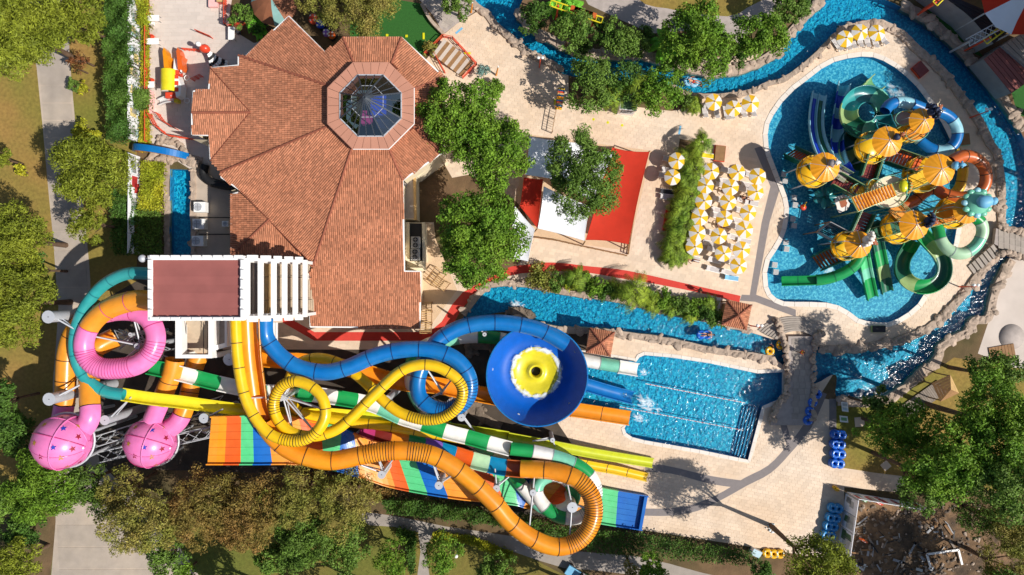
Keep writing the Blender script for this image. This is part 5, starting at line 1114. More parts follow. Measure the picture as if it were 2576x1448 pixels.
# ------------------------------------------------------------------ plants
def leaves(cent, nrm, ll, lw, mat, name, spread=.9, seed=0):
    """one mesh of rhombic leaves: centres, preferred normals (numpy)"""
    rg = np.random.default_rng(seed); n = len(cent)
    d = nrm+rg.normal(0, spread, (n, 3)); d /= np.linalg.norm(d, axis=1, keepdims=True)+1e-9
    a = np.cross(d, rg.normal(0, 1, (n, 3))); a /= np.linalg.norm(a, axis=1, keepdims=True)+1e-9
    b = np.cross(d, a); s = rg.uniform(.65, 1.35, (n, 1))
    L_ = a*ll*s/2; W_ = b*lw*s/2; k = d*(.12*ll)
    v = np.stack([cent-L_-k, cent+W_, cent+L_-k, cent-W_], 1).reshape(-1, 3)
    me = bpy.data.meshes.new(name); me.vertices.add(4*n); me.vertices.foreach_set('co', v.astype(np.float32).ravel())
    me.loops.add(4*n); me.loops.foreach_set('vertex_index', np.arange(4*n, dtype=np.int32)); me.polygons.add(n)
    me.polygons.foreach_set('loop_start', np.arange(0, 4*n, 4, dtype=np.int32)); me.polygons.foreach_set('loop_total', np.full(n, 4, np.int32))
    at = me.attributes.new('rnd', 'FLOAT', 'FACE'); at.data.foreach_set('value', rg.random(n).astype(np.float32))
    me.materials.append(MATS[mat]); me.update(calc_edges=True); return me
def crown_pts(r, hz, dens, seed, lob=.28, csz=.2, low=-.15, holes=0.0):
    """clumped crown: radius r, half height hz"""
    rg = np.random.default_rng(seed); nc = max(12, int(21*r**1.35/(csz/.2)**1.5)); C_ = []; N_ = []
    ph = rg.uniform(0, 6.28, 6)
    for _ in range(nc):
        a = rg.uniform(0, 2*math.pi); z = rg.uniform(low, 1.0); q = math.sqrt(max(0, 1-max(z, 0)**2))
        f = 1+lob*(.5*math.sin(2*a+ph[0])+.4*math.sin(3*a+ph[1])+.4*math.sin(5*a+ph[2])); rad = rg.uniform(.62, 1.0)**.7 if rg.random() < .72 else rg.uniform(.15, .7)
        c = np.array([r*f*q*rad*math.cos(a), r*f*q*rad*math.sin(a), hz*(z if rad > .7 else abs(z))*max(rad, .6)*rg.uniform(.75, 1.1)])
        if rg.random() < holes: continue
        cr = r*csz*rg.uniform(.65, 1.35)*(r/4.5)**-.25; n = int(dens*cr*cr*rg.uniform(.8, 1.2))
        d = rg.normal(0, 1, (n, 3)); d /= np.linalg.norm(d, axis=1, keepdims=True); d[:, 2] = np.where(d[:, 2] < -.25, -d[:, 2], d[:, 2])
        rr = cr*rg.uniform(.55, 1.08, (n, 1)); C_.append(c+d*rr*np.array([1, 1, .75])); o = d+np.array([0, 0, .35]); N_.append(o)
    return np.concatenate(C_), np.concatenate(N_)
def trunk(r, h, top, seed, lean=(0, 0)):
    rr = random.Random(seed); b = MB(); tr = max(.1, .055*r+.06); fork = Vector((lean[0]*.6, lean[1]*.6, h*.55))
    b.cyl((0, 0, -.1), fork, tr*1.25, tr*.8, 8)
    for k in range(6):
        a = 2*math.pi*k/6+rr.uniform(-.4, .4); q = r*rr.uniform(.45, .75); mid = fork+Vector((q*.5*math.cos(a), q*.5*math.sin(a), h*.22)); e = Vector((lean[0]+q*math.cos(a), lean[1]+q*math.sin(a), top*rr.uniform(.85, 1.0)))
        b.cyl(fork, mid, tr*.55, tr*.36, 6); b.cyl(mid, e, tr*.36, tr*.12, 5)
        for j in (-1, 1):
            b.cyl(mid.lerp(e, .4), mid.lerp(e, .4)+Vector((q*.4*math.cos(a+j*.7), q*.4*math.sin(a+j*.7), h*.1)), tr*.2, tr*.08, 4)
    return b
SEED = [100]
LEAF = {'pine': (.40, .11, 165), 'broad': (.30, .16, 150), 'fine': (.26, .09, 190), 'wisp': (.30, .10, 150), 'cone': (.3, .12, 150)}
def tree(name, label, u, v, r, z, mat, style='broad', hz=None, holes=0., lob=.28, csz=.2, group=None, cat='tree', low=-.15, dens=1.0):
    """u,v: crown centre as surveyed; r crown radius in survey units; z crown-centre height"""
    SEED[0] += 1; sd_ = SEED[0]; p = P(u, v, z); rm = r/S*(H-z)/H; hz = hz or min(rm*.78, z*.85)
    t = thing(name, label, cat, (p.x, p.y, 0), 0, group); ll, lw, dn = LEAF[style]
    c, n = crown_pts(rm/1.04, hz, dn*dens*(1.0 if rm > 2.2 else 1.5), sd_, lob, csz, low, holes); c[:, 2] += z; np.clip(c[:, 2], .05, None, out=c[:, 2])
    place(leaves(c, n, ll, lw, mat, 'crown', .75, sd_), 'crown', t)
    trunk(rm, z, z+hz*.35, sd_).build('trunk', 'bark', t)
    return t
# -- tall pines of the left park
for a in [
 ('pine_tree', 'huge yellow-green pine spreading over the top left corner', 70, 85, 112, 9.5, 'leaf_pine', 'pine', None, 0, .35),
 ('pine_tree', 'pine at the very top left beside the tall hedge', 190, 50, 75, 8.5, 'leaf_pine', 'pine', None, .05, .3),
 ('pine_tree', 'round pine standing by the drive below the tall hedge', 238, 432, 92, 8.5, 'leaf_pine', 'pine', None, 0, .3),
 ('pine_tree', 'small pine crown hanging below the round drive pine', 222, 562, 48, 7.0, 'leaf_pine', 'pine'),
 ('pine_tree', 'tall pine at the left edge beside the shadowed drive', 35, 605, 88, 9.0, 'leaf_pine', 'pine'),
 ('pine_tree', 'broad pine at the left edge left of the teal tube', 40, 765, 98, 9.5, 'leaf_pine', 'pine', None, 0, .3),
 ('pine_tree', 'small dark pine between the left edge pine and the drive', 92, 680, 36, 5.5, 'leaf_dark', 'pine'),
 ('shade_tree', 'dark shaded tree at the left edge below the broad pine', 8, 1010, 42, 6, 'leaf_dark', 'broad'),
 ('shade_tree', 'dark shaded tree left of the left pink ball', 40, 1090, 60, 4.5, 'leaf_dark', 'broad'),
 ('pine_tree', 'broad green tree below the left pink ball', 112, 1222, 92, 7.5, 'leaf_green', 'pine', None, 0, .35),
 ('pine_tree', 'dark green tree right of the tree below the left pink ball', 215, 1215, 55, 6, 'leaf_mid', 'pine', None, .1),
 ('shade_tree', 'bluish dark round shrub tree at the lower left lawn', 60, 1330, 50, 4, 'leaf_dark', 'broad'),
 ('pine_tree', 'yellow-green tree at the bottom left corner', 35, 1420, 62, 6, 'leaf_pine', 'pine'),
 ('shade_tree', 'small yellow-green tree at the left edge by the bluish shrub', 5, 1270, 40, 4, 'leaf_mid', 'broad'),
 ('eucalyptus_tree', 'thin olive eucalyptus right below the right pink ball', 312, 1232, 62, 7, 'leaf_olive', 'wisp', None, .15, .3, .17),
 ('eucalyptus_tree', 'olive brown eucalyptus hanging over the pale drive', 362, 1312, 92, 8, 'leaf_olive', 'wisp', None, .1, .3, .17),
 ('eucalyptus_tree', 'large brown eucalyptus below the rainbow lanes', 515, 1268, 96, 8, 'leaf_brown', 'wisp', None, .05, .22, .16),
 ('eucalyptus_tree', 'rusty brown eucalyptus crown right of the large brown one', 628, 1288, 92, 8, 'leaf_brown', 'wisp', None, .05, .25, .16),
 ('eucalyptus_tree', 'olive eucalyptus below the orange flume bend', 745, 1252, 78, 8, 'leaf_olive', 'wisp', None, .15, .35, .17),
 ('eucalyptus_tree', 'pale olive tree left end of the grey path', 870, 1265, 82, 8, 'leaf_olive', 'wisp', None, .12, .3, .17),
 ('pine_tree', 'green tree standing on the lawn below the brown eucalyptus', 765, 1345, 78, 7, 'leaf_mid', 'pine'),
 ('pine_tree', 'tall green conifer at the bottom beside the round shrubs', 868, 1375, 62, 6, 'leaf_mid', 'cone'),
 ('shade_tree', 'leafy green tree over the pale drive at the bottom', 420, 1395, 52, 5, 'leaf_mid', 'broad', None, .15),
 ('shade_tree', 'small green tree at the bottom right of the drive', 465, 1440, 30, 3, 'leaf_green', 'broad'),
 ('round_tree', 'left of two round yellow-green trees by the bottom path', 990, 1402, 48, 4.2, 'leaf_green', 'cone', 2.4),
 ('round_tree', 'right of two round yellow-green trees by the bottom path', 1110, 1393, 52, 4.4, 'leaf_green', 'cone', 2.6),
 ('round_tree', 'yellow-green tree cut by the bottom edge right of the round pair', 1250, 1430, 46, 4, 'leaf_mid', 'cone', 2.2),
 ('shade_tree', 'small green tree at the bottom edge near the parked cart', 1640, 1430, 36, 4.5, 'leaf_green', 'broad'),
 ('shade_tree', 'pale thin tree at the bottom edge left of the deck corner', 1590, 1435, 28, 4, 'leaf_olive', 'wisp', None, .2),
 ('pine_tree', 'round yellow-green tree over the bottom right deck corner', 2050, 1425, 88, 12.5, 'leaf_pine', 'cone', None, 0, .2),
 ('shade_tree', 'small dark tree left of the round tree at the deck corner', 1912, 1440, 34, 4, 'leaf_dark', 'broad'),
 # right-hand grove
 ('grove_tree', 'leafy green tree nearest the blue double rings', 2262, 1085, 84, 8, 'leaf_green', 'broad', None, .1, .35, .17),
 ('grove_tree', 'green tree between the wooden walk and the lawn', 2200, 1020, 42, 6, 'leaf_mid', 'broad', None, .15),
 ('grove_tree', 'big green tree in the middle of the right grove', 2390, 1150, 108, 12, 'leaf_green', 'broad', None, .08, .35, .16),
 ('grove_tree', 'tall green tree at the right edge of the grove', 2515, 1070, 116, 13, 'leaf_green', 'broad', None, .05, .35, .16),
 ('grove_tree', 'tree at the right edge above the grove', 2500, 945, 68, 8, 'leaf_mid', 'broad', None, .1),
 ('grove_tree', 'lower green tree of the right grove overhanging the hoarding', 2330, 1200, 80, 11, 'leaf_mid', 'broad', None, .2, .4, .16),
 ('grove_tree', 'shaded green tree at the right edge below the grove', 2530, 1215, 100, 13.5, 'leaf_mid', 'broad', None, .12),
 ('grove_tree', 'olive tree at the lower right edge', 2545, 1330, 80, 8, 'leaf_olive', 'wisp', None, .2),
 ('grove_tree', 'thin tree over the rubble plot at the lower right', 2460, 1290, 60, 7, 'leaf_mid', 'wisp', None, .3),
 ('grove_tree', 'dark tree at the bottom right corner', 2520, 1430, 70, 6, 'leaf_olive', 'wisp', None, .3),
 # centre
 ('ficus_tree', 'upper left of three big round green trees right of the tiled roof', 1152, 292, 98, 9, 'leaf_green', 'broad', None, 0, .16, .16),
 ('ficus_tree', 'upper right of three big round green trees right of the tiled roof', 1245, 385, 96, 9, 'leaf_green', 'broad', None, 0, .16, .16),
 ('ficus_tree', 'lowest of three big round green trees right of the tiled roof', 1210, 600, 118, 8.8, 'leaf_green', 'broad', None, 0, .16, .15),
 ('canopy_pine', 'pine growing through the red and white shade sails', 1468, 442, 100, 9.5, 'leaf_mid', 'pine', None, .12, .28, .17),
 # river and island
 ('river_tree', 'leafy tree leaning over the river left of the hut', 1488, 215, 64, 5, 'leaf_mid', 'broad', None, .1),
 ('river_tree', 'leafy tree leaning over the river right of the hut', 1660, 225, 62, 5, 'leaf_green', 'broad', None, .1),
 ('river_tree', 'dark leafy tree between the two river trees above the hut', 1575, 205, 50, 4.5, 'leaf_dark', 'broad', None, .15),
 ('island_tree', 'bushy tree at the left tip of the island', 1345, 45, 42, 4, 'leaf_dark', 'broad'),
 ('island_tree', 'dark leafy island tree under the yellow coaster rail', 1432, 80, 50, 5, 'leaf_mid', 'broad', None, .05),
 ('island_tree', 'green island tree above the narrow river bend', 1560, 105, 48, 4.5, 'leaf_mid', 'broad', None, .05),
 ('island_tree', 'dark island bush between the coaster tree and the bend tree', 1500, 85, 38, 3.5, 'leaf_dark', 'broad'),
 ('island_tree', 'small green island tree right of the bend tree', 1600, 115, 32, 4, 'leaf_mid', 'broad'),
 ('island_tree', 'largest round green tree on the island', 1748, 108, 92, 6.5, 'leaf_green', 'broad', None, 0, .25, .16),
 ('island_tree', 'green island tree at the right above the river curve', 1912, 95, 66, 6, 'leaf_green', 'broad', None, 0, .25),
 ('island_tree', 'dark island bush between the two large island trees', 1850, 140, 34, 3, 'leaf_dark', 'broad'),
 ('island_tree', 'yellow-green tree at the right tip of the island', 1985, 25, 42, 4, 'leaf_mid', 'broad'),
 ('island_tree', 'small conifer beside the yellow-green tree on the island tip', 2020, 12, 24, 3.5, 'leaf_dark', 'cone'),
 ('garden_tree', 'wide olive-green tree over the top centre turf', 908, -2, 96, 7, 'leaf_olive', 'fine', None, .05, .35, .17),
 ('garden_tree', 'olive-green tree left half over the garden train', 800, -8, 62, 7, 'leaf_olive', 'fine', None, .1, .3),
 ('garden_tree', 'small green tree at the top by the river wall', 1150, 8, 36, 4, 'leaf_mid', 'broad'),
 ('garden_tree', 'green shrub inside the red fence at the top', 608, 42, 30, 2.2, 'leaf_mid', 'broad'),
 ('park_tree', 'tall park tree standing beyond the right edge, topmost of three', 2880, 70, 140, 13.5, 'leaf_green', 'broad', None, 0, .3),
 ('park_tree', 'tall park tree standing beyond the right edge, middle of three', 2895, 235, 135, 13.5, 'leaf_green', 'broad', None, 0, .3),
 ('park_tree', 'tall park tree standing beyond the right edge, lowest of three', 2915, 430, 130, 13, 'leaf_green', 'broad', None, 0, .3),
 ('park_tree', 'thin shade tree below the frame beside the rubble plot', 2560, 1580, 120, 9, 'leaf_mid', 'broad', None, .1, .3),
 ('eucalyptus_tree', 'small olive tree between the two pink balls and the drive', 262, 1262, 52, 6, 'leaf_mid', 'wisp', None, .1, .25),
 ('shade_tree', 'dark green tree at the bottom lawn left of the tall conifer', 690, 1405, 44, 5, 'leaf_mid', 'broad', None, .05),
 ('shade_tree', 'tree just below the bottom edge under the brown eucalyptus', 600, 1530, 70, 7, 'leaf_mid', 'broad', None, .05),
 ('shade_tree', 'tree just below the bottom edge beside the branching path', 860, 1530, 75, 8, 'leaf_mid', 'broad', None, .05),
 ('shade_tree', 'tree just below the bottom edge under the orange loop', 1450, 1540, 80, 8, 'leaf_mid', 'broad', None, .05),
 ('shade_tree', 'tree just below the bottom edge beside the cart', 1720, 1530, 80, 8, 'leaf_mid', 'broad', None, .05),
 ('small_tree', 'rust-leaved sapling on the grass beside the drive', 205, 150, 26, 2.5, 'leaf_rust', 'wisp', None, .4),
 ('small_tree', 'second rust-leaved sapling just below the first', 195, 172, 17, 2.0, 'leaf_rust', 'wisp', None, .4),
 ('small_tree', 'small bluish green shrub on the drive verge', 185, 212, 18, 1.2, 'leaf_mid', 'broad'),
 ('small_tree', 'round yellow shrub on the drive verge', 212, 222, 18, 1.0, 'leaf_yellow', 'broad'),
 ('small_tree', 'yellow-green shrub at the end of the tall hedge', 215, 338, 34, 1.8, 'leaf_yellow', 'broad'),
 ('small_tree', 'yellow shrub on the left lawn', 55, 432, 18, 1.0, 'leaf_yellow', 'broad'),
 ('small_tree', 'green tree cut by the left edge above the yellow shrub', 5, 400, 28, 3.5, 'leaf_pine', 'pine'),
]: tree(*a)
# -- hedges and strips of foliage
def hedge(name, label, poly, h, mat, n, seed=1, ll=.26, lw=.13, stem=True, cat='hedge'):
    rg = np.random.default_rng(seed); w = [(p.x, p.y) for p in PL(poly, h*.85)]; cx_ = sum(x for x, y in w)/len(w); cy_ = sum(y for x, y in w)/len(w)
    x0, x1 = min(x for x, y in w), max(x for x, y in w); y0, y1 = min(y for x, y in w), max(y for x, y in w)
    xs = rg.uniform(x0, x1, n*4); ys = rg.uniform(y0, y1, n*4); k = inside(w, xs, ys); xs, ys = xs[k][:n], ys[k][:n]; m = len(xs)
    bump_ = .5+.5*np.sin(xs*1.9+seed)*np.cos(ys*1.6+seed*2)+.25*np.sin(xs*5+1)*np.sin(ys*4.3); zz = h*(.72+.22*bump_)*np.where(rg.random(m) < .72, rg.uniform(.92, 1.04, m), rg.uniform(.1, .95, m))
    gx = -(np.cos(xs*1.9+seed)*1.9*np.cos(ys*1.6+seed*2))*.2*h; gy = (np.sin(xs*1.9+seed)*np.sin(ys*1.6+seed*2)*1.6)*.2*h
    t = thing(name, label, cat, (cx_, cy_, 0)); c = np.stack([xs-cx_+rg.normal(0, .12, m), ys-cy_+rg.normal(0, .12, m), zz], 1)
    place(leaves(c, np.stack([gx, gy, np.ones(m)*.7], 1), ll, lw, mat, 'foliage', .6, seed), 'foliage', t)
    b = MB(); rr = random.Random(seed); ns = max(3, int((x1-x0+y1-y0)/1.6)); k = 0
    while k < ns:
        x, y = rr.uniform(x0, x1), rr.uniform(y0, y1)
        if inside(w, np.array([x]), np.array([y]))[0]: b.cyl((x-cx_, y-cy_, 0), (x-cx_+rr.uniform(-.2, .2), y-cy_, h*.8), .06, .03, 5); k += 1
    b.build('stems', 'bark', t)
hedge('tall_hedge', 'tall dark green hedge running down from the top left', [(262,-20),(322,-20),(326,150),(318,240),(322,350),(270,355),(262,240),(258,80)], 4.2, 'leaf_dark', 16000, 2)
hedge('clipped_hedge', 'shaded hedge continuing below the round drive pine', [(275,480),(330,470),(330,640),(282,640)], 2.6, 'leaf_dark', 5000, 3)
hedge('bank_hedge', 'row of dark conifers between the rainbow lanes and the grey path', [(960,1262),(1040,1262),(1150,1280),(1250,1292),(1262,1325),(1160,1312),(1050,1300),(975,1292)], 3.2, 'leaf_dark', 6500, 4, .34, .1)
hedge('bank_hedge', 'dark shrub bank under the lower orange loop', [(1262,1290),(1330,1300),(1420,1330),(1620,1345),(1760,1370),(1900,1390),(1900,1425),(1700,1410),(1500,1392),(1300,1340)], 1.8, 'leaf_dark', 8000, 5)
hedge('bank_hedge', 'rusty shrubs along the lower edge of the rainbow lanes', [(780,1190),(900,1215),(1000,1240),(960,1262),(850,1235),(770,1215)], 2.0, 'leaf_brown', 3000, 6)
hedge('clipped_hedge', 'yellow-green clipped hedge beside the branching bottom path', [(1090,1342),(1180,1350),(1290,1392),(1290,1412),(1170,1366),(1090,1358)], 1.0, 'leaf_yellow', 3500, 7)
hedge('clipped_hedge', 'dark clipped hedge left of the branching bottom path', [(1000,1330),(1045,1345),(1042,1440),(1030,1448),(1020,1360),(995,1345)], 1.4, 'leaf_dark', 2500, 8)
hedge('shrub_row', 'yellow-green shrubs behind the printed hoarding at the top left', [(345,0),(372,0),(372,60),(345,60)], 1.8, 'leaf_yellow', 1300, 9, cat='shrub')
hedge('shrub_row', 'thin yellow-green shrubs along the red fence', [(356,62),(372,62),(372,215),(354,215)], 1.0, 'leaf_yellow', 1800, 10, cat='shrub')
hedge('shrub_row', 'green shrub bulging through the hoarding beside the play van', [(335,225),(372,225),(372,275),(338,275)], 2.0, 'leaf_mid', 1500, 11, cat='shrub')
hedge('shrub_row', 'yellow shrubs along the lower end of the red fence', [(352,280),(374,280),(374,380),(350,380)], 1.0, 'leaf_yellow', 1600, 12, cat='shrub')
hedge('shrub_row', 'yellow shrubs left of the narrow side pool', [(355,405),(412,410),(408,470),(404,530),(345,530),(352,470)], 1.6, 'leaf_yellow', 4000, 13, cat='shrub')
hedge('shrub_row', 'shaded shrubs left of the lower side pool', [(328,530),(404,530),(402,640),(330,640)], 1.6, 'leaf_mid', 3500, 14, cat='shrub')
# bushes on the planted banks
def bush(label, u, v, r, mat, h=1.3, style='broad', cat='bush'): return tree('leafy_bush', label, u, v, r, h, mat, style, h*.75, cat=cat, low=-.6, csz=.3)
for i, (u, v, r, mt) in enumerate(((1365,700,34,'leaf_olive'),(1400,706,26,'leaf_mid'),(1465,706,22,'leaf_green'),(1500,725,26,'leaf_green'),(1530,738,22,'leaf_dark'),(1625,748,24,'leaf_mid'),(1672,756,26,'leaf_green'),(1705,768,26,'leaf_mid'),(1745,778,26,'leaf_green'),(1770,790,26,'leaf_dark'),(1800,805,24,'leaf_mid'),(1435,712,20,'leaf_yellow'))):
    bush(f'{ORD[i]} leafy bush on the channel bank counting from the left' if i < 11 else 'small yellow-green bush between the leftmost bank bushes', u, v, r, mt, 1.4)
for l, u, v, r, mt in (('large-leaved shrub at the corner of the river and the hut', 1730, 255, 24, 'leaf_mid'), ('low dark shrub under the island coaster', 1465, 120, 26, 'leaf_dark'), ('low shrub above the island rocks at the bend', 1620, 95, 24, 'leaf_dark'), ('low dark shrub at the foot of the largest island tree', 1700, 150, 24, 'leaf_dark'), ('flowering shrub by the wooden stairs', 1080, 125, 17, 'leaf_olive'), ('blue-grey agave-like round shrub by the stairs', 1213, 182, 17, 'leaf_blue'), ('grassy clump beside the agave shrub', 1250, 218, 20, 'leaf_green'), ('dark bush by the garden train', 720, 40, 24, 'leaf_dark'), ('dark bush at the top behind the fence corner', 650, 75, 20, 'leaf_dark')):
    bush(l, u, v, r, mt, 1.1)
# palms
def frond_mesh(mat, seed, n=13, L_=2.3, name='frond'):
    pass
def palm(label, u, v, z, r, mat='leaf_palm', n=14, seed=0, cat='palm', trunk_r=.14, droop=.55, leaf=.09):
    p = P(u, v, z); t = thing('palm', label, cat, (p.x, p.y, 0)); rr = random.Random(seed+int(u*7+v)); rm = r/S*(H-z)/H
    g = MB(); g.cyl((0, 0, 0), (.05, 0, z*.5), trunk_r*1.2, trunk_r, 7); g.cyl((.05, 0, z*.5), (0, 0, z), trunk_r, trunk_r*.9, 7); g.build('trunk', 'bark', t)
    for k in range(n):
        a = 2*math.pi*k/n+rr.uniform(-.25, .25); L_ = rm*rr.uniform(.85, 1.4); up = rr.uniform(.2, 1.0); b = MB(); rnd = []
        pts = []
        for i in range(9):
            f = i/8; pts.append(Vector((L_*f*math.cos(a), L_*f*math.sin(a), z+L_*(up*f-(up+droop)*f*f))))
        s = Vector((-math.sin(a), math.cos(a), 0)); K = 15
        for i in range(K):
            f = .12+.86*i/K; q = pts[int(f*8)].lerp(pts[min(8, int(f*8)+1)], f*8-int(f*8)); d = (pts[min(8, int(f*8)+1)]-pts[int(f*8)]).normalized()
            w = L_*.24*math.sin(math.pi*(.15+.8*f))**.8
            for sg in (-1, 1):
                e = q+s*sg*w+d*w*.55-Vector((0, 0, w*.35)); b.add([q, q+d*leaf, e, q+s*sg*w*.5+d*w*.1-Vector((0, 0, w*.1))], [(0, 1, 2, 3)]); rnd.append(rr.random())
        for i in range(8): b.cyl(pts[i], pts[i+1], .025, .02, 3, cap=False); rnd += [.5]*3
        b.rnd = rnd; b.build('frond', mat, t)
    return t
k = 0
for u, v, z, r in ((1765,360,3.4,36),(1735,398,2.2,36),(1748,425,2.4,40),(1730,455,2.2,38),(1738,490,2.2,40),(1718,515,2.0,36),(1712,545,2.0,36),(1722,570,2.2,36),(1705,595,2.0,38),(1698,625,2.0,36),(1718,640,1.8,34),(1690,648,1.6,30)):
    palm(['tall palm at the head of the palm hedge beside the parasols', *[f'{ORD[i]} palm in the palm hedge left of the parasols' for i in range(1, 12)]][k], u, v, z, r); k += 1
for u, v, z, r, l in ((1598,735,3.6,46,'tall palm leaning over the channel bank'), (1552,730,2.0,30,'short palm left of the tall bank palm'), (1648,765,2.0,30,'short palm right of the tall bank palm'), (1450,700,2.4,34,'palm on the left part of the channel bank'), (1690,775,1.8,28,'small palm in the right part of the channel bank'), (1740,790,1.8,28,'small palm near the channel kiosk'), (1785,770,1.8,26,'palm beside the white loungers on the channel bank'), (1620,215,5.5,52,'palm over the river above the hut'), (1540,232,4.5,44,'palm at the river left of the hut roof'), (1748,262,1.6,24,'small palm in a pot by the river parasols')):
    palm(l, u, v, z, r, 'leaf_palm')
def banana(label, u, v, z, r, n=9): return palm(label, u, v, z, r, 'leaf_banana', n, 3, 'banana plant', .1, .5, .5)
for a in (('banana plant among the island shrubs', 1672, 105, 2.0, 38), ('banana plant just right of the first island banana', 1690, 130, 1.6, 28), ('bright banana plant inside the red fence at the top', 638, 50, 1.6, 26), ('banana plant at the lower corner of the garden bed', 655, 78, 1.2, 18), ('banana plant under the coaster rail on the island', 1440, 25, 2.0, 34), ('banana plant at the left end of the island coaster', 1395, 12, 1.8, 28)): banana(*a)
# ------------------------------------------------------------------ parasols and loungers
def parasol(label, u, v, z=2.5, r=1.12, rz=0, tilt=0):
    t = thing('parasol', label, 'parasol', P(u, v, z).xy.to_3d(), rz, 'yellow and white striped parasols'); t.rotation_euler = (random.uniform(-.05, .05), random.uniform(-.05, .05), rz); r *= random.uniform(.96, 1.04)
    for k in range(8):
        g = MB(); a0, a1 = 2*math.pi*k/8, 2*math.pi*(k+1)/8; vs_ = [Vector((0, 0, z+.32))]
        for f in (.35, .7, 1.0):
            for a in (a0, (a0+a1)/2, a1):
                rr = r*f*(.965 if a == (a0+a1)/2 else 1.0); vs_.append(Vector((rr*math.cos(a), rr*math.sin(a), z+.32-.42*f**1.25-(.03*f if a == (a0+a1)/2 else 0))))
        vs_ += [v_-Vector((0, 0, .13)) for v_ in vs_[7:10]]
        g.add(vs_, [(0, 1, 2), (0, 2, 3), (1, 4, 5, 2), (2, 5, 6, 3), (4, 7, 8, 5), (5, 8, 9, 6), (7, 10, 11, 8), (8, 11, 12, 9)]); g.build('canopy_panel', 'canvas_yellow' if k % 2 else 'canvas_white', t)
    g = MB(); g.cyl((0, 0, 0), (0, 0, z+.42), .03, n=6); g.build('pole', 'white_paint', t)
    g = MB(); g.blob((0, 0, z+.38), (.09, .09, .06), 1, .05, 1); g.build('finial', 'wood', t)
    g = MB(); g.cyl((0, 0, 0), (0, 0, .12), .3, .26, 12); g.build('foot', 'concrete_grey', t)
COLS = [('column beside the shade sails', [(1705,406),(1694,448)]), ('column half under the palm hedge', [(1788,430),(1777,469),(1771,508),(1760,546),(1754,586),(1746,621)]), ('middle column', [(1853,434),(1840,471),(1832,509),(1825,550),(1811,594),(1818,637)]), ('column nearest the play pool', [(1909,444),(1899,483),(1884,536),(1874,578),(1867,631),(1859,669)]), ('row by the river bend', [(1794,255),(1848,272),(1891,260)]), ('row on the upper rim of the play pool', [(2125,97),(2165,80),(2207,83)])]
for c, (nm, pts) in enumerate(COLS):
    for i, (u, v) in enumerate(pts): parasol(f'{ORD[i]} yellow and white parasol of the {nm}', u, v, 2.5 if (i+c) % 2 else 2.35, 1.05, .2+.37*((i*3+c) % 5))
def lounger(label, u, v, rz, fab='fabric_grey', frame='white_paint', group='sun loungers'):
    t = thing('sun_lounger', label, 'sun lounger', P(u, v), rz, group)
    for y in (-.3, .3): g = MB(); g.box((0, y, .3), (1.85, .07, .07)); g.build('side_rail', frame, t)
    for x in (-.8, .75):
        for y in (-.28, .28): g = MB(); g.box((x, y, .14), (.07, .07, .28)); g.build('leg', frame, t)
    g = MB(); g.box((.25, 0, .33), (1.25, .54, .04)); g.build('seat_sling', fab, t)
    g = MB(); g.box((-.62, 0, .46), (.62, .54, .04), rot=Matrix.Rotation(R(28), 3, 'Y')); g.build('back_sling', fab, t)
k = 0
for c, (nm, pts) in enumerate(COLS[:4]):
    for i, (u, v) in enumerate(pts):
        p = P(u, v, 2.4); gu, gv = CX+p.x*S, CY-p.y*S
        lounger(f'lounger under the {ORD[i]} parasol of the {nm}', gu-10, gv-12, R(-14)+random.uniform(-.06, .06))
        if i % 2 == 0 or c == 3: lounger(f'lower lounger by the {ORD[i]} parasol of the {nm}', gu-14, gv+15, R(-14)+random.uniform(-.06, .06))
for l, u, v, rz, fb in (('empty pale lounger lying alone below the parasol columns', 1792, 678, -14, 'fabric_grey'), ('pale lounger just above the lone one below the columns', 1796, 655, -14, 'fabric_grey'), ('grey lounger with a blue towel below the parasols', 1838, 700, -8, 'fabric_blue'), ('yellow lounger beside the brown daybed', 1780, 394, -8, 'fabric_yellow'), ('dark lounger at the left of the palm hedge', 1677, 484, -6, 'black_mesh'), ('pale lounger at the left of the palm hedge', 1677, 497, -6, 'fabric_grey'), ('pale lounger between third and fourth parasol nearest the pool', 1888, 512, -10, 'fabric_grey'), ('pale lounger between fourth and fifth parasol nearest the pool', 1869, 607, -10, 'fabric_grey'), ('lounger at the lower end of the palm hedge', 1741, 650, -16, 'fabric_grey')): lounger(l, u, v, R(rz), fb)
for i, (u, v, a) in enumerate(((1772,280,-84),(1800,282,-80),(1826,286,-80),(1838,284,-82),(1868,280,-78),(1892,278,-80),(2104,115,-55),(2128,112,-70),(2142,108,-72),(2160,104,-78),(2178,104,-80),(2198,106,-76),(2218,100,-60))):
    lounger(f'{ORD[i if i < 6 else i-6]} lounger of the row under the {"river bend" if i < 6 else "play pool rim"} parasols', u, v, R(a+180))
for i, u in enumerate((1783, 1793, 1803)): lounger(f'{ORD[i]} of three white loungers lined up beside the channel kiosk', u, 762+i*2.5, R(84), 'canvas_white')
def daybed(label, u, v, w, d, rz, fab, frame):
    t = thing('daybed', label, 'daybed', P(u, v), rz); g = MB(); g.box((0, 0, .2), (w, d, .3)); g.build('base', frame, t); g = MB(); g.box((0, 0, .42), (w*.92, d*.94, .14)); g.build('mattress', fab, t)
daybed('brown daybed beside the yellow lounger', 1809, 388, 1.35, 2.0, R(-6), 'wood', 'rail_red')
daybed('brown daybed with green rim under the river tree', 1742, 276, .9, 1.0, R(-8), 'wood', 'gl_olive')
daybed('dark red daybed on the shaded rim of the play pool', 2311, 178, 1.5, 1.7, R(40), 'gl_maroon', 'rail_red')
daybed('brown daybed with pale green frame right of the ring slides', 2421, 353, 1.35, 1.5, R(6), 'wood', 'gl_mint')
daybed('dark low table on the shaded lower rim of the play pool', 2207, 828, 1.7, .85, 0, 'black_mesh', 'gl_olive')
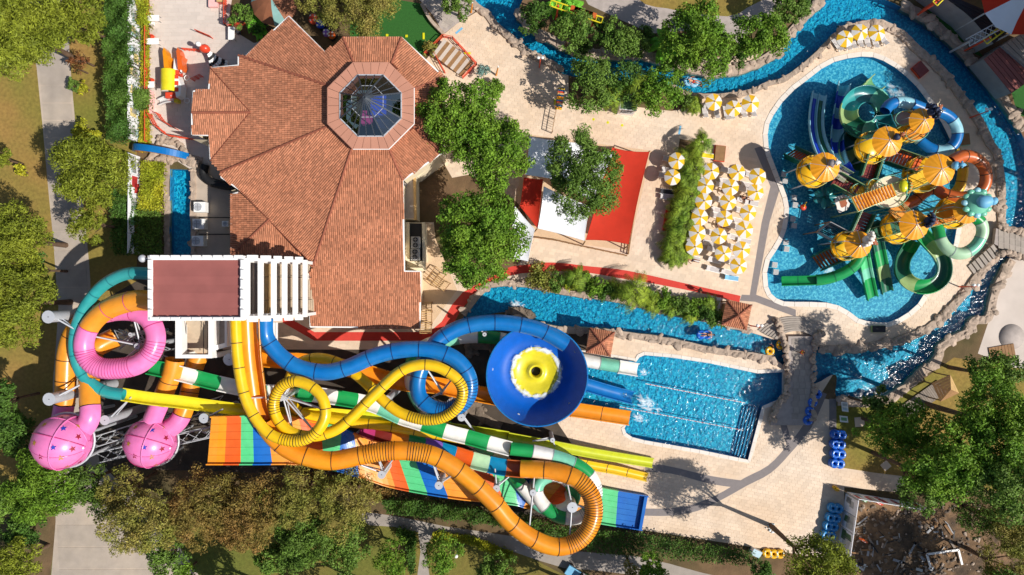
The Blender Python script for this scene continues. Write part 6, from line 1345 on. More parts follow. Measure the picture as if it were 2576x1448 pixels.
daybed('red-orange cabana bed beside the palm hedge', 1686, 558, 1.7, 2.6, R(-10), 'fabric_red', 'gl_red')
# ------------------------------------------------------------------ shade sails
def sail(label, q, mat, sag=.3, bow=.03, poles=()):
    """four survey corners with heights; edges bow inward, cloth sags"""
    C4 = [P(*c) for c in q]; cen = sum(C4, Vector())/4; o = Vector((cen.x, cen.y, 0)); t = thing('shade_sail', label, 'shade sail', o, 0, 'red and white shade sails'); N = 12; vs_ = []
    for i in range(N+1):
        for j in range(N+1):
            a, b = i/N, j/N; p = C4[0]*(1-a)*(1-b)+C4[1]*a*(1-b)+C4[2]*a*b+C4[3]*(1-a)*b
            ea, eb = 4*a*(1-a), 4*b*(1-b); p = p+(cen-p)*bow*(ea*(1-eb)+eb*(1-ea)); p.z -= sag*(ea*eb+.3*(ea+eb)); p.z += .02*math.sin(i*2.1+j*1.3); vs_.append(p-o)
    g = MB(); f = [(i*(N+1)+j, (i+1)*(N+1)+j, (i+1)*(N+1)+j+1, i*(N+1)+j+1) for i in range(N) for j in range(N)]; g.add(vs_, f, True); g.add([v_-Vector((0, 0, .015)) for v_ in vs_], [x[::-1] for x in f], True); cl = g.build('cloth', mat, t)
    g = MB(); idx = [i*(N+1) for i in range(N+1)]+[N*(N+1)+j for j in range(1, N+1)]+[i*(N+1)+N for i in range(N-1, -1, -1)]+[j for j in range(N-1, 0, -1)]
    for a, b in zip(idx, idx[1:]+idx[:1]): g.cyl(vs_[a], vs_[b], .03, n=4)
    g.build('hem', mat, cl)
    for k in poles: c = C4[k]; g = MB(); d = (c-cen).normalized()*.35; g.cyl((c.x-o.x+d.x, c.y-o.y+d.y, 0), (c.x-o.x+d.x*.3, c.y-o.y+d.y*.3, c.z+.1), .08, n=7); g.build('pole', 'wood', t)
sail('white shade sail at the upper left under the big green tree', [(1322,440,3.6),(1332,345,3.9),(1470,362,3.9),(1410,455,3.6)], 'sail_white', poles=(1,))
sail('red shade sail left of the canopy pine', [(1308,520,3.4),(1318,447,3.6),(1366,452,3.6),(1352,575,3.4)], 'sail_red', poles=(0,))
sail('large white shade sail below the canopy pine', [(1353,575,3.5),(1368,470,3.7),(1484,520,3.7),(1470,606,3.5)], 'sail_white', poles=(0,3))
sail('large red shade sail on the right of the sand play area', [(1474,604,3.5),(1540,372,3.9),(1633,383,4.0),(1581,615,3.6)], 'sail_red', .3, .03, poles=(2,3))
sail('white shade sail half hidden under the lowest big green tree', [(1278,650,3.2),(1296,520,3.5),(1345,577,3.4),(1328,658,3.2)], 'sail_white', poles=(3,))
sail('white shade sail behind the canopy pine', [(1412,455,3.8),(1440,372,4.0),(1545,385,4.0),(1490,510,3.8)], 'sail_white')
def rail_fence(label, path, h, mat, n_rails=2, step=1.2, name='fence', pr=.05, bars=0):
    pts = [P(u, v) for u, v in path]; o = pts[0]; t = thing(name, label, 'fence', o); pts = [p-o for p in pts]
    for a, b in zip(pts, pts[1:]):
        L_ = (b-a).length; n = max(1, round(L_/step))
        for i in range(n+1): q = a.lerp(b, i/n); g = MB(); g.box((q.x, q.y, h/2), (pr*1.8, pr*1.8, h)); g.build('post', mat, t)
        for r_ in range(n_rails): z = h*(1-.42*r_)-.03 if n_rails < 4 else h*(r_+1)/n_rails; g = MB(); g.beam(a+Vector((0, 0, z)), b+Vector((0, 0, z)), pr*1.3, pr*1.3); g.build('rail', mat, t)
        if bars:
            m_ = int(L_/bars)
            for i in range(m_): q = a.lerp(b, (i+.5)/m_); g = MB(); g.box((q.x, q.y, h/2), (.03, .03, h*.9)); g.build('bar', mat, t)
    return t
rail_fence('low wooden plank fence below the shade sails', [(1344,598),(1400,606),(1480,624),(1575,644)], .55, 'wood', 3, .9, pr=.07)
rail_fence('wooden slat fence along the right of the red sail', [(1608,460),(1590,560),(1578,640)], 1.0, 'wood', 3, 1.2, pr=.06, bars=.3)
rail_fence('red fence along the left edge of the play terrace', [(377,-20),(377,120),(377,240),(377,360)], 1.3, 'rail_red', 2, 1.6, pr=.05, bars=.25)
rail_fence('red fence closing the garden bed at the top', [(572,-10),(572,68),(636,68),(650,80)], 1.2, 'rail_red', 2, 1.4, pr=.05, bars=.22)
rail_fence('curved red ladder fence on the play terrace near the boulders', [(385,292),(400,320),(430,345),(500,356)], 1.4, 'rail_red', 4, 1.2, pr=.04, bars=.3)
rail_fence('short red ladder fence inside the curved one', [(405,290),(420,310),(450,328)], 1.4, 'rail_red', 4, 1.2, pr=.04, bars=.3)
rail_fence('red railing round the wooden stairs by the river deck', [(1070,140),(1115,95),(1140,100),(1200,165),(1165,198)], 1.1, 'rail_red', 3, 1.1, pr=.05)
rail_fence('red railing on the roof side of the wooden stairs', [(1093,138),(1120,185)], 1.1, 'rail_red', 3, 1.1, pr=.05)
for i, (a, b, tz) in enumerate((((500,83),(536,98),1.2), ((466,128),(512,132),1.0), ((490,205),(512,195),1.2))):
    rail_fence(f'{["upper","middle","lower"][i]} red arch frame on the play terrace', [a, b], tz, 'rail_red', 4, .6, pr=.04, bars=.3, name='climbing_arch')
# wooden stairs by the river deck
t = thing('wooden_stairs', 'wide stairs with brown treads inside the red railing', 'stairs', P(1130, 150))
for i in range(10):
    a = P(1098+i*7.5, 142-i*1.2+0)-P(1130, 150); g = MB(); c = P(1108+i*7.2, 128+i*5.0)-P(1130, 150); g.box((c.x, c.y, .12+.1*(9-i)), (.42, 2.4, .14), rz=R(-38)); g.build('tread', 'wood' if i % 2 else 'terrace_stone', t)
# ------------------------------------------------------------------ play terrace things
def table(label, u, v, w, d, rz=0):
    t = thing('white_table', label, 'table', P(u, v), rz); g = MB(); g.box((0, 0, .74), (w, d, .05)); g.build('table_top', 'white_paint', t)
    for x in (-1, 1):
        for y in (-1, 1): g = MB(); g.box((x*(w/2-.08), y*(d/2-.08), .36), (.05, .05, .72)); g.build('leg', 'grey_paint', t)
table('white table nearest the top of the red fence', 393, 52, 1.5, .75); table('second white table along the red fence', 392, 110, 1.5, .75); table('small square white table along the red fence', 388, 218, .78, .78); table('white table beside the garden bed corner', 588, 90, .8, 1.6)
def chair(label, u, v, rz, mat):
    t = thing('garden_chair', label, 'chair', P(u, v), rz); g = MB(); g.box((0, 0, .42), (.45, .45, .05)); g.build('seat', mat, t); g = MB(); g.box((-.2, 0, .68), (.05, .45, .45)); g.build('backrest', mat, t)
    for x in (-.18, .18):
        for y in (-.18, .18): g = MB(); g.box((x, y, .2), (.04, .04, .4)); g.build('leg', mat, t)
chair('white chair below the top fence table', 389, 64, 1.57, 'white_paint'); chair('red chair above the second fence table', 388, 98, -1.57, 'rail_red'); chair('red chair above the small square table', 388, 207, -1.57, 'rail_red'); chair('dark chair right of the white garden table', 605, 86, 0, 'black_mesh')
# play van with slides
vo = P(442, 215); t = thing('play_van', 'yellow and white play van with orange animal slides', 'play structure', vo); L = lambda u, v, z=0: P(u, v, z)-vo
g = MB(); 
vs_ = []
for i in range(9):
    a = math.pi*i/8; 
    for y in (1.45, -1.25): vs_.append((-.15-.9*math.cos(a), y, 1.5+.75*math.sin(a)))
g.add(vs_, [(2*i, 2*i+1, 2*i+3, 2*i+2) for i in range(8)], True); g.build('barrel_roof', 'gl_yellow2', t)
g = MB(); pl = [L(448,196), L(462,200), L(472,225), L(470,250), L(460,255)]; g.prism(pl, .3, 1.7); sd_ = g.build('side_panel', 'white_paint', t)
for v in (204, 220, 236): g = MB(); c = L(461, v); g.box((c.x, c.y, 1.72), (.45, .5, .04)); g.build('window', 'gl_red', sd_)
g = MB(); c = L(442, 192); g.box((c.x, c.y, 1.0), (2.2, .5, 1.2)); g.build('front_panel', 'gl_red', t); g = MB(); c = L(445, 248); g.box((c.x, c.y, .9), (1.5, .7, 1.0)); g.build('rear_panel', 'gl_red', t)
def chute(pts, r, mat, par, name='chute'):
    p = cpath(pts, .25); strip(p, frames(p), 0, len(p)-1, prof_box(r, .3), vo).build(name, mat, par)
chute([(448,186,1.3),(449,165,.9),(450,148,.3)], .5, 'white_paint', t); chute([(436,250,1.2),(418,252,.7),(402,258,.2)], .42, 'white_paint', t)
for k, u in enumerate((432, 466)):
    g = MB(); pl = [L(u-4,185), L(u-6,160), L(u-8,140), L(u-5,130), L(u,138), L(u+2,150), L(u+8,152), L(u+5,162), L(u+8,178), L(u+4,186)]; g.prism(pl, .2, 1.5); g.build('animal_panel', 'gl_redorange' if k else 'gl_orange', t)
for v in (199, 256): g = MB(); c = L(474, v); g.lathe([(.32, -.08), (.36, 0), (.32, .08), (.26, 0)], 14, (c.x, c.y, .4), close=True); g.build('wheel', 'white_paint', t)
g = MB(); c = L(452, 258); g.box((c.x, c.y, .6), (.5, .5, .8)); g.build('step_box', 'gl_yellow2', t)
so_ = P(520, 128); t = thing('play_sculpture', 'sculpture with white head, red body and checkered arms on the play terrace', 'sculpture', so_)
g = MB(); g.blob((0, 0, 2.3), (.34, .3, .34), 2, .05); g.build('head', 'white_paint', t); g = MB(); g.blob((.45, -.35, 1.7), (.7, .5, .6), 3, .1); g.build('body', 'gl_red', t)
for k in range(6):
    a = R(-75+k*16); g = MB(); pr_ = None
    for i in range(9):
        p = Vector((.6+.28*i*math.cos(a)*.9+.1*math.sin(i), -.5-.24*i+.35*(k-2.5)*i/8, 1.5-.17*i))
        if pr_: g.cyl(pr_, p, .15, .14, 7, mi=i % 2)
        pr_ = p
    g.build('arm', ['white_paint', 'dark'], t)
M('pale_pink', lin(244, 190, 184), .7)
g = MB(); g.prism(PL([(378,228),(388,232),(392,262),(388,288),(378,288)]), .001, .35); tag(g.build('pink_bench', 'pale_pink'), 'pale pink curved bench against the red fence', 'bench')
t = thing('pink_ramp', 'pale pink ramp with wooden box at the top of the play terrace', 'play ramp', P(540, 10)); g = MB(); g.box((0, 0, .3), (1.1, 1.2, .5)); g.build('ramp', 'pale_pink', t); g = MB(); g.box((1.1, .3, .9), (.9, .9, .2)); g.build('box_top', 'wood_pale', t); g = MB(); g.box((1.1, .3, .4), (.8, .8, .8)); g.build('box', 'gl_red', t)
# rainbow arch
ao = P(408, 385); t = thing('rainbow_arch', 'rainbow-banded arch with blue top over the pale boulders', 'arch', ao, R(-9)); 
for r0, r1, mt in ((3.55, 3.2, 'gl_blue'), (3.2, 2.8, 'gl_rust'), (2.8, 2.4, 'gl_sun')):
    g = MB(); vs_ = []; N = 26
    for i in range(N+1):
        a = math.pi*i/N
        for r_, y in ((r0, -.4), (r0, .4), (r1, .4), (r1, -.4)): vs_.append((r_*math.cos(a), y, r_*math.sin(a)*.72))
    g.add(vs_, [(i*4+j, i*4+4+j, i*4+4+(j+1) % 4, i*4+(j+1) % 4) for i in range(N) for j in range(4)]); g.build('band', mt, t)
# printed hoardings
def hoarding(label, a, b, h, n, seed, cols, tiltv=(0, 0)):
    A, B = P(*a), P(*b); t = thing('printed_hoarding', label, 'hoarding', A); rr = random.Random(seed); d = B-A; L_ = d.length; dn = d.normalized(); nr = Vector((-dn.y, dn.x, 0))
    for i in range(n):
        p, q = dn*(L_*i/n+.02), dn*(L_*(i+1)/n-.02); g = MB(); c = (p+q)/2; g.box((c.x, c.y, h/2), ((q-p).length, .06, h), rz=math.atan2(dn.y, dn.x)); pn = g.build('panel', 'sail_white', t)
        for s in (-1, 1):
            for j in range(3):
                x0 = rr.uniform(.02, .45); w = rr.uniform(.3, .6); z0 = rr.uniform(.05, .4)*h; hh = rr.uniform(.3, .6)*h; g = MB(); bl = p.lerp(q, x0)+nr*.034*s+Vector((0, 0, z0)); br = p.lerp(q, min(.98, x0+w))+nr*.034*s+Vector((0, 0, z0+rr.uniform(-.3, .3))); hv = Vector((0, 0, min(hh, h-z0-.35)))
                g.add([bl, br, br+hv, bl+hv], [(0, 1, 2, 3)]); g.build('print', rr.choice(cols), pn)
    for i in range(n+1): g = MB(); q = dn*(L_*i/n)-nr*.1; g.box((q.x, q.y, h/2), (.07, .07, h)); g.build('post', 'grey_paint', t)
M('pr_sky', lin(190, 215, 225), .6); M('pr_sand', lin(240, 215, 150), .6); M('pr_green', lin(120, 170, 120), .6); M('pr_red', lin(200, 60, 60), .6); M('pr_grey', lin(190, 190, 185), .6); M('pr_dgreen', lin(90, 120, 80), .6)
hoarding('long pale printed hoarding between the tall hedge and the red fence', (353, -20), (352, 360), 2.8, 8, 5, ['pr_sky', 'pr_sand', 'pr_grey', 'pr_sky', 'pr_grey'])
hoarding('shaded end of the pale printed hoarding below the rainbow arch', (352, 395), (350, 640), 2.6, 5, 9, ['pr_sky', 'pr_red', 'pr_green', 'pr_grey', 'pr_sky'])
hoarding('printed hoarding facing the deck beside the sky-blue rings', (2128, 1240), (2104, 1405), 3.2, 4, 4, ['pr_dgreen', 'pr_red', 'pr_grey', 'pr_grey'])
hoarding('printed hoarding along the path above the rubble plot', (2130, 1238), (2310, 1268), 3.0, 6, 6, ['pr_dgreen', 'pr_grey', 'pr_sky', 'pr_red'])
# ------------------------------------------------------------------ kiosks, hut
def kiosk(label, u, v, w, rz):
    z = 3.2; p = P(u, v, z); t = thing('tiled_kiosk', label, 'kiosk', (p.x, p.y, 0), rz); ap = Vector((0, 0, z+.55)); c = [Vector((x*w/2, y*w/2, z-.35)) for x, y in ((-1, -1), (1, -1), (1, 1), (-1, 1))]
    for k in range(4):
        a, b = c[k], c[(k+1) % 4]; g = MB(); g.add([a, b, ap], [(0, 1, 2)]); f = g.build('roof', 'roof_deck', t); nn = (b-a).cross(ap-a).normalized(); dv = Vector((nn.x, nn.y, 0)).normalized(); e1 = (b-a).normalized(); mid = (a+b)/2; L_ = (ap-mid).length; e2 = (mid-ap).normalized()
        g = MB(); rnd = []
        for i in range(int(w/.24)):
            x = -w/2+.12+.24*i; rows = int((1-abs(x)/(w/2))*L_/.4)
            for j in range(rows+1):
                cc = mid+e1*x-e2*(.2+.4*j)
                if (1-abs(x)/(w/2))*L_ < .4*j+.1: continue
                g.add([cc+e1*s*.12+e2*tt*.21+nn*hh for tt in (-1, 1) for s, hh in ((-1, .02), (-.4, .08), (.4, .08), (1, .02))], [(0, 4, 5, 1), (1, 5, 6, 2), (2, 6, 7, 3)]); rnd += [random.random()]*3
        g.rnd = rnd; tag(g.build('roof_tile', 'tile_clay', f), kind='stuff')
    for k in range(4):
        g = MB(); n = 5
        for i in range(n): g.cyl(c[k].lerp(ap, i/n)+Vector((0, 0, .08)), c[k].lerp(ap, (i+1.1)/n)+Vector((0, 0, .1)), .11, .13, 6)
        g.build('ridge_tile', 'ridge_clay', t); g = MB(); q = c[k]*.86; g.box((q.x, q.y, (z-.4)/2), (.16, .16, z-.4)); g.build('post', 'wood', t)
    g = MB(); g.box((0, 0, .5), (w*.7, w*.7, 1.0)); g.build('counter', 'wood_pale', t)
kiosk('square tiled kiosk at the right end of the channel bank', 1855, 793, 3.1, R(-12)); kiosk('square tiled kiosk between the funnel and the landing pool', 1511, 862, 3.0, R(-10))
def hut(label, u, v, w, d, h, rz, roof, wall):
    p = P(u, v, h); t = thing('hut', label, 'hut', (p.x, p.y, 0), rz); g = MB(); g.box((0, 0, h/2), (w*.94, d*.94, h)); g.build('wall', wall, t); g = MB(); g.box((0, 0, h+.05), (w, d, .12)); g.build('roof', roof, t); g = MB(); g.box((0, -d*.47-.03, h*.6), (w*.7, .04, h*.45)); wd = g.build('window', 'dark', t)
    for k in range(4): g = MB(); g.box((0, -d*.47-.06, h*.42+k*h*.12), (w*.7, .03, .06)); g.build('slat', wall, wd)
    g = MB(); g.box((0, 0, h+.12), (w*.9, d*.9, .03)); g.build('roof_sheet', 'pr_dgreen' if roof == 'white_paint' else roof, t)
hut('small white hut with green-grey roof between the river trees', 1582, 258, 2.1, 2.0, 2.6, R(-6), 'white_paint', 'white_paint')
# coloured plank ladder, barred gate
lo = P(1408, 255); t = thing('plank_ladder', 'leaning ladder of coloured planks at the river deck', 'sign ladder', lo)
for i in range(13):
    z = 3.0-.22*i; c = P(1412-.6*i, 224+i*4.2, max(z, .15))-lo; g = MB(); g.box(c, (.85, .17, .06), rz=R(-8)); g.build('plank', ['gl_yellow', 'gl_blue', 'gl_red', 'wood_pale', 'gl_cyan', 'gl_orange'][i % 6], t)
for s in (-.36, .36): g = MB(); a = P(1412, 222, 3.1)-lo; b = P(1404.5, 276, .05)-lo; g.cyl(a+Vector((s, 0, 0)), b+Vector((s, 0, 0)), .05, n=6); g.build('stringer', 'wood', t)
rail_fence('barred wooden gate standing on the river deck', [(1399,275),(1394,300),(1388,336)], 1.5, 'wood', 2, 1.3, 'gate', .05, .3)
# climbing frames by the sand yard
for i, (u, v, w, d, rz, l) in enumerate(((1098,698,1.6,2.0,R(-38),'wooden net climbing frame at the foot of the big trees'), (1112,712,1.8,1.2,R(-38),'wooden ladder bench beside the net climbing frame'), (1075,772,1.3,1.1,0,'upper wooden net frame at the lower right corner of the tiled roof'), (1075,800,1.3,1.4,0,'middle wooden net frame at the lower right corner of the tiled roof'), (1073,828,1.4,1.0,0,'lowest wooden net frame at the lower right corner of the tiled roof'))):
    t = thing('net_climber', l, 'climbing frame', P(u, v), rz)
    for k in range(6): g = MB(); g.box((0, -d/2+d*k/5, .9), (w, .07, .07)); g.build('rung', 'wood_pale', t)
    for s in (-1, 1):
        g = MB(); g.box((s*w/2, 0, .9), (.1, d, .1)); g.build('beam', 'wood', t)
        for y in (-1, 1): g = MB(); g.box((s*w/2, y*d/2, .45), (.1, .1, .9)); g.build('post', 'wood', t)
# ------------------------------------------------------------------ swim rings
def torus(b, c, R_, r_, n=22, m=9, mi=0):
    vs_ = [];
    for i in range(n):
        a = 2*math.pi*i/n
        for j in range(m): q = 2*math.pi*j/m; vs_.append((c[0]+(R_+r_*math.cos(q))*math.cos(a), c[1]+(R_+r_*math.cos(q))*math.sin(a), c[2]+r_*math.sin(q)))
    b.add(vs_, [(i*m+j, (i+1) % n*m+j, (i+1) % n*m+(j+1) % m, i*m+(j+1) % m) for i in range(n) for j in range(m)], True, mi)
def rings(label, u, v, mat, n=1, rz=0, stack=1, z=.0, group='swim rings', handles=True, name='swim_ring', R_=.38, r_=.24):
    for s in range(stack):
        t = thing(name, label if stack == 1 else f'{label}, {["bottom","second","third","top"][s] if stack > 1 else ""} of its stack', 'swim ring', P(u, v)+Vector((.04*s*(-1)**s, .03*s, z+s*r_*2*.96)), rz, group)
        for k in range(n):
            g = MB(); torus(g, ((k-(n-1)/2)*.92*R_*2.05, 0, r_), R_, r_); g.build('tube', mat, t)
            if handles:
                for a in (40, 140, 220, 320): g = MB(); g.blob(((k-(n-1)/2)*.92*R_*2.05+(R_+.05)*math.cos(R(a)), (R_+.05)*math.sin(R(a)), r_*1.95), (.07, .1, .04), 1, .05, 1); g.build('handle', 'ring_pale' if mat != 'ring_pale' else 'cloth_dark', t)
for i, (u, v) in enumerate(((2050,991),(2039,1011),(2032,1033),(2027,1056))): rings(f'{ORD[i]} blue single ring in the stacks along the footbridge', u, v, 'ring_blue', 1, 0, 2)
for i, (u, v) in enumerate(((2104,1092),(2102,1116),(2103,1140),(2100,1164))): rings(f'{ORD[i]} dark blue double ring in the stacks beside the right lawn', u, v, 'ring_blue', 2, R(-5), 2)
for i, (u, v) in enumerate(((2097,1276),(2091,1300),(2085,1321),(2079,1343))): rings(f'{ORD[i]} sky blue double ring in the stacks beside the hoarding', u, v, 'ring_sky', 2, R(-8), 2)
for i, (u, v) in enumerate(((1928,1390),(1944,1392),(1960,1392))): rings(f'{ORD[i]} yellow ring in the row at the bottom of the deck', u, v, 'ring_yellow', 1)
rings('pale blue double ring carrying a swimmer in the river bend', 1738, 207, 'ring_pale', 2, R(-14), 1, -.22); rings('blue double ring carrying a swimmer in the channel', 1770, 842, 'ring_blue', 2, R(4), 1, -.22)
rings('yellow and black ring floating left of the footbridge', 1936, 884, 'ring_yellow', 1, 0, 1, -.22); rings('yellow ring close under the footbridge', 1964, 868, 'ring_yellow', 1, 0, 1, -.22)
t = thing('yellow_float', 'small yellow capsule float standing at the hoarding corner', 'float', P(2100, 1228), R(-35)); g = MB(); g.blob((0, 0, .3), (.55, .28, .28), 2, .03); g.build('body', 'ring_yellow', t)
for x in (-.2, .2): g = MB(); g.blob((x, 0, .56), (.07, .07, .04), 1, .05, 1); g.build('valve', 'dark', t)
# lane ropes, steps, foam
BEAD = {}
for mt in ('white_paint', 'gl_red'): g = MB(); g.blob((0, 0, 0), (.09, .09, .08), 1, .0, 1); BEAD[mt] = g.mesh('float_bead', mt)
for i, (a, b) in enumerate((((1625,966),(1873,1014)), ((1560,1024),(1868,1083)))):
    A, B = P(*a, -.08), P(*b, -.08); t = thing('lane_rope', ['upper', 'lower'][i]+' beaded lane rope across the landing pool', 'lane rope', A); n = 70
    g = MB(); g.cyl((0, 0, 0), B-A, .02, n=4); g.build('rope', 'white_paint', t)
    for k in range(n+1): place(BEAD['gl_red' if k % 4 == 3 else 'white_paint'], 'float_bead', t, (B-A)*(k/n))
for k in range(5):
    g = MB(); a, b, c, d = [P(*q) for q in ((1905-k*7,1026),(1910-k*7,1027),(1877-k*7,1155),(1872-k*7,1154))]; g.prism([a, b, c, d], -1.15, -.3-.16*k); o_ = g.build('pool_step', 'pool_wall', STRUCT['splash_pool_floor'])
def splash(label, u, v, r, sc, stretch=1.4, rz=0, z=-.11, w=.9):
    nm = foam_mat('foam_'+label[:12].replace(' ', '_')+str(int(u)), 0, w, sc); g = MB(); N = 24
    vs_ = [(0, 0, .05)]+[(f*math.cos(2*math.pi*i/N), f*math.sin(2*math.pi*i/N), .05*(1-f)) for f in (.5, 1.0) for i in range(N)]
    g.add(vs_, [(0, 1+i, 1+(i+1) % N) for i in range(N)]+[(1+i, 1+N+i, 1+N+(i+1) % N, 1+(i+1) % N) for i in range(N)], True)
    o_ = place(g.mesh('foam_patch', nm), 'foam_patch', None, P(u, v, z), rz, (r*stretch, r, r)); tag(o_, label, 'foam', kind='stuff')
splash('white splash where the blue flume meets the landing pool', 1628, 1016, 1.9, 3.0, 1.6, R(-25)); splash('thin splash at the end of the orange flume', 1608, 1052, 1.2, 3.0, 1.6, R(-15), w=.8); splash('spray at the mouth of the green and white tube', 1620, 937, 1.0, 3, 1.2, w=.8)
splash('white water at the spout into the channel', 1300, 768, 1.3, 3, 1.2); splash('milky mist of spray in the upper right of the play pool', 2255, 235, 2.4, 1.6, 1.5, R(-40), w=.6); splash('thin spray below the lower left play stairs', 2085, 680, 1.6, 2, 1.5, w=.6)
# ------------------------------------------------------------------ garden train, tents, corner buildings
to_ = P(825, 80); t = thing('garden_train', 'toy train of coloured round cars beside the garden turf', 'toy train', to_)
for i, (u, v, r_, mt) in enumerate(((793,55,.62,'gl_red'),(810,68,.6,'gl_royal'),(826,90,.5,'gl_purple'),(838,95,.5,'gl_redorange'))):
    c = P(u, v)-to_; g = MB(); g.blob((c.x, c.y, .8), (r_, r_, r_*.9), i, .06); cr = g.build('car', mt, t)
    for k in range(4): a = R(90*k+45); g = MB(); g.blob((c.x+r_*.6*math.cos(a), c.y+r_*.6*math.sin(a), 1.2), (.14, .14, .1), 1, .02, 1); g.build('spot', 'gl_white', cr)
g = MB(); g.beam(P(790,50)-to_+Vector((0,0,.2)), P(845,100)-to_+Vector((0,0,.2)), 1.0, .2); g.build('track', 'dark', t)
do = P(690, 5, 3); t = thing('round_tent', 'round tent roof with brown and teal panels cut by the top edge', 'tent', (do.x, do.y, 0)); N = 12
M('tent_brown', lin(140, 88, 60), .7, .15, 1.5); M('tent_teal', lin(130, 170, 165), .7, .1, 1.5)
for k in range(N):
    g = MB(); vs_ = [(0, 0, 4.2)]+[(r_*math.cos(2*math.pi*(k+j)/N), r_*math.sin(2*math.pi*(k+j)/N), 4.2-r_*r_*.16) for r_ in (1.2, 2.3, 2.9) for j in (0, 1)]; g.add(vs_, [(0, 1, 2), (1, 3, 4, 2), (3, 5, 6, 4)], True); g.build('panel', 'tent_teal' if k % 4 == 1 else 'tent_brown', t)
for k in range(6): a = 2*math.pi*k/6; g = MB(); g.cyl((2.8*math.cos(a), 2.8*math.sin(a), 0), (2.8*math.cos(a), 2.8*math.sin(a), 2.9), .07); g.build('post', 'dark', t)
do = P(2572, -12, 6); t = thing('big_top_tent', 'red and white striped tent roof in the top right corner', 'tent', (do.x, do.y, 0)); N = 14
for k in range(N):
    g = MB(); vs_ = [(0, 0, 8.0)]+[(r_*math.cos(2*math.pi*(k+j)/N), r_*math.sin(2*math.pi*(k+j)/N), 8.0-r_*.75+r_*r_*.05) for r_ in (1.6, 3.2, 4.6) for j in (0, 1)]; g.add(vs_, [(0, 1, 2), (1, 3, 4, 2), (3, 5, 6, 4)], True); g.build('panel', 'sail_red' if k % 3 == 1 else 'sail_white', t)
for k in range(7): a = 2*math.pi*k/7; g = MB(); g.cyl((4.4*math.cos(a), 4.4*math.sin(a), 0), (4.4*math.cos(a), 4.4*math.sin(a), 5.4), .1); g.build('post', 'steel', t)
def shed(label, q, h, roof='black_mesh', name='service_shed'):
    cs = [P(u, v, h) for u, v in q]; o = sum(cs, Vector())/len(cs); o.z = 0; t = thing(name, label, 'shed', o); g = MB(); g.prism([c-o for c in cs], 0, h-.1); g.build('wall', 'grey_paint', t); n = 7
    for i in range(n):
        f0, f1 = i/n+.01, (i+1)/n-.01; a = [cs[0].lerp(cs[1], f0), cs[0].lerp(cs[1], f1), cs[3].lerp(cs[2], f1), cs[3].lerp(cs[2], f0)]; g = MB(); g.prism([x-o for x in a], h-.1, h+.03+.02*(i % 2)); g.build('roof_sheet', roof, t)
shed('dark sheet-roofed shed in the top right corner', [(2345,-30),(2440,40),(2500,110),(2560,60),(2480,-40)][:4], 3.5)
shed('grey-brown sheet-roofed shed right of the river bend', [(2475,150),(2535,105),(2610,190),(2545,235)], 2.8, 'red_brown_roof')
shed('weathered flat-roofed store at the right edge under the tent', [(2520,115),(2600,70),(2640,150),(2600,185)], 3.2, 'concrete_grey')
def coaster(label, a, b, z, cars):
    A, B = P(*a, z), P(*b, z); o = Vector((A.x, A.y, 0)); t = thing('coaster_track', label, 'ride track', o); d = (B-A).normalized(); s = Vector((-d.y, d.x, 0))
    for k in (-.35, .35): g = MB(); g.cyl(A-o+s*k, B-o+s*k, .09, n=6); g.build('rail', 'gl_yellow2', t)
    n = int((B-A).length/.7)
    for i in range(n+1): q = A.lerp(B, i/n)-o; g = MB(); g.beam(q-s*.35, q+s*.35, .07, .07); g.build('tie', 'gl_yellow2', t)
    for f in (.15, .5, .85): q = A.lerp(B, f)-o; g = MB(); g.cyl((q.x, q.y, 0), q, .12); g.build('column', 'rail_red', t)
    if cars:
        for i in range(6): q = A.lerp(B, .45+.07*i)-o+s*.1; g = MB(); g.box((q.x, q.y, q.z+.25), (.9, .6, .4), rz=math.atan2(d.y, d.x)); g.build('car', 'gl_rust', t)
coaster('yellow coaster rail with rust cars over the island trees', (1385,8), (1515,52), 4.5, True); coaster('yellow coaster rail at the top right corner', (2478,105), (2580,30), 5.0, False)
truss('red lattice truss beside the corner coaster rail', (2440,105,4.5), (2560,40,5.5), .9, 9)
coaster('short yellow coaster rail end above the corner shed', (2352,10), (2372,-10), 4.0, False)
# pavilion, walk, round plaza on the right
po = P(2382, 978, 3); t = thing('wooden_pavilion', 'small pyramid-roofed wooden pavilion at the end of the plank walk', 'pavilion', (po.x, po.y, 0), R(25)); ap = Vector((0, 0, 3.8))
c = [Vector((x*1.25, y*1.25, 2.7)) for x, y in ((-1, -1), (1, -1), (1, 1), (-1, 1))]
for k in range(4):
    for i in range(5):
        f0, f1 = i/5, (i+.94)/5; a, b = c[k], c[(k+1) % 4]; g = MB(); g.add([a.lerp(ap, f0), b.lerp(ap, f0), b.lerp(ap, f1), a.lerp(ap, f1)], [(0, 1, 2, 3)]); g.build('roof_board', 'wood_pale' if k == 1 else 'wood', t)
    g = MB(); g.cyl((c[k].x*.9, c[k].y*.9, 0), (c[k].x*.9, c[k].y*.9, 2.7), .08); g.build('post', 'wood', t)
A, B = P(2272, 1040), P(2368, 972); t = thing('plank_walk', 'grey plank walk leading to the wooden pavilion', 'boardwalk', A); d = B-A; n = 22
for i in range(n): q = d*((i+.5)/n); g = MB(); g.box((q.x, q.y, .12), (d.length/n*.9, 1.9, .1), rz=math.atan2(d.y, d.x)); g.build('plank', 'wood_grey', t)
g = MB(); g.lathe([(0, .06), (1.6, .06), (1.6, .001)], 28, P(2545, 848)); tag(g.build('round_pad', 'grey_paving'), 'round grey pad on the pale plaza at the right edge', 'paving pad')
t = thing('plank_deck', 'small dark wooden deck below the pale plaza', 'deck', P(2520, 890), R(10))
for i in range(8): g = MB(); g.box((-1.4+.4*i, 0, .1), (.36, 2.0, .1)); g.build('plank', 'wood', t)
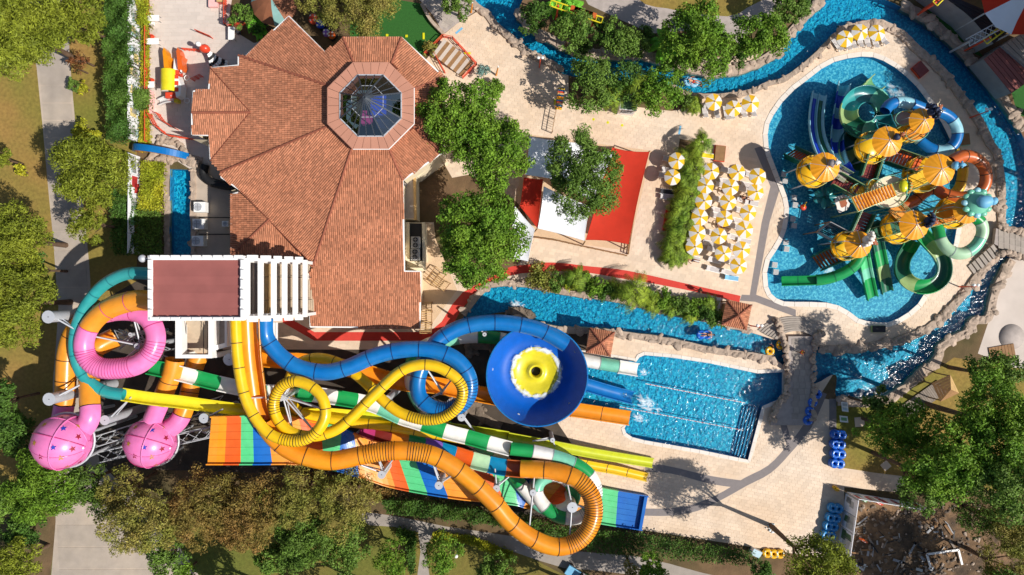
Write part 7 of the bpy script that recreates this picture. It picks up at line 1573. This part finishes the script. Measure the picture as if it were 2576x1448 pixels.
for i, (u, v, w) in enumerate(((2117,1016,.8),(2118,1027,.8),(2115,1052,1.0))):
    t = thing('notice_board', ['upper white notice board at the lawn corner by the basin', 'second white notice board at the lawn corner by the basin', 'green map board at the lawn corner by the basin'][i], 'sign', P(u, v), R(-6)); g = MB(); g.box((0, 0, .8), (w, w*.8, .05), rot=Matrix.Rotation(R(-25), 3, 'X')); b_ = g.build('board', 'white_paint', t); g = MB(); g.box((0, .01, .84), (w*.7, w*.4, .02), rot=Matrix.Rotation(R(-25), 3, 'X')); g.build('print', ['pr_grey', 'pr_sky', 'pr_green'][i], b_); g = MB(); g.cyl((0, 0, 0), (0, 0, .8), .05); g.build('post', 'grey_paint', t)
for i, (u, v, w) in enumerate(((2228,1172,1.0),(2332,1172,.6),(2162,1062,1.2))):
    t = thing('stepping_slab', ['pale diamond paving slab on the right lawn', 'small pale paving slab under the grove trees', 'grey paving slab on the lawn near the map board'][i], 'slab', P(u, v), R(40 if i < 2 else 5)); g = MB(); g.box((0, 0, .03), (w, w, .06)); g.build('slab', 'travertine', t)
# rubble plot
rr = random.Random(8); t = thing('rubble_heap', 'heap of dumped boards and rubble inside the hoarding', 'rubble', P(2250, 1370)); o = P(2250, 1370)
for i in range(240):
    q = P(rr.uniform(2150, 2470), rr.uniform(1262, 1446))-o; s = rr.uniform(.05, .26); place(BM_['rock_dark' if i % 3 else 'rock'][rr.randrange(10)], 'rubble_stone', t, (q.x, q.y, .05), rr.uniform(0, 6), (s, s, s))
for i in range(60):
    q = P(rr.uniform(2140, 2400), rr.uniform(1300, 1446))-o; g = MB(); g.box((q.x, q.y, .15), (rr.uniform(.3, 1.8), rr.uniform(.06, .35), .06), rz=rr.uniform(0, 3)); g.build('board', rr.choice(['wood_grey', 'dark', 'wood', 'dark', 'pr_grey', 'grey_paint']), t)
for l, u, v, mt, d in (('broken red plastic toy piece in the rubble plot', 2205, 1262, 'gl_red', (1.4, .6, .4)), ('broken orange plastic boat piece in the rubble plot', 2168, 1358, 'gl_redorange', (1.3, .4, .35)), ('pale broken plastic piece at the top of the rubble plot', 2172, 1258, 'pr_green', (.6, .5, .3))):
    t = thing('broken_toy', l, 'debris', P(u, v), R(-30)); g = MB(); g.blob((0, 0, d[2]*.8), (d[0]/2, d[1]/2, d[2]), 5, .3); g.build('shell', mt, t); g = MB(); g.box((0, 0, d[2]*1.5), (d[0]*.4, d[1]*.4, .1)); g.build('patch', 'white_paint', t)
t = thing('metal_frame', 'white metal shelf frame lying in the lower rubble plot', 'frame', P(2370, 1405), R(8))
for a, b in (((-2, .9), (2, .9)), ((-2, -.9), (-1.4, -.9)), ((-2, .9), (-1.7, -1.2)), ((2, .9), (2.2, -1.0))): g = MB(); g.beam((*a, .3), (*b, .3), .25, .1); g.build('bar', 'white_paint', t)
t = thing('rubbish_pile', 'pile of white bottles and paper on the shaded deck', 'rubbish', P(1941, 1328))
for i in range(26): g = MB(); g.blob((rr.gauss(0, .45), rr.gauss(0, .4), .12), (rr.uniform(.08, .2), rr.uniform(.06, .14), .09), i, .2, 1); g.build('bottle', 'white_paint' if i % 3 else 'pr_sky', t)
t = thing('bin', 'white slanted box bin at the bottom of the deck', 'bin', P(1897, 1386), R(-25)); g = MB(); g.box((0, 0, .45), (1.1, .8, .9)); g.build('body', 'white_paint', t); g = MB(); g.box((0, 0, .93), (1.15, .85, .06), rot=Matrix.Rotation(R(8), 3, 'X')); g.build('lid', 'pr_sky', t)
# parked utility cart
t = thing('utility_cart', 'blue and white utility cart on the shaded bottom path', 'cart', P(1448, 1440), R(-32))
g = MB(); g.box((-.5, 0, .75), (1.7, 1.2, .35)); g.build('cargo_bed', 'fabric_blue', t); g = MB(); g.box((1.0, 0, 1.75), (1.4, 1.2, .08)); g.build('roof', 'white_paint', t); g = MB(); g.box((1.3, 0, .7), (1.2, 1.15, .5)); g.build('nose', 'white_paint', t); g = MB(); g.box((.8, 0, .95), (.5, 1.1, .4)); g.build('seat', 'dark', t)
for x in (-1.0, 1.4):
    for y in (-.6, .6): g = MB(); g.cyl((x, y-.1, .3), (x, y+.1, .3), .3, n=14); g.build('wheel', 'dark', t)
for x in (.4, 1.6):
    for y in (-.5, .5): g = MB(); g.cyl((x, y, .9), (x, y, 1.72), .03); g.build('roof_post', 'dark', t)
# lawn lamp, bollards
for l, u, v in (('white globe lamp on the left lawn beside the tall pine', 95, 570), ('small lamp post beside the bottom path hedge', 1152, 1378)):
    t = thing('lawn_lamp', l, 'lamp', P(u, v)); g = MB(); g.cyl((0, 0, 0), (0, 0, 2.6), .06); g.build('post', 'steel', t); g = MB(); g.blob((0, 0, 2.8), (.24, .24, .24), 1, .0); g.build('globe', 'white_paint', t)
for i, (u, v) in enumerate(((1248,190),(1185,32))):
    t = thing('warning_post', ['orange post standing by the agave shrub', 'orange and white post on the river wall at the top'][i], 'post', P(u, v)); g = MB(); g.cyl((0, 0, 0), (.3, .3, 2.2), .13, .08); g.build('post', 'gl_orange', t); g = MB(); g.cyl((.3, .3, 2.2), (.33, .33, 2.5), .1, .08); g.build('tip', 'white_paint', t)
# floor stickers
for i, (u, v) in enumerate(((1493,301),(1529,309),(1565,316))): g = MB(); g.lathe([(0, .028), (.17, .028)], 12, P(u, v)); tag(g.build('floor_sticker', 'gl_lemon'), f'{ORD[i]} yellow round sticker on the deck left of the hut', 'sticker')
for i, (u, v, rz) in enumerate(((1155,78,40),(1710,328,80))): g = MB(); g.box(P(u, v)+Vector((0, 0, .028)), (1.1, .25, .01), rz=R(rz)); tag(g.build('floor_tape', 'fabric_blue'), ['pale blue tape strip on the grey walk at the top', 'pale blue tape strip on the deck above the parasols'][i], 'floor tape')
for i, (u, v, w, d) in enumerate(((1066,92,.25,.8),(1023,92,.3,.3),(974,90,.3,.3),(1176,135,.8,.25),(1396,258,.25,.7))): g = MB(); g.box(P(u, v)+Vector((0, 0, .06)), (w, d, .1)); tag(g.build('yellow_block', 'gl_lemon'), ['yellow bar on the garden turf', 'right yellow marker at the turf edge', 'left yellow marker at the turf edge', 'yellow wet-floor board by the wooden stairs', 'yellow wet-floor board beside the plank ladder'][i], 'marker')
# low wall of the turf
pts = [(1062,14),(1085,55),(1116,88)]; t = thing('garden_wall', 'low stone wall between the turf and the grey walk', 'wall', P(*pts[0])); o = P(*pts[0]); w = [P(u, v)-o for u, v in smooth(pts, 5, False)]
for a, b in zip(w, w[1:]): g = MB(); g.beam(a+Vector((0, 0, .3)), b+Vector((0, 0, .3)), .4, .6); g.build('wall_stone', 'rock', t)
# ------------------------------------------------------------------ people
def person(label, loc, rz, J, skin='skin', suit=None, suit_mat='cloth_dark', pitch=0, s=1.0, top=False):
    """one skinned body; J overrides joint positions (metres, facing +x)"""
    j = dict(pel=(0, 0, .95), che=(0, 0, 1.3), nek=(0, 0, 1.48), hed=(.02, 0, 1.64), top=(.02, 0, 1.74), shl=(0, .19, 1.42), shr=(0, -.19, 1.42), ell=(-.03, .27, 1.14), elr=(-.03, -.27, 1.14), hal=(.06, .28, .9), har=(.06, -.28, .9), fil=(.1, .28, .8), fir=(.1, -.28, .8), hil=(0, .1, .9), hir=(0, -.1, .9), knl=(.05, .11, .5), knr=(.05, -.11, .5), anl=(0, .11, .08), anr=(0, -.11, .08), tol=(.18, .12, .04), tor=(.18, -.12, .04))
    j.update(J); rad = dict(pel=.14, che=.15, nek=.06, hed=.105, top=.075, shl=.07, shr=.07, ell=.045, elr=.045, hal=.035, har=.035, fil=.02, fir=.02, hil=.1, hir=.1, knl=.06, knr=.06, anl=.042, anr=.042, tol=.035, tor=.035)
    E = [('pel','che'),('che','nek'),('nek','hed'),('hed','top'),('che','shl'),('shl','ell'),('ell','hal'),('hal','fil'),('che','shr'),('shr','elr'),('elr','har'),('har','fir'),('pel','hil'),('hil','knl'),('knl','anl'),('anl','tol'),('pel','hir'),('hir','knr'),('knr','anr'),('anr','tor')]
    t = thing('person', label, 'person', loc, rz)
    def skinned(keys, edges, grow, name, mat):
        me = bpy.data.meshes.new(name); me.from_pydata([j[k] for k in keys], [(keys.index(a), keys.index(b)) for a, b in edges], []); ob = bpy.data.objects.new('tmp', me); COL.objects.link(ob)
        md = ob.modifiers.new('s', 'SKIN'); me.skin_vertices[0].data[0].use_root = True
        for i, k in enumerate(keys): r_ = rad[k]+grow; me.skin_vertices[0].data[i].radius = (r_, r_)
        sb = ob.modifiers.new('u', 'SUBSURF'); sb.levels = 1; bpy.context.view_layer.update(); ev = ob.evaluated_get(bpy.context.evaluated_depsgraph_get()); m2 = bpy.data.meshes.new_from_object(ev); bpy.data.objects.remove(ob); m2.materials.clear(); m2.materials.append(MATS[mat]); m2.polygons.foreach_set('use_smooth', [True]*len(m2.polygons)); m2.name = name
        o_ = place(m2, name, t); o_.scale = (s, s, s); o_.rotation_euler = (0, pitch, 0); return o_
    ks = list(j); skinned(ks, E, 0, 'body', skin)
    skinned(['pel', 'hil', 'hir', 'mkl', 'mkr'], [('pel','hil'),('pel','hir'),('hil','mkl'),('hir','mkr')], .022, 'shorts', suit_mat) if not [j.update(mkl=tuple((Vector(j['hil'])*.55+Vector(j['knl'])*.45)), mkr=tuple((Vector(j['hir'])*.55+Vector(j['knr'])*.45))), rad.update(mkl=.075, mkr=.075)][2:] else None
    if top: skinned(['che', 'pel', 'shl', 'shr', 'nek'], [('che','pel'),('che','shl'),('che','shr'),('che','nek')], .02, 'shirt', suit)
    g = MB(); h = Vector(j['hed']).lerp(Vector(j['top']), .55); b_ = Vector(j['hed'])-Vector(j['che']); g.blob((h.x-.03, h.y, h.z), (.115, .11, .1), 3, .1); o_ = g.build('hair', 'hair', t); o_.scale = (s, s, s); o_.rotation_euler = (0, pitch, 0)
walk = dict(knl=(.25, .11, .52), anl=(.2, .11, .1), tol=(.38, .12, .05), knr=(-.02, -.11, .5), anr=(-.3, -.11, .12), tor=(-.16, -.12, .05), elr=(.05, -.26, 1.14), har=(.24, -.24, .98), fir=(.33, -.23, .95), ell=(-.14, .26, 1.16), hal=(-.2, .26, .9), fil=(-.2, .26, .8))
person('person in dark swimwear walking on the red path', P(1756, 731), R(-20), walk, 'skin_tan')
person('person in yellow shirt and red shorts walking across the stone footbridge', P(2004, 884)+Vector((0, 0, .66)), R(-25), walk, 'skin_tan', 'cloth_yellow', 'cloth_red', top=True)
lie = dict(pel=(0, 0, .2), che=(-.36, 0, .34), nek=(-.54, 0, .44), hed=(-.68, 0, .52), top=(-.78, 0, .56), shl=(-.48, .19, .38), shr=(-.48, -.19, .38), ell=(-.3, .42, .4), elr=(-.3, -.42, .4), hal=(-.05, .5, .44), har=(-.05, -.5, .44), fil=(.05, .5, .44), fir=(.05, -.5, .44), hil=(.06, .1, .22), hir=(.06, -.1, .22), knl=(.46, .14, .42), knr=(.46, -.14, .42), anl=(.86, .14, .36), anr=(.86, -.14, .36), tol=(.95, .15, .5), tor=(.95, -.15, .5))
person('swimmer lying on the pale blue double ring in the river bend', P(1740, 207)+Vector((.1, 0, .08)), R(-14), lie, 'skin', None, 'cloth_red')
person('swimmer lying on the blue double ring in the channel', P(1778, 842)+Vector((0, 0, .08)), R(180), lie, 'skin', None, 'cloth_dark')
swim = {k: (x, y, z-1.15) for k, (x, y, z) in dict(pel=(0, 0, .75), che=(.1, 0, 1.1), nek=(.15, 0, 1.27), hed=(.2, 0, 1.42), top=(.2, 0, 1.52), shl=(.12, .19, 1.2), shr=(.12, -.19, 1.2), ell=(.4, .26, 1.15), elr=(.4, -.26, 1.15), hal=(.65, .2, 1.18), har=(.65, -.2, 1.18), fil=(.75, .18, 1.18), fir=(.75, -.18, 1.18), hil=(0, .1, .7), hir=(0, -.1, .7), knl=(-.1, .11, .4), knr=(-.1, -.11, .4), anl=(-.3, .11, .2), anr=(-.3, -.11, .2), tol=(-.4, .12, .15), tor=(-.4, -.12, .15)).items()}
person('swimmer in the water pushing the pale blue double ring', P(1766, 213), R(170), swim, 'skin_tan', None, 'cloth_dark')
person('swimmer beside the yellow ring left of the footbridge', P(1945, 876), R(150), swim, 'skin_tan', None, 'cloth_dark')
for l, u, v, c in (('bather resting on the lounger under a palm-side parasol', 1738, 655, 'cloth_dark'), ('bather lying under the second parasol of the middle column', 1826, 486, 'cloth_red'), ('bather lying under the fourth parasol of the middle column', 1812, 570, 'cloth_red'), ('bather lying between the middle and pool-side parasol columns', 1872, 500, 'cloth_dark')):
    person(l, P(u, v)+Vector((0, 0, .3)), R(-14), lie, 'skin_tan', None, c)
